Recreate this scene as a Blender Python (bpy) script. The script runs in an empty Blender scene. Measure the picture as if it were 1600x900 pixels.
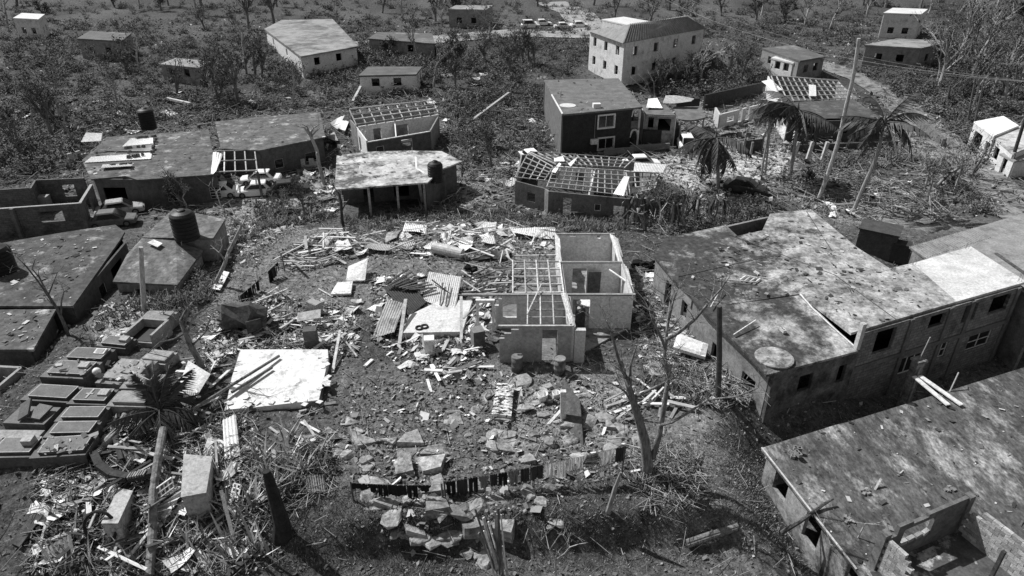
import bpy, math, random
import numpy as np
from mathutils import Vector, Matrix
random.seed(7); RNG = np.random.default_rng(11)
PI = math.pi
scene = bpy.context.scene
col = scene.collection
# ---------------------------------------------------------------- camera
TH = math.radians(29); F = 1067.0; CAMZ = 24.0
cam = bpy.data.objects.new('camera', bpy.data.cameras.new('camera')); col.objects.link(cam)
cam.location = (0, 0, CAMZ); cam.rotation_euler = (PI / 2 - TH, 0, 0)
cam.data.sensor_width = 36; cam.data.lens = F / 1600 * 36
cam.data.clip_start = .2; cam.data.clip_end = 9000
scene.camera = cam
# ---------------------------------------------------------------- light
SUN_EL = math.radians(49); SH = Vector((.84, -.54, 0)).normalized()      # SH: way the shadows fall
world = bpy.data.worlds.new('World'); scene.world = world; world.use_nodes = True
wn = world.node_tree; wn.nodes.clear()
sky = wn.nodes.new('ShaderNodeTexSky'); sky.sky_type = 'NISHITA'; sky.sun_disc = False
sky.sun_elevation = SUN_EL; sky.sun_rotation = math.atan2(-SH.x, -SH.y)
bw = wn.nodes.new('ShaderNodeRGBToBW'); bg = wn.nodes.new('ShaderNodeBackground'); wo = wn.nodes.new('ShaderNodeOutputWorld')
bg.inputs[1].default_value = .1
wn.links.new(sky.outputs[0], bw.inputs[0]); wn.links.new(bw.outputs[0], bg.inputs[0]); wn.links.new(bg.outputs[0], wo.inputs[0])
sl = bpy.data.lights.new('sun', 'SUN'); sl.energy = 5; sl.angle = math.radians(.53)
sun = bpy.data.objects.new('sun', sl); col.objects.link(sun); sun.location = (-60, 60, 80)
sd = Vector((SH.x * math.cos(SUN_EL), SH.y * math.cos(SUN_EL), -math.sin(SUN_EL)))
sun.rotation_euler = sd.to_track_quat('-Z', 'Y').to_euler()
vs = scene.view_settings; vs.view_transform = 'Standard'; vs.look = 'None'; vs.exposure = .12; vs.gamma = 1; vs.use_curve_mapping = False
# ---------------------------------------------------------------- pixels to places
def ray(px, py):
    u = (px - 800) / F; v = (450 - py) / F
    return Vector((u, math.cos(TH) + v * math.sin(TH), -math.sin(TH) + v * math.cos(TH)))
def P(px, py, z=0.):
    d = ray(px, py); t = (z - CAMZ) / d.z
    return Vector((d.x * t, d.y * t, z))
def PY(px, py, y):                      # the point of that direction in the upright plane at distance y
    d = ray(px, py); t = y / d.y
    return Vector((d.x * t, y, CAMZ + d.z * t))
def sst(a, b, x):
    t = np.clip((np.asarray(x, float) - a) / (b - a), 0, 1); return t * t * (3 - 2 * t)
def vnoise(x, y, s=0):
    x = np.asarray(x, float); y = np.asarray(y, float)
    xi = np.floor(x).astype(np.int64); yi = np.floor(y).astype(np.int64); fx = x - xi; fy = y - yi
    fx = fx * fx * (3 - 2 * fx); fy = fy * fy * (3 - 2 * fy)
    def hsh(i, j):
        n = (i * 374761393 + j * 668265263 + s * 974634777) & 0xffffffff
        n = ((n ^ (n >> 13)) * 1274126177) & 0xffffffff
        return ((n ^ (n >> 16)) & 0xffff) / 65535.
    a = hsh(xi, yi); b = hsh(xi + 1, yi); c = hsh(xi, yi + 1); d = hsh(xi + 1, yi + 1)
    return (a * (1 - fx) + b * fx) * (1 - fy) + (c * (1 - fx) + d * fx) * fy
def fbm(x, y, s=0, o=4):
    r = 0; a = .5
    for k in range(o):
        r = r + a * vnoise(np.asarray(x) * 2 ** k, np.asarray(y) * 2 ** k, s + k); a *= .5
    return r
def hgt(x, y):
    x = np.asarray(x, float); y = np.asarray(y, float)
    h = 1.0 * np.exp(-((x + 23) ** 2 / 50 + (y - 31) ** 2 / 90))
    yl = y + .15 * np.sin(x * .6) + .5 * (fbm(x * .8, y * .3, 71, 3) - .45) - .03 * x
    lf = sst(-10, -6, x)
    h = h - 1.5 * (lf * (1 - sst(20.9, 22.3, yl)) + (1 - lf) * (1 - sst(18.5, 25, y))) * (1 - sst(9, 13, x))
    h = h - 2.8 * sst(10.2, 14.2, x) * (1 - sst(27.5, 31.5, y) * (1 - sst(14.5, 24, x))) * (1 - sst(46, 56, y))
    h = h - 1.8 * sst(50, 62, y) * (1 - sst(95, 135, y))
    h = h - 1.4 * sst(27, 33, -x) * (1 - sst(52, 62, y)) * sst(20, 28, y)
    h = h + 7 * sst(150, 420, y)
    near = 1 - sst(60, 160, y)
    h = h + near * (.22 * (fbm(x * .35, y * .35, 3, 3) - .45) + .16 * (fbm(x * 1.7, y * 1.7, 9, 3) - .45))
    return h
def hz(x, y): return float(hgt(x, y))
def G(px, py, dz=0.):                   # the ground in that direction
    d = ray(px, py); t = np.linspace(10, 600, 6000)
    below = (CAMZ + d.z * t) < hgt(d.x * t, d.y * t)
    i = int(np.argmax(below)); tt = t[i] if below[i] else (-CAMZ / d.z)
    x, y = d.x * tt, d.y * tt
    return Vector((x, y, hz(x, y) + dz))
# ---------------------------------------------------------------- materials (grey, as the photograph is)
MATS = {}
def mat(name, c0, c1=None, scale=1.5, c2=None, s2=.35, t2=.55, w2=.08, rough=.9, bump=.25, bscale=18, rand=0., metal=0., stretch=(1, 1, 1), brick=None, spec=.3, attr=None, speck=.35, sscale=7., grad=None, trans=0., hard=.16):
    if name in MATS: return MATS[name]
    c1 = c0 if c1 is None else c1
    m = bpy.data.materials.new(name); m.use_nodes = True; nt = m.node_tree; N = nt.nodes; L = nt.links
    b = N['Principled BSDF']; b.inputs['Roughness'].default_value = rough; b.inputs['Metallic'].default_value = metal
    b.inputs['Specular IOR Level'].default_value = spec
    tc = N.new('ShaderNodeTexCoord'); mp = N.new('ShaderNodeMapping'); mp.inputs['Scale'].default_value = stretch
    L.new(tc.outputs['Object'], mp.inputs[0]); vec = mp.outputs[0]
    if rand:
        oi = N.new('ShaderNodeObjectInfo'); ad = N.new('ShaderNodeVectorMath'); ad.operation = 'ADD'
        mm = N.new('ShaderNodeMath'); mm.operation = 'MULTIPLY'; mm.inputs[1].default_value = 97.
        L.new(oi.outputs['Random'], mm.inputs[0]); L.new(vec, ad.inputs[0]); L.new(mm.outputs[0], ad.inputs[1]); vec = ad.outputs[0]
    n1 = N.new('ShaderNodeTexNoise'); n1.inputs['Scale'].default_value = scale; n1.inputs['Detail'].default_value = 8; n1.inputs['Roughness'].default_value = .68
    L.new(vec, n1.inputs['Vector'])
    r1 = N.new('ShaderNodeValToRGB'); e = r1.color_ramp.elements
    e[0].position = .5 - hard; e[1].position = .5 + hard; e[0].color = (c0, c0, c0, 1); e[1].color = (c1, c1, c1, 1)
    L.new(n1.outputs[0], r1.inputs[0]); out = r1.outputs[0]
    if c2 is not None:
        n2 = N.new('ShaderNodeTexNoise'); n2.inputs['Scale'].default_value = s2; n2.inputs['Detail'].default_value = 12; n2.inputs['Roughness'].default_value = .74; n2.inputs['Distortion'].default_value = .12
        L.new(vec, n2.inputs['Vector'])
        r2 = N.new('ShaderNodeValToRGB'); r2.color_ramp.elements[0].position = t2 - w2; r2.color_ramp.elements[1].position = t2 + w2
        src = n2.outputs[0]
        if grad:
            dt = N.new('ShaderNodeVectorMath'); dt.operation = 'DOT_PRODUCT'; dt.inputs[1].default_value = grad[:3]; L.new(tc.outputs['Object'], dt.inputs[0])
            g1 = N.new('ShaderNodeMath'); g1.operation = 'ADD'; g1.inputs[1].default_value = grad[3]; g1.use_clamp = False; L.new(dt.outputs['Value'], g1.inputs[0])
            g2 = N.new('ShaderNodeClamp'); g2.inputs[1].default_value = -.16; g2.inputs[2].default_value = .16; L.new(g1.outputs[0], g2.inputs[0])
            g3 = N.new('ShaderNodeMath'); g3.operation = 'ADD'; L.new(src, g3.inputs[0]); L.new(g2.outputs[0], g3.inputs[1]); src = g3.outputs[0]
        L.new(src, r2.inputs[0])
        mx = N.new('ShaderNodeMix'); mx.data_type = 'RGBA'; L.new(r2.outputs[0], mx.inputs['Factor']); L.new(out, mx.inputs['A'])
        n3 = N.new('ShaderNodeTexNoise'); n3.inputs['Scale'].default_value = scale * 3; n3.inputs['Detail'].default_value = 6; L.new(vec, n3.inputs['Vector'])
        r3 = N.new('ShaderNodeValToRGB'); r3.color_ramp.elements[0].color = (c2 * .55,) * 3 + (1,); r3.color_ramp.elements[1].color = (c2 * 1.25,) * 3 + (1,)
        r3.color_ramp.elements[0].position = .3; r3.color_ramp.elements[1].position = .7
        L.new(n3.outputs[0], r3.inputs[0]); L.new(r3.outputs[0], mx.inputs['B']); out = mx.outputs['Result']
    hsrc = None
    if speck:
        n4 = N.new('ShaderNodeTexNoise'); n4.inputs['Scale'].default_value = sscale; n4.inputs['Detail'].default_value = 5; n4.inputs['Roughness'].default_value = .75; L.new(vec, n4.inputs['Vector'])
        m4 = N.new('ShaderNodeMapRange'); m4.inputs[1].default_value = .3; m4.inputs[2].default_value = .7; m4.inputs[3].default_value = 1 - speck; m4.inputs[4].default_value = 1 + speck; L.new(n4.outputs[0], m4.inputs[0])
        v4 = N.new('ShaderNodeVectorMath'); v4.operation = 'SCALE'; L.new(out, v4.inputs[0]); L.new(m4.outputs[0], v4.inputs['Scale']); out = v4.outputs[0]
    if brick:
        sp = N.new('ShaderNodeSeparateXYZ'); cb = N.new('ShaderNodeCombineXYZ'); L.new(tc.outputs['Object'], sp.inputs[0])
        L.new(sp.outputs[0], cb.inputs[0]); L.new(sp.outputs[2], cb.inputs[1])
        bt = N.new('ShaderNodeTexBrick'); bt.inputs['Scale'].default_value = 1; bt.inputs['Brick Width'].default_value = .42; bt.inputs['Row Height'].default_value = .21
        bt.inputs['Mortar Size'].default_value = .012; bt.inputs['Color1'].default_value = (1, 1, 1, 1); bt.inputs['Color2'].default_value = (.72, .72, .72, 1); bt.inputs['Mortar'].default_value = (brick,) * 3 + (1,)
        L.new(cb.outputs[0], bt.inputs[0])
        mx = N.new('ShaderNodeMix'); mx.data_type = 'RGBA'; mx.blend_type = 'MULTIPLY'; mx.inputs['Factor'].default_value = 1
        L.new(out, mx.inputs['A']); L.new(bt.outputs[0], mx.inputs['B']); out = mx.outputs['Result']; hsrc = bt.outputs[1]
    if attr:
        at = N.new('ShaderNodeAttribute'); at.attribute_name = attr
        mx = N.new('ShaderNodeMix'); mx.data_type = 'RGBA'; mx.blend_type = 'MULTIPLY'; mx.inputs['Factor'].default_value = 1
        L.new(out, mx.inputs['A']); L.new(at.outputs['Color'], mx.inputs['B']); out = mx.outputs['Result']
    if rand:
        mr = N.new('ShaderNodeMapRange'); mr.inputs['To Min'].default_value = 1 - rand; mr.inputs['To Max'].default_value = 1 + rand
        L.new(oi.outputs['Random'], mr.inputs[0])
        vm = N.new('ShaderNodeVectorMath'); vm.operation = 'SCALE'; L.new(out, vm.inputs[0]); L.new(mr.outputs[0], vm.inputs['Scale']); out = vm.outputs[0]
    L.new(out, b.inputs['Base Color'])
    if bump:
        nb = N.new('ShaderNodeTexNoise'); nb.inputs['Scale'].default_value = bscale; nb.inputs['Detail'].default_value = 6; L.new(vec, nb.inputs['Vector'])
        bp = N.new('ShaderNodeBump'); bp.inputs['Strength'].default_value = bump; bp.inputs['Distance'].default_value = .05; L.new(nb.outputs[0], bp.inputs['Height']); nrm = bp.outputs[0]
        if hsrc:
            b2 = N.new('ShaderNodeBump'); b2.invert = True; b2.inputs['Strength'].default_value = .8; b2.inputs['Distance'].default_value = .02
            L.new(hsrc, b2.inputs['Height']); L.new(nrm, b2.inputs['Normal']); nrm = b2.outputs[0]
        L.new(nrm, b.inputs['Normal'])
    if trans:
        tl = N.new('ShaderNodeBsdfTranslucent'); L.new(out, tl.inputs[0]); ms = N.new('ShaderNodeMixShader'); ms.inputs[0].default_value = trans
        L.new(b.outputs[0], ms.inputs[1]); L.new(tl.outputs[0], ms.inputs[2]); L.new(ms.outputs[0], N['Material Output'].inputs[0])
    MATS[name] = m; return m
M = dict(
 concrete=lambda: mat('concrete', .16, .3, 1.2, c2=.07, s2=.5, t2=.56, w2=.06),
 wood=lambda: mat('weathered_wood', .16, .34, 3, rand=.55, stretch=(1, 1, 1), bump=.3),
 palewood=lambda: mat('pale_wood', .34, .62, 3, rand=.35, bump=.3),
 darkwood=lambda: mat('dark_wood', .035, .09, 3, rand=.4, bump=.4),
 zinc=lambda: mat('zinc_sheet', .42, .66, 1.2, c2=.2, s2=1.2, t2=.6, rough=.5, metal=.0, rand=.25, bump=.1, spec=.5),
 rustzinc=lambda: mat('rusty_zinc', .1, .26, 2, c2=.05, s2=1.2, t2=.55, rough=.7, rand=.3, bump=.2),
 white=lambda: mat('white_paint', .55, .72, 1.5, c2=.35, s2=1.6, t2=.66, rough=.7, rand=.12, bump=.1),
 black=lambda: mat('black_plastic', .008, .014, 2, rough=.5, bump=.05),
 glass=lambda: mat('dark_glass', .012, .02, 1, rough=.12, bump=0, spec=.5),
 bark=lambda: mat('bark', .07, .2, 4, rand=.3, stretch=(2, 2, .5), bump=.6, bscale=9),
 palebark=lambda: mat('pale_bark', .2, .42, 4, rand=.25, stretch=(2, 2, .6), bump=.5, bscale=9),
 leaf=lambda: mat('palm_leaf', .03, .08, 4, rand=.3, rough=.6, bump=.1),
 stone=lambda: mat('field_stone', .15, .4, 2.6, c2=.06, s2=1.8, t2=.58, rand=.3, bump=.9, bscale=7),
 cloth=lambda: mat('cloth', .4, .55, 6, rand=.5, bump=.2),
 rubber=lambda: mat('rubber', .015, .025, 2, rough=.8, bump=.1),
 metal=lambda: mat('grey_metal', .12, .22, 3, rough=.55, rand=.4, bump=.1),
)
def mt(k): return M[k]() if isinstance(k, str) else k
# ---------------------------------------------------------------- meshes
class MB:
    def __init__(s): s.v = []; s.f = []
    def add(s, vs_, fs):
        o = len(s.v); s.v += [tuple(v) for v in vs_]; s.f += [tuple(i + o for i in f) for f in fs]; return s
    def box(s, c, d, rz=0., rx=0., ry=0., taper=1.):
        R = Matrix.Rotation(rz, 3, 'Z') @ Matrix.Rotation(ry, 3, 'Y') @ Matrix.Rotation(rx, 3, 'X'); c = Vector(c)
        vs_ = []
        for z in (-.5, .5):
            k = taper if z > 0 else 1
            for x, y in ((-.5, -.5), (.5, -.5), (.5, .5), (-.5, .5)): vs_.append(c + R @ Vector((x * d[0] * k, y * d[1] * k, z * d[2])))
        return s.add(vs_, [(3, 2, 1, 0), (4, 5, 6, 7), (0, 1, 5, 4), (1, 2, 6, 5), (2, 3, 7, 6), (3, 0, 4, 7)])
    def bar(s, p, q, w, h=None, up=(0, 0, 1)):
        p = Vector(p); q = Vector(q); h = w if h is None else h; d = (q - p)
        if d.length < 1e-6: return s
        d.normalize(); up = Vector(up)
        if abs(d.dot(up)) > .98: up = Vector((0, 1, 0))
        a = d.cross(up).normalized() * w / 2; b = a.cross(d).normalized() * h / 2
        vs_ = [p - a - b, p + a - b, p + a + b, p - a + b, q - a - b, q + a - b, q + a + b, q - a + b]
        return s.add(vs_, [(0, 1, 2, 3), (7, 6, 5, 4), (4, 5, 1, 0), (5, 6, 2, 1), (6, 7, 3, 2), (7, 4, 0, 3)])
    def tube(s, pts, rads, n=6, cap=True):
        pts = [Vector(p) for p in pts]; rads = [rads] * len(pts) if not hasattr(rads, '__len__') else rads
        o = len(s.v); ref = Vector((.13, .97, .2))
        for i, p in enumerate(pts):
            d = (pts[min(i + 1, len(pts) - 1)] - pts[max(i - 1, 0)])
            d = d.normalized() if d.length > 1e-9 else Vector((0, 0, 1))
            a = d.cross(ref)
            if a.length < .1: a = d.cross(Vector((1, 0, .1)))
            a.normalize(); b = d.cross(a)
            for k in range(n):
                t = 2 * PI * k / n; s.v.append(tuple(p + (a * math.cos(t) + b * math.sin(t)) * rads[i]))
        for i in range(len(pts) - 1):
            for k in range(n):
                k2 = (k + 1) % n; s.f.append((o + i * n + k, o + i * n + k2, o + (i + 1) * n + k2, o + (i + 1) * n + k))
        if cap:
            s.f.append(tuple(o + k for k in range(n))[::-1]); s.f.append(tuple(o + (len(pts) - 1) * n + k for k in range(n)))
        return s
    def prism(s, poly, th):             # top polygon, pushed down by th
        n = len(poly); top = [Vector(p) for p in poly]; bot = [p - Vector((0, 0, th)) for p in top]
        a = sum(top[i].x * top[(i + 1) % n].y - top[(i + 1) % n].x * top[i].y for i in range(n))
        if a < 0: top.reverse(); bot.reverse()
        fs = [tuple(range(n)), tuple(range(2 * n - 1, n - 1, -1))]
        for i in range(n): j = (i + 1) % n; fs.append((i, i + n, j + n, j))
        return s.add(top + bot, fs)
    def slab(s, a, b, c, d, th):        # four corners, any slope, thickness th along the normal
        a, b, c, d = map(Vector, (a, b, c, d)); n = (b - a).cross(d - a).normalized() * th
        return s.add([a, b, c, d, a - n, b - n, c - n, d - n], [(0, 1, 2, 3), (7, 6, 5, 4), (0, 4, 5, 1), (1, 5, 6, 2), (2, 6, 7, 3), (3, 7, 4, 0)])
    def lathe(s, c, prof, n=20):
        c = Vector(c); o = len(s.v)
        for r, z in prof:
            for k in range(n): t = 2 * PI * k / n; s.v.append((c.x + r * math.cos(t), c.y + r * math.sin(t), c.z + z))
        for i in range(len(prof) - 1):
            for k in range(n): k2 = (k + 1) % n; s.f.append((o + i * n + k, o + i * n + k2, o + (i + 1) * n + k2, o + (i + 1) * n + k))
        s.f.append(tuple(o + k for k in range(n))[::-1]); s.f.append(tuple(o + (len(prof) - 1) * n + k for k in range(n)))
        return s
    def mesh(s, name, base=(0, 0, 0), smooth=False):
        b = Vector(base); me = bpy.data.meshes.new(name)
        me.from_pydata([tuple(Vector(v) - b) for v in s.v], [], s.f)
        if smooth: me.polygons.foreach_set('use_smooth', [True] * len(me.polygons))
        me.update(); return me
def tag(o, label=None, cat=None, group=None, kind=None):
    for k, v in (('label', label), ('category', cat), ('group', group), ('kind', kind)):
        if v: o[k] = v
    return o
def thing(name, label, cat, loc=(0, 0, 0), group=None, rz=0.):
    o = bpy.data.objects.new(name, None); col.objects.link(o); o.location = loc; o.rotation_euler.z = rz; o.empty_display_size = .3
    return tag(o, label, cat, group)
def wpos(o):
    p = Vector((0, 0, 0))
    while o is not None: p = p + Vector(o.location); o = o.parent
    return p
def part(name, mb, m, parent, smooth=False, label=None):     # mb in world coordinates; parents are not turned
    o = bpy.data.objects.new(name, mb.mesh(name, wpos(parent), smooth)); col.objects.link(o); o.parent = parent
    o.data.materials.append(mt(m))
    if label: o['label'] = label
    return o
def lpart(name, me_or_mb, m, parent, loc=(0, 0, 0), rot=(0, 0, 0), smooth=False):   # mesh in local coordinates
    me = me_or_mb.mesh(name, (0, 0, 0), smooth) if isinstance(me_or_mb, MB) else me_or_mb
    o = bpy.data.objects.new(name, me); col.objects.link(o); o.parent = parent; o.location = loc; o.rotation_euler = rot
    if not me.materials: me.materials.append(mt(m))
    return o
def solo(name, mb, m, label, cat, base, group=None, smooth=False):
    o = bpy.data.objects.new(name, mb.mesh(name, base, smooth)); col.objects.link(o); o.location = base; o.data.materials.append(mt(m))
    return tag(o, label, cat, group)
def struct(name, mb, m, base=(0, 0, 0)):
    o = bpy.data.objects.new(name, mb.mesh(name, base)); col.objects.link(o); o.location = base; o.data.materials.append(mt(m)); o['kind'] = 'structure'; return o
def bulk(name, V, Fq, m, parent=None, vcol=None):            # numpy mesh, all faces of one size
    me = bpy.data.meshes.new(name); V = np.asarray(V, np.float32).reshape(-1, 3); Fq = np.asarray(Fq, np.int32); k = Fq.shape[1]
    me.vertices.add(len(V)); me.vertices.foreach_set('co', V.ravel()); me.loops.add(Fq.size); me.loops.foreach_set('vertex_index', Fq.ravel())
    me.polygons.add(len(Fq)); me.polygons.foreach_set('loop_start', np.arange(0, Fq.size, k, dtype=np.int32)); me.polygons.foreach_set('loop_total', np.full(len(Fq), k, np.int32))
    if vcol is not None:
        a = me.color_attributes.new('alb', 'FLOAT_COLOR', 'POINT'); c = np.ones((len(V), 4), np.float32); c[:, :3] = np.asarray(vcol)[:, None]; a.data.foreach_set('color', c.ravel())
    me.update(calc_edges=True); me.validate()
    o = bpy.data.objects.new(name, me); col.objects.link(o); o.parent = parent; me.materials.append(mt(m)); return o
FOOT = []                                # building footprints: nothing is scattered inside
def inpoly(x, y, poly):
    x = np.asarray(x); y = np.asarray(y); r = np.zeros(x.shape, bool); n = len(poly)
    for i in range(n):
        x0, y0 = poly[i][0], poly[i][1]; x1, y1 = poly[(i + 1) % n][0], poly[(i + 1) % n][1]
        c = ((y0 > y) != (y1 > y)) & (x < (x1 - x0) * (y - y0) / (y1 - y0 + 1e-12) + x0); r ^= c
    return r
def sample(poly, n, foot=True):          # n random places inside a polygon on the ground
    xs = [p[0] for p in poly]; ys = [p[1] for p in poly]; X = []; Y = []; tot = 0
    for _ in range(60):
        x = RNG.uniform(min(xs), max(xs), n * 2); y = RNG.uniform(min(ys), max(ys), n * 2); k = inpoly(x, y, poly)
        if foot:
            for f in FOOT: k &= ~inpoly(x, y, f)
        X.append(x[k]); Y.append(y[k]); tot += k.sum()
        if tot >= n: break
    return np.concatenate(X)[:n], np.concatenate(Y)[:n]
def gpoly(pix): return [G(*p) for p in pix]
def wallmb(L, hgt_, th, ops=(), z0=0.):   # wall along +x from 0 to L, thickness in +-y, openings (u0,u1,v0,v1)
    us = sorted({0., L} | {u for o in ops for u in o[:2]}); mb = MB()
    for a, b in zip(us[:-1], us[1:]):
        if b - a < 1e-4: continue
        cuts = sorted([(o[2], o[3]) for o in ops if o[0] <= a + 1e-5 and o[1] >= b - 1e-5]); z = z0
        for v0, v1 in cuts + [(hgt_, hgt_)]:
            if v0 - z > 1e-4: mb.box(((a + b) / 2, 0, (z + v0) / 2), (b - a, th, v0 - z))
            z = v1
    return mb
def wall(parent, A, B, top, bottom, th=.15, ops=(), m='concrete', name='wall'):
    """upright wall from A to B (world xy); openings measured along A->B and up from bottom"""
    A = Vector((A[0], A[1])); B = Vector((B[0], B[1])); d = B - A; r = wpos(parent)
    return lpart(name, wallmb(d.length, top - bottom, th, ops), m, parent, (A.x - r.x, A.y - r.y, bottom - r.z), (0, 0, math.atan2(d.y, d.x)))
def window(parent, A, B, u0, u1, v0, v1, bottom, th=.15, fm='white', bars=1, hbars=1, fw=.07, trim=0., side=-1):
    """frame with mullions and a pane in an opening of wall A->B; side -1 = right-hand side of A->B"""
    A = Vector((A[0], A[1])); B = Vector((B[0], B[1])); d = (B - A).normalized(); r = wpos(parent); mb = MB(); w = u1 - u0; h = v1 - v0
    o = A + d * u0
    for x in [0, w] : mb.box((x, 0, h / 2), (fw, .08, h + fw))
    for z in [0, h]: mb.box((w / 2, 0, z), (w, .076, fw))
    for i in range(bars): mb.box((w * (i + 1) / (bars + 1), 0, h / 2), (fw * .7, .05, h))
    for i in range(hbars): mb.box((w / 2, 0, h * (i + 1) / (hbars + 1)), (w, .046, fw * .7))
    if trim:
        for x in (-trim / 2, w + trim / 2): mb.box((x, side * th / 2, h / 2), (trim, .1, h + trim * 2.01))
        for z in (-trim / 2, h + trim / 2): mb.box((w / 2, side * th / 2, z), (w, .098, trim))
    loc = (o.x - r.x, o.y - r.y, bottom + v0 - r.z); rot = (0, 0, math.atan2(d.y, d.x))
    f = lpart('window', mb, fm, parent, loc, rot)
    lpart('pane', MB().box((w / 2, .02, h / 2), (w, .012, h)), 'glass', f)
    return f
def copy_tree(o, parent=None):
    c = o.copy(); col.objects.link(c); c.parent = parent
    for ch in o.children: copy_tree(ch, c)
    return c
# ================================================================ ground
def axis(fine, lo, hi, fl, fh, g=1.22):
    a = list(np.arange(fl, fh + 1e-6, fine)); s = fine
    while a[-1] < hi: s *= g; a.append(a[-1] + s)
    s = fine
    while a[0] > lo: s *= g; a.insert(0, a[0] - s)
    return np.array(a)
gx = axis(.3, -4000, 4000, -34, 34, 1.12); gy = axis(.3, -1500, 7000, 14, 62, 1.10)
GX, GY = np.meshgrid(gx, gy); GZ = hgt(GX, GY)
# tone of the soil itself: 1 = average dark soil and weeds; pale worn yards, paths and rocky soil are higher
alb = .75 + 1.1 * (fbm(GX * .12, GY * .12, 21, 4) - .47)
alb += .9 * np.clip(fbm(GX * .5, GY * .5, 41, 4) - .52, 0, 1)
def zone(pix, v, soft=.8, mode='add', nz=1.2):
    global alb
    poly = [(p.x, p.y) for p in gpoly(pix)]; x0 = min(p[0] for p in poly) - 6; x1 = max(p[0] for p in poly) + 6; y0 = min(p[1] for p in poly) - 6; y1 = max(p[1] for p in poly) + 6
    ix = np.where((gx > x0) & (gx < x1))[0]; iy = np.where((gy > y0) & (gy < y1))[0]
    if not len(ix) or not len(iy): return
    sx = GX[np.ix_(iy, ix)]; sy = GY[np.ix_(iy, ix)]
    jx = sx + nz * 2 * (fbm(sx * .6, sy * .6, 5, 3) - .45); jy = sy + nz * 2 * (fbm(sx * .6, sy * .6, 55, 3) - .45); k = 0
    for ox, oy in ((0, 0), (soft, 0), (-soft, 0), (0, soft), (0, -soft), (soft / 2, soft / 2), (-soft / 2, soft / 2), (soft / 2, -soft / 2), (-soft / 2, -soft / 2)):
        k = k + inpoly(jx + ox, jy + oy, poly) / 9.
    a = alb[np.ix_(iy, ix)]; alb[np.ix_(iy, ix)] = a * (1 - k) + v * k * (.8 + .4 * fbm(sx * .8, sy * .8, 77, 3) / .47)
zone([(440, 360), (760, 330), (870, 360), (860, 470), (700, 470), (500, 520), (420, 440)], 1.35)
zone([(300, 480), (330, 440), (440, 380), (500, 400), (440, 500), (360, 520)], 1.3)
zone([(520, 560), (860, 560), (960, 620), (970, 700), (640, 740), (520, 690)], 1.0)
zone([(780, 560), (990, 590), (1000, 690), (800, 720), (760, 640)], 1.5)
zone([(1030, 640), (1150, 650), (1210, 760), (1120, 790), (1010, 720)], 1.4)
zone([(1010, 255), (1090, 235), (1210, 225), (1250, 245), (1210, 290), (1130, 275), (1090, 300), (1020, 280)], 3.6)
zone([(1050, 170), (1190, 150), (1200, 240), (1100, 235), (1060, 200)], 1.9)
zone([(1385, 175), (1480, 240), (1470, 250), (1350, 205)], 2.4)
zone([(1190, 290), (1280, 260), (1480, 300), (1490, 360), (1320, 350)], 1.7)
zone([(300, 290), (500, 270), (530, 330), (440, 350), (330, 330)], 2.2)
zone([(330, 340), (420, 330), (470, 350), (400, 400), (340, 400)], 2.3)
zone([(700, 250), (800, 240), (800, 300), (720, 330)], 1.8)
zone([(140, 500), (240, 475), (240, 540), (150, 540)], 2.6)
zone([(420, 800), (760, 790), (760, 900), (380, 900)], .5)
zone([(800, 770), (1000, 760), (1100, 900), (800, 900)], .55)
zone([(1040, 770), (1200, 740), (1330, 900), (1040, 900)], .9)
zone([(0, 730), (150, 720), (180, 900), (0, 900)], .7)
nx, ny = len(gx), len(gy)
idx = np.arange(nx * ny).reshape(ny, nx)
Fq = np.stack([idx[:-1, :-1], idx[:-1, 1:], idx[1:, 1:], idx[1:, :-1]], -1).reshape(-1, 4)
msoil = mat('soil', .04, .15, 2.6, c2=.25, s2=3, t2=.6, w2=.06, speck=.6, sscale=11, bump=1., bscale=7, attr='alb', rough=1, spec=.1)
ground = bulk('ground', np.stack([GX, GY, GZ], -1).reshape(-1, 3), Fq, msoil, vcol=np.clip(alb, .35, 5).ravel())
ground['kind'] = 'structure'
ground.data.polygons.foreach_set('use_smooth', [True] * len(ground.data.polygons))
# road on the right, concrete
def ribbon(pix, w, lift=.05, step=1.2):
    pts = [G(*p) for p in pix]; out = []
    for a, b in zip(pts[:-1], pts[1:]):
        n = max(1, int((b - a).length / step))
        for i in range(n): out.append(a.lerp(b, i / n))
    out.append(pts[-1]); mb = MB(); L = []
    for i, p in enumerate(out):
        d = out[min(i + 1, len(out) - 1)] - out[max(i - 1, 0)]; d.z = 0; d.normalize(); nrm = Vector((-d.y, d.x, 0)); row = []
        for k in (-1, -.5, 0, .5, 1):
            q = p + nrm * k * w / 2; row.append((q.x, q.y, hz(q.x, q.y) + lift + .06))
        L.append(row)
    vs_ = [v for r in L for v in r]; fs = []
    for i in range(len(L) - 1):
        for k in range(4): fs.append((i * 5 + k, i * 5 + k + 1, (i + 1) * 5 + k + 1, (i + 1) * 5 + k))
    return mb.add(vs_, [f[::-1] for f in fs])
road = struct('road', ribbon([(1230, 92), (1290, 104), (1345, 122), (1395, 152), (1440, 195), (1500, 240), (1545, 285), (1590, 330), (1680, 420)], 5.0), mat('road_concrete', .16, .3, 1.0, c2=.06, s2=.6, t2=.55, w2=.07))
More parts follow.
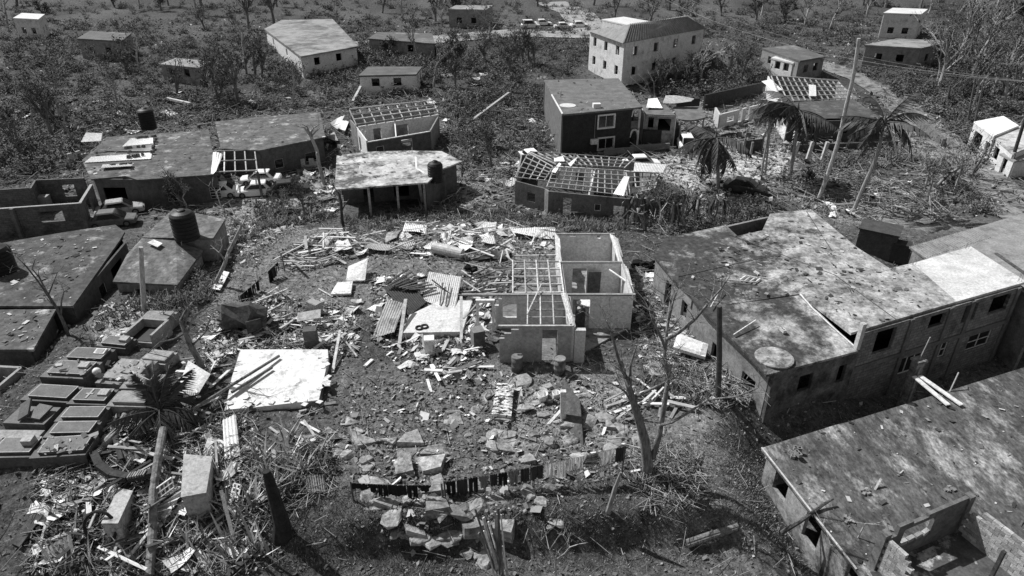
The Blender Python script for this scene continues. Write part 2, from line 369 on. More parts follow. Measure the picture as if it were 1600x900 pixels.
# ================================================================ right: long two-storey block house with stained flat roof
def xy(v): return (v.x, v.y)
ROOFOLD = mat('stained_roof', .14, .46, .8, hard=.13, c2=.055, s2=.5, t2=.53, w2=.07, bump=.3, speck=.6, sscale=4.5, grad=(-.016, 0, 0, -.01))
ROOFNEW = mat('pale_roof', .42, .7, 1.0, c2=.25, s2=.5, t2=.62, w2=.1, bump=.2)
ROOFDARK = ROOFOLD
ROOFGREY = mat('grey_roof', .06, .13, .8, c2=.28, s2=.35, t2=.64, w2=.07, bump=.3)
BLOCK = mat('block_wall', .15, .27, 1.5, c2=.07, s2=.4, t2=.6, brick=.35, bump=.3)
PLASTER = mat('grey_plaster', .17, .28, .9, c2=.08, s2=.5, t2=.6, w2=.1)
r1 = thing('flat_roofed_house', 'long two storey block house with a stained L shaped flat roof and pale newer end', 'house', (20, 38, -2))
Z1 = 3.0
part('roof_slab', MB().prism([P(1330, 520, Z1), P(1495, 471, Z1), P(1426, 411, Z1), P(1390, 419, Z1), P(1340, 387, Z1), P(1267, 327, Z1), P(1203, 334, Z1), P(1191, 360, Z1), P(1195, 400, Z1), P(1250, 459, Z1)], .16), ROOFOLD, r1)
part('roof_slab', MB().prism([P(1495, 471, Z1 + .004), P(1604, 440, Z1 + .004), P(1517, 385, Z1 + .004), P(1426, 411, Z1 + .004)], .18), ROOFNEW, r1, label='pale newer end of the roof')
part('roof_slab', MB().prism([P(1021, 399, 2.9), P(1052, 436, 2.9), P(1058, 441, 2.9), P(1076, 459, 2.9), P(1095, 482, 2.8), P(1250, 459, 2.93), P(1195, 400, 2.93), P(1191, 360, 2.93), P(1150, 369, 2.93), P(1132, 352, 2.93), P(1039, 372, 2.93)], .14), ROOFOLD, r1)
part('roof_slab', MB().prism([P(1095, 482, 2.79), P(1162, 547, 2.5), P(1197, 586, 2.3), P(1342, 548, 2.3), P(1252, 461, 2.9)], .14), ROOFDARK, r1, label='darker sagging front roof')
# kerb and pipe along the step, round pale patch (a cistern lid)
part('roof_pipe', MB().tube([P(1250, 459, 3.02), P(1270, 482, 2.8), P(1300, 510, 2.62), P(1336, 542, 2.38)], .05, 6), 'white', r1)
pc = P(1210, 556, 2.53); part('cistern_lid', MB().lathe(pc - Vector((0, 0, .17)), [(1.05, 0), (1.05, .1), (.95, .14), (.3, .16)], 22), mat('pale_lid', .25, .45, 2, c2=.1, s2=1.6, t2=.5), r1)
for a, b in (((1132, 352), (1150, 369)),):
    part('parapet', MB().bar(P(*a, 2.98), P(*b, 2.98), .14, .1), 'concrete', r1)
fA = P(1345, 519, Z1); fB = P(1598, 445, Z1)
d1 = (fB - fA); d1.z = 0; L1 = d1.length; d1.normalize(); nb = Vector((-d1.y, d1.x, 0))
fA = fA + nb * .12; fB = fB + nb * .12
ft, fb = Z1 - .17, -3.3
def proj_u(px, py, z): q = P(px, py, z); return (q - fA).dot(d1)
def ov(px0, px1, z0, z1_, py0, py1): return (proj_u(px0, py0, (z0 + z1_) / 2), proj_u(px1, py1, (z0 + z1_) / 2), z0 - fb, z1_ - fb)
up = [ov(1350, 1384, 1.0, 2.6, 527, 520), ov(1438, 1464, 1.75, 2.6, 496, 490), ov(1494, 1515, 1.35, 2.6, 486, 480), ov(1541, 1571, 1.35, 2.6, 476, 468)]
lo = [ov(1396, 1427, -1.35, -.1, 568, 556), ov(1456, 1470, -1.0, .1, 546, 540), ov(1505, 1543, -1.2, -.05, 534, 524)]
wall(r1, fA, fB, ft, fb, .2, up + lo, BLOCK, 'front_wall')
for i, o in enumerate(lo): window(r1, fA, fB, o[0], o[1], o[2], o[3], fb, .2, 'white', bars=[2, 1, 1][i], hbars=[0, 1, 1][i], fw=.06)
for u in (.1, L1 * .3, L1 * .54, L1 * .68, L1 - .2):
    q = fA + d1 * u - nb * .06; part('column', MB().box((q.x, q.y, (ft + fb) / 2), (.32, .26, ft - fb), math.atan2(d1.y, d1.x)), mat('beam_concrete', .09, .16, 1.5), r1)
q = (fA + fB) / 2 - nb * .07; part('ring_beam', MB().box((q.x, q.y, .35), (L1, .255, .28), math.atan2(d1.y, d1.x)), mat('beam_concrete', .09, .16), r1)
# dark inner floor closes the rooms, other walls
wall(r1, fB, P(1519, 388, Z1), ft, fb, .2, [], BLOCK, 'end_wall')
wall(r1, P(1514, 387, Z1), P(1428, 413, Z1), ft, fb, .2, [], PLASTER, 'back_wall')
wall(r1, P(1388, 421, Z1), P(1266, 331, Z1), ft, fb, .2, [], PLASTER, 'back_wall')
wall(r1, P(1426, 413, Z1), P(1389, 421, Z1), ft, fb, .2, [], PLASTER, 'back_wall')
wall(r1, P(1264, 330, Z1), P(1204, 337, Z1), ft, -1, .2, [], PLASTER, 'back_wall')
# front low wall, left wall under the eave
la = P(1203, 584, 2.3) + Vector((.2, .15, 0)); lb = P(1343, 546, 2.3) + Vector((0, .2, 0))
wall(r1, la, lb, 2.16, -3.2, .2, [(2.0, 3.0, 3.6, 4.7), (4.9, 5.5, 3.4, 4.6)], mat('dirty_plaster', .1, .2, 1.2, c2=.04, s2=.7, t2=.5, w2=.1), 'front_wall')
wp = [P(1199, 584, 2.14), P(1164, 547, 2.35), P(1098, 482, 2.65)]
wall(r1, wp[2] + Vector((.25, 0, 0)), wp[0] + Vector((.25, .1, 0)), 2.14, -3.6, .2, [(1.2, 2.2, 2.9, 4.6), (4.2, 5.4, 3.2, 4.5)], PLASTER, 'side_wall')
part('side_gable', MB().add([wp[2] + Vector((.16, 0, 0)), wp[1] + Vector((.16, 0, 0)), wp[0] + Vector((.16, .1, 0)), Vector((wp[2].x + .16, wp[2].y, 2.1)), wp[2] + Vector((.34, 0, 0)), wp[1] + Vector((.34, 0, 0)), wp[0] + Vector((.34, .1, 0)), Vector((wp[2].x + .34, wp[2].y, 2.1))], [(0, 3, 2, 1), (4, 5, 6, 7), (0, 1, 5, 4), (1, 2, 6, 5), (2, 3, 7, 6), (3, 0, 4, 7)]), PLASTER, r1)
s0 = P(1022, 401, 2.75) + Vector((.2, -.1, 0)); s1 = P(1074, 460, 2.75) + Vector((.2, 0, 0))
wall(r1, s0, s1, 2.75, -1.8, .2, [(2.0, 2.9, 1.9, 3.9), (4.6, 5.8, 2.6, 3.8)], PLASTER, 'side_wall')
wall(r1, s1, wp[2] + Vector((.25, 0, 0)), 2.68, -1.8, .2, [], PLASTER, 'side_wall')
wall(r1, P(1040, 374, 2.75), s0, 2.75, -1.6, .2, [], PLASTER, 'side_wall')
wall(r1, P(1200, 339, 2.75), P(1040, 374, 2.75) + Vector((.25, 0, 0)), 2.75, -1.6, .2, [], PLASTER, 'back_wall')
FOOT.append([xy(p) for p in (s0, s1, wp[2], wp[0], lb, fB, P(1519, 388, Z1), P(1428, 413, Z1), P(1388, 421, Z1), P(1266, 331, Z1), P(1204, 337, Z1), P(1040, 374, Z1))])
# corner post with its cap
pb = P(1338, 545, 2.3); part('corner_post', MB().box(pb + Vector((0, 0, .85)), (.26, .26, 1.7), .3), mat('pale_post', .35, .5, 2), r1)
# slab joints, starter bars, a drain stain strip
for a, b, z in (((1139, 366), (1305, 430), 3.0), ((1305, 430), (1400, 499), 3.004), ((1260, 330), (1300, 392), 3.004), ((1060, 432), (1195, 402), 2.93)): part('slab_joint', MB().bar(P(*a, z + .006), P(*b, z + .006), .05, .03), 'darkwood', r1)
for x, y, z in ((1044, 376, 2.9), (1130, 356, 2.9), (1392, 424, 3.0), (1425, 414, 3.0), (1508, 389, 3.0), (1590, 440, 3.0), (1262, 331, 3.0)):
    for k in range(3): q = P(x, y, z) + Vector((.12 * k, .08 * (k % 2), 0)); part('starter_bar', MB().tube([q, q + Vector((random.uniform(-.08, .08), random.uniform(-.08, .08), random.uniform(.4, .8)))], .012, 4), 'rustzinc', r1)
# things on the roof
def blockpile(px, py, z, label, n=2, m=None):
    c = P(px, py, z)
    t = thing('concrete_block', label, 'block', c)
    mb = MB()
    for i in range(n):
        a = rz = random.uniform(0, 3); o = Vector((random.uniform(-.2, .2), random.uniform(-.2, .2), .1 + .2 * (i // 2)))
        R = Matrix.Rotation(a, 3, 'Z')
        for dy in (-.08, .08): mb.box(c + o + R @ Vector((0, dy, 0)), (.4, .035, .19), a)
        for dx in (-.18, 0, .18): mb.box(c + o + R @ Vector((dx, 0, 0)), (.035, .125, .185), a)
    part('block_shell', mb, m or mat('block_grey', .16, .3, 3), t)
    return t
blockpile(1222, 518, 2.62, 'pale hollow block lying on the dark sagging front roof', 1, mat('block_pale', .45, .6, 3))
# ladder-like pallet on the old roof
lt = thing('broken_pallet', 'broken slatted pallet with a long stick on the stained flat roof', 'pallet', P(1170, 438, 2.95))
c0 = P(1156, 437, 3.02); c1 = P(1178, 442, 3.02)
for k in range(4):
    a = c0.lerp(c1, k / 3.); part('slat', MB().bar(a, a + (P(1166, 430, 3.02) - P(1156, 437, 3.02)) * 1.0, .09, .04), 'palewood', lt)
part('rail', MB().bar(c0 + Vector((-1.3, 0, .05)), c1 + Vector((.1, 0, .05)), .07, .05), 'palewood', lt)
part('rail', MB().bar(P(1165, 430, 3.06), P(1183, 434, 3.06), .07, .05), 'palewood', lt)
for i, (a, b, z, lab) in enumerate([((1146, 523), (1181, 500), 2.75, 'thin pale stick resting on the stained roof near its left eave'), ((1110, 480), (1128, 448), 3.0, 'bent pale twig lying on the stained roof above the eave')]):
    solo('stick', MB().bar(P(*a, z), P(*b, z + .25), .05, .05), 'palewood', lab, 'stick', P(*a, z))
# small dark shed and fence panels behind
sh = thing('garden_shed', 'small dark boxy shed on open ground behind the stained roof', 'shed', G(1372, 392))
sb = G(1372, 396); a = math.atan2(-.55, .84)
part('shed_wall', MB().box(sb + Vector((0, .6, .9)), (2.9, 2.0, 2.3), a), mat('shed_board', .05, .09, 2), sh)
part('shed_roof', MB().box(sb + Vector((0, .6, 2.1)), (3.1, 2.2, .1), a, .06), mat('shed_sheet', .045, .075, 2), sh)
part('lean_to', MB().box(sb + Vector((1.3, -.9, .6)), (1.3, 1.1, 1.6), a), mat('shed_tar', .025, .04, 2), sh)
FOOT.append([(sb.x - 1.8, sb.y - 1.2), (sb.x + 1.8, sb.y - 1.2), (sb.x + 1.8, sb.y + 2), (sb.x - 1.8, sb.y + 2)])
# neighbour roof at the right edge
r3 = thing('sheet_roofed_house', 'house under a wide plain grey sheet roof beyond the pale roof end', 'house', P(1560, 400, -2))
z3 = 2.3
R3 = [P(1421, 386, z3), P(1447, 404, z3), P(1530, 395, z3), P(1640, 480, z3), P(1720, 400, z3), P(1600, 333, z3)]
part('roof', MB().prism(R3, .1), mat('grey_sheet', .2, .3, 1.2, c2=.12, s2=.4, t2=.6), r3)
mb = MB(); e0, e1 = R3[0], R3[1]; inn = (R3[5] - R3[0]).normalized()
for i in range(30):
    p = e0.lerp(e0 + (R3[5] - R3[0]) * .55, i / 30.) ; mb.bar(p + Vector((0, 0, .02)), p + (e1 - e0) * .96 + Vector((0, 0, .02)), .06, .06)
part('corrugation', mb, mat('grey_sheet', .2, .3), r3)
part('ridge_strip', MB().bar(P(1556, 396, z3 + .05), P(1605, 430, z3 + .05), .2, .12), 'darkwood', r3)
for a, b in ((R3[0], R3[1]), (R3[1], R3[2]), (R3[2], R3[3]), (R3[5], R3[0])):
    cc = (R3[0] + R3[3]) / 2; f = lambda v: v + (cc - v).normalized() * .4
    wall(r3, f(a), f(b), z3 - .11, -3.2, .2, [], PLASTER)
FOOT.append([xy(p) for p in R3])
# white column and scrap near the right gap
# pillar with planks in the gap
pl = thing('brick_pillar', 'ragged concrete pillar with a steel rod rising from the dark gap between houses', 'pillar', P(1418, 600, -2.8))
pt = P(1435, 566, .6)
part('shaft', MB().box((pt.x, pt.y, -1.1), (.55, .45, 3.6), .3), mat('pillar_rough', .16, .3, 3, c2=.08, s2=2), pl)
part('cap', MB().box((pt.x, pt.y, .76), (.7, .6, .14), .3), mat('pillar_rough', .16, .3), pl)
part('rod', MB().tube([(pt.x, pt.y, .7), (pt.x + .25, pt.y + .1, 2.3)], .035, 6), 'palewood', pl)
part('form_board', MB().box((pt.x + .05, pt.y - .26, -.9), (.12, .06, 2.6), .3), 'wood', pl)
for a, b, lab in (((1428, 588), (1482, 633), 'narrow pale plank reaching from the ragged pillar to the near roof'), ((1437, 587), (1503, 633), 'wide pale plank reaching from the ragged pillar to the near roof')):
    solo('plank', MB().bar(P(*a, .1), P(*b, .02), .28, .06), mat('plank_pale', .5, .68, 3), lab, 'plank', P(*b, 0))
# ================================================================ right foreground: flat roof with unfinished block room
r2 = thing('flat_roofed_house', 'near flat roofed house with mouldy patchy slab and unfinished block room on top', 'house', (16, 24, -3))
Z2 = -.15
R2 = [P(1190, 700, Z2), P(1305, 664, Z2), P(1322, 660, Z2), P(1600, 574, Z2), P(1780, 520, Z2), P(1760, 1080, Z2), P(1440, 1020, Z2), P(1338, 890, Z2)]
R2MAT = mat('patchy_slab', .035, .12, 1.3, c2=.34, s2=.42, t2=.56, w2=.065, bump=.35, stretch=(1.4, .7, 1), speck=.65, sscale=5.)
part('roof_slab', MB().prism(R2, .16), R2MAT, r2)
part('roof_edge', MB().bar(R2[0] + Vector((0, 0, .03)), R2[7] + Vector((0, 0, .03)), .07, .05), mat('edge_pale', .4, .55, 2), r2)
w0 = R2[0] + Vector((.35, -.25, 0)); w1 = R2[7] + Vector((.3, 0, 0)); w1 = w0 + (w1 - w0) * 1.35
Lw = (Vector(xy(w1)) - Vector(xy(w0))).length
wall(r2, w0, w1, Z2 - .16, -3.6, .2, [(.9, 2.0, 1.9, 3.0), (3.6, 4.7, 1.5, 3.1), (6.6, 7.6, 1.2, 3.1)], mat('side_plaster', .22, .42, 1.2, c2=.07, s2=.6, t2=.52, w2=.08), 'side_wall')
wall(r2, R2[4] + Vector((0, -.3, 0)), w0 + Vector((0, .02, 0)), Z2 - .16, -3.6, .2, [], PLASTER, 'back_wall')
FOOT.append([xy(p) for p in R2])
ur = part('unfinished_room', MB().prism([Vector((15.3, 18.2, Z2 + .06)), Vector((16.2, 15.5, Z2 + .06)), Vector((21.5, 17, Z2 + .06)), Vector((20, 21.2, Z2 + .06)), Vector((15.6, 19.3, Z2 + .06))], .055), mat('screed', .05, .11, 1.2, c2=.42, s2=.6, t2=.56, w2=.03), r2, label='roofless room of bare concrete blocks')
rr = wpos(ur)
blk = {}
def blocks(A, B, th, top_fn, zb, skip=lambda u, z: False, bw_=.41, bh=.205):
    A = Vector((A[0], A[1], 0)); B = Vector((B[0], B[1], 0)); d = B - A; L = d.length; d.normalize(); a = math.atan2(d.y, d.x); j = 0
    me = blk.get(th)
    if me is None:
        me = MB().box((0, 0, 0), (bw_ - .015, th, bh - .014)).mesh('block'); me.materials.append(mat('cinder_block', .24, .42, 2.5, rand=.3, bump=.5)); blk[th] = me
    z = zb + bh / 2
    while z < 3:
        u = bw_ / 2 - (bw_ / 2 if j % 2 else 0)
        while u < L:
            if 0 <= u and z < top_fn(u) and not skip(u, z):
                p = A + d * u; o = lpart('block', me, None, ur, (p.x - rr.x + random.uniform(-.004, .004), p.y - rr.y, z - rr.z), (0, 0, a + random.uniform(-.008, .008)))
            u += bw_
        z += bh; j += 1
dv = Vector((.92, .39)).normalized(); dp = Vector((dv.y, -dv.x))
c_l = Vector((15.2, 19.45)); c_r = c_l + dv * 4.9
blocks(c_l + dp * .25, c_l + dp * 1.3, .17, lambda u: 1.75 - .35 * (u > .7), Z2)
blocks(c_r + dp * .35, c_r + dp * 3.9, .17, lambda u: 1.2 + .4 * (u > .5) - .42 * (u > 2.5), Z2)
blocks(c_r + dp * 3.6 - dv * .0, c_r + dp * 3.6 + dv * 2, .16, lambda u: 1.1, Z2)
mcol = mat('column_concrete', .07, .15, 2)
def col_at(c, w, h): return MB().box((c.x, c.y, Z2 + h / 2), (w, w, h), math.atan2(dv.y, dv.x))
part('corner_column', col_at(c_r, .32, 2.15), mcol, ur); part('corner_column', col_at(c_l, .34, 2.0), mat('column_plaster', .12, .2, 2), ur)
# plastered back wall with its opening (inner side dark plaster), ragged top
bwv = wallmb(4.6, 2.1, .16, [(0, .5, 1.6, 2.1), (.9, 2.7, .75, 1.75), (1.3, 2.2, 1.95, 2.1)])
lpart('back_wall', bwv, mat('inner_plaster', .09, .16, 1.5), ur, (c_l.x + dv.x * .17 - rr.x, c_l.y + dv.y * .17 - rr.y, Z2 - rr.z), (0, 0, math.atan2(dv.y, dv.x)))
for k in range(4):   # reveal blocks on the sill
    q = c_l + dv * (1.35 + k * .45); lpart('block', blk[.17], None, ur, (q.x - rr.x, q.y - rr.y, Z2 + .75 + .09 - rr.z), (0, 0, math.atan2(dv.y, dv.x) + .05 * k))
pm = Vector((19.6, 18.7)); part('prop_post', MB().box((pm.x, pm.y, Z2 + .9), (.14, .14, 1.8), .4), 'darkwood', ur)
blockpile(1243, 712, Z2, 'pair of grey hollow blocks stacked on the mouldy near roof', 4)
solo('pipe_stub', MB().tube([P(1484, 612, Z2), P(1485, 596, Z2 + .0) + Vector((0, -.35, .9))], .04, 7), 'palewood', 'thin pale pipe standing up at the near roof edge by the planks', 'pipe', P(1484, 612, Z2))
solo('branch', MB().tube([P(1222, 832, -1.2), P(1250, 815, -.2), P(1285, 789, .05), P(1302, 779, .2)], [.11, .1, .08, .05], 7), 'bark', 'broken dark branch leaning over the left edge of the near mouldy roof', 'branch', P(1285, 789, Z2))
for (x, y) in ((1483, 764), (1355, 770), (1322, 812)):
    c = P(x, y, Z2); mb = MB()
    for k in range(5): mb.box(c + Vector((random.uniform(-.25, .25), random.uniform(-.2, .2), .06)), (.2, .13, .1), random.uniform(0, 3), random.uniform(-.4, .4))
    solo('rubble_heap', mb, 'concrete', 'small heap of broken rubble on the mouldy near roof', 'rubble', c, 'rubble heaps on the near roof')
# ================================================================ roofless house in the middle
h1 = thing('roofless_house', 'roofless plastered house with bare wall tops and broken rafters on the rocky rise', 'house', (3.4, 40, 0))
WALLP = mat('house_plaster', .42, .55, 1.0, c2=.18, s2=.8, t2=.62)
WALLL = mat('house_plaster_light', .6, .74, 1.2, c2=.4, s2=.8, t2=.64)
zb, zt = -.5, 2.5
X0, X1 = 3.4, 7.65; Ya, Yb, Yc, Yd = 34.1, 37.8, 42.4, 47.1; XL = -2.2
wall(h1, (X0, Yd), (X1, Yd), zt, zb, .16, [(.9, 1.4, 2.85, 3.0), (3.0, 3.3, 2.7, 3.0)], WALLL, 'wall')
wall(h1, (X0, Yb), (X0, Yd - .09), zt, zb, .16, [(1.2, 2.2, .5, 2.6), (6.0, 7.0, 1.3, 2.5)], WALLP, 'wall')
wall(h1, (X1, Yb + .09), (X1, Yd - .09), zt, zb, .16, [(2.6, 3.4, .5, 2.5), (6.0, 7.2, 1.4, 2.5)], WALLP, 'wall')
wall(h1, (X0 + .09, Yc), (X1 - .09, Yc), zt, zb, .14, [(.75, 1.75, .5, 2.6)], WALLL, 'wall')
wall(h1, (X0 + .05, Yb), (X1 + .08, Yb), zt, zb, .16, [(.45, 1.55, .52, 2.75)], WALLL, 'wall')
wall(h1, (XL + 1.1, Yb), (X0 - .09, Yb), zt, zb, .16, [(0, .25, 2.3, 3.0), (.25, .45, 2.75, 3.0), (.5, 1.4, 1.4, 2.4)], WALLP, 'wall')
wall(h1, (X0 + .22, Ya), (X0 + .22, Yb - .09), zt, zb, .15, [], WALLL, 'wall')
wall(h1, (-.75, Ya), (X0 + .14, Ya), zt, zb, .15, [(0, .3, 2.2, 3.0), (.3, .7, 2.55, 3.0), (.7, 1.15, 2.8, 3.0), (2.55, 3.45, .5, 2.8)], mat('front_plaster', .25, .36, 1.2), 'wall')
wall(h1, (X0 + .32, Ya - .05), (X0 + .95, Ya - .05), 2.35, zb, .3, [], WALLP, 'pier')
for yy in (Yb - .35,):
    for xx in (XL, XL + 1.0): part('post', MB().box((xx, yy, .9), (.16, .16, 2.8)), WALLL, h1)
    part('lintel', MB().bar((XL - .1, yy, 2.3), (XL + 1.1, yy, 2.3), .2, .2), WALLL, h1)
part('ring_beam', MB().bar((XL - 1.0, Yb + .02, zt + .06), (X1 + .2, Yb + .02, zt + .06), .2, .1), mat('wall_plate', .18, .3, 3), h1)
part('ring_beam', MB().bar((X0, Yc, zt + .05), (X1, Yc, zt + .05), .2, .09), mat('wall_plate', .18, .3, 3), h1)
part('ring_beam', MB().bar((X0 - .1, Yd, zt + .05), (X1 + .1, Yd, zt + .05), .2, .09), mat('wall_plate', .18, .3, 3), h1)
part('floor', MB().prism([(X0, Ya, .09), (X1, Yb, .09), (X1, Yd, .09), (X0, Yd, .09)], .3), mat('house_floor', .22, .36, 1.5, c2=.12, s2=.8), h1)
part('floor', MB().prism([(-.7, Ya, .08), (X0, Ya, .08), (X0, Yc, .08), (-.7, Yc, .08)], .3), mat('house_floor_dark', .1, .2, 1.5), h1)
# leaning rafters on the side walls
def raf(a, b, w=.09, h=.12, m='palewood'): part('rafter', MB().bar(a, b, w, h), m, h1)
for k in range(5):
    raf((X1 - .05 + .07 * k, Yc + .3 + .25 * k, zt - .3 + .02 * k), (X1 - .25 + .1 * k, Yd - .2 - .2 * k, zt + .12))
    if k < 4: raf((X0 - .2 + .1 * k, Yc + .2, zt - .5), (X0 - .15 + .08 * k, Yd - .1 - .3 * k, zt + .15))
for k in range(4): raf((X1 - .02 + .1 * k, Yb + .2, zt - .2 - .1 * k), (X1 - .0 + .07 * k, Yc - .2 - .3 * k, zt + .1))
for k in range(4): raf((X0 + .05 + .09 * k, Ya + .05, zt + .1 - .06 * k), (X0 - .25 + .1 * k, Yb - .1, zt + .18))
raf(PY(952, 421, Yc - .5), PY(988, 446, Yb + 1.6), .1, .06)
# ceiling grid over the middle left room
for y in np.linspace(Yb + .3, Yc + .1, 5): raf((.05, y, zt + .02), (X0 - .05, y, zt + .05), .09, .1, 'palewood')
for x in np.linspace(.05, X0 - .1, 5): raf((x, Yb + .1, zt + .1), (x, Yc + .15, zt + .12), .08, .09, 'palewood')
# hanging grid over the front room
for x in np.linspace(.9, X0 - .15, 4): raf((x, Ya + .1, zt + .08), (x + .1, Yb - .1, zt + .1), .07, .09, 'palewood')
for y in (Ya + 1.0, Ya + 1.9, Ya + 2.8): raf((1.0, y, zt + .02), (X0, y, zt + .03), .06, .07, 'wood')
raf((-.8, Ya, zt + .05), (X0 + .2, Ya, zt + .05), .12, .08)
raf((.9, Ya + .9, zt + .3), (1.9, Yb + .9, zt + .35), .07, .07)
# frame of the porch behind left
for x in (.05, 2.0, 2.4): raf((x, Yd - 2.6, -.1), (x, Yd - 2.6, 2.3), .1, .1)
raf((.0, Yd - 2.6, 2.0), (X0, Yd - 2.6, 2.05), .1, .1)
FOOT.append([(-.8, Ya), (X1 + .2, Yb - .2), (X1 + .2, Yd), (X0, Yd), (-.2, Yc), (-.8, Yb)])
door = thing('fallen_door', 'dark door panel leaning inside the roofless house beside the doorway', 'door', (5.7, Yc - .3, .1))
part('leaf', MB().box((5.75, Yc - .35, 1.05), (.9, .05, 2.0), 0, .12), 'darkwood', door)
part('handle', MB().box((5.4, Yc - .39, 1.0), (.05, .06, .14)), 'metal', door)
tt = thing('round_table', 'pale round table top lying askew in the roofless house doorway room', 'table', (5.2, 39.5, .1))
part('table_top', MB().lathe((5.2, 39.6, 1.0), [(.2, -.03), (.62, -.03), (.65, 0), (.62, .03), (.2, .03)], 24), 'white', tt)
part('leg', MB().tube([(5.2, 39.6, .05), (5.2, 39.6, 1.0)], .06, 8), 'wood', tt)
hd = thing('heap_of_clothes', 'pale heap of wet clothes on the sill of the roofless house opening', 'clothes', (4.4, Yb - .3, 1.0))
mb = MB()
for k in range(7): mb.box((4.2 + random.uniform(0, .5), Yb + random.uniform(.05, .4), 1.5 + random.uniform(-.2, .3)), (.3, .25, .16), random.uniform(0, 3), random.uniform(-.6, .6), random.uniform(-.6, .6))
part('bundle', mb, 'cloth', hd)
part('stool', MB().box((4.45, Yb + .3, .75), (.6, .5, 1.3)), 'darkwood', hd)
# oil drums
def drum(px, py, lab, lean=0., h=.92, r=.34, m='rustzinc'):
    b = G(px, py); t = thing('oil_drum', lab, 'drum', b)
    mb = MB().lathe(b, [(r, 0), (r, h * .32), (r * 1.05, h * .34), (r, h * .37), (r, h * .64), (r * 1.05, h * .66), (r, h * .69), (r, h), (r * .93, h), (r * .92, h * .25), (.01, h * .24)], 22)
    part('shell', mb, m, t, True); part('rim', MB().lathe(b, [(r * 1.04, h - .03), (r * 1.06, h - .0), (r * 1.0, h + .03), (r * .95, h)], 22), 'metal', t); return t
drum(808, 580, 'open rusty drum in front of the dark plastered front wall', m='metal', h=1.05); drum(874, 583, 'open dark drum beside the doorway of the roofless house', h=1.05)
# fridge and cooker left of the house
def carton(name, lab, cat, px, py, d, rz, m, dm='darkwood', doorside=True):
    b = G(px, py); t = thing(name, lab, cat, b); R = Matrix.Rotation(rz, 3, 'Z')
    part('body', MB().box(b + Vector((0, 0, d[2] / 2)), d, rz), m, t)
    part('door', MB().box(b + R @ Vector((0, -d[1] / 2 - .015, 0)) + Vector((0, 0, d[2] * .5)), (d[0] * .96, .03, d[2] * .94), rz), dm, t)
    part('handle', MB().box(b + R @ Vector((d[0] * .38, -d[1] / 2 - .05, 0)) + Vector((0, 0, d[2] * .6)), (.03, .03, d[2] * .3), rz), 'metal', t)
    return t
carton('stove', 'grey boxy stove with a pale top standing in rubble left of the house', 'stove', 747, 540, (.75, .7, 1.2), .35, mat('stove_body', .14, .22, 3), mat('stove_door', .05, .09, 3))
carton('refrigerator', 'small pale refrigerator standing on dirt beside the tiled floor slab', 'refrigerator', 672, 553, (.62, .6, 1.15), .1, 'white', 'white')
carton('cabinet', 'dark empty cabinet standing upright between the two floor slabs', 'cabinet', 488, 540, (.8, .6, 1.25), .15, mat('cabinet_body', .07, .12, 3), mat('cabinet_body', .07, .12, 3))
solo('board', MB().box(G(486, 512) + Vector((0, 0, .9)), (1.5, .8, .05), .15, .25, -.1), 'wood', 'grey board lying across the top of the dark cabinet', 'board', G(486, 512) + Vector((0, 0, .9)))
carton('dresser', 'pale dresser tipped on the dirt beyond the dark cabinet', 'dresser', 494, 492, (.95, .5, 1.0), -.6, mat('dresser', .24, .34, 3), 'wood')
# floor slabs
def slabthing(name, lab, pix, z, th, m, cat='slab'):
    pts = [P(x, y, z) for x, y in pix]; c = sum(pts, Vector()) / len(pts); b = Vector((c.x, c.y, hz(c.x, c.y)))
    FOOT.append([xy(p) for p in pts]); t = thing(name, lab, cat, b); part('slab', MB().prism(pts, th), m, t); return t
SLW = mat('white_slab', .58, .74, 1.2, c2=.32, s2=1.0, t2=.6, w2=.06, speck=.2, sscale=5)
sw = slabthing('floor_slab', 'bright white tiled floor slab of a vanished house with poles on it', [(352, 640), (388, 637), (392, 622), (400, 636), (498, 625), (513, 560), (512, 546), (376, 546), (362, 590)], .5, .9, SLW)
part('plinth', MB().prism([P(350, 642, .42), P(500, 627, .42), P(515, 548, .42), P(374, 548, .42)], .9), 'concrete', sw)
for k in range(26):   # loose tiles along its edges
    e = random.choice([0, 1]); p = P(350 + 150 * random.random(), 634 - 14 * random.random(), .53) if e else P(503 + random.uniform(-4, 10), 555 + 62 * random.random(), .5)
    part('tile', MB().box(p + Vector((0, 0, .03)), (.3, .3, .03), random.uniform(0, 3), random.uniform(-.15, .15)), SLW, sw)
sg = slabthing('floor_slab', 'pale tiled floor slab beside the roofless house with fallen roof sheets', [(628, 520), (722, 518), (738, 470), (690, 468), (640, 492)], .4, .8, mat('tiled_slab', .5, .66, 1.2, c2=.3, s2=.9, t2=.6))
for k in range(2):
    c = P(655 + 8 * k, 512 - k * 2, .45); mb = MB(); n = 14
    mb.tube([c + Vector((.22 * math.cos(t), .22 * math.sin(t), 0)) for t in np.linspace(0, 2 * PI, n)], .06, 6); solo('tyre_ring', mb, 'rubber', 'small black rubber ring lying on the pale tiled slab', 'ring', c, 'black rings on the tiled slab')
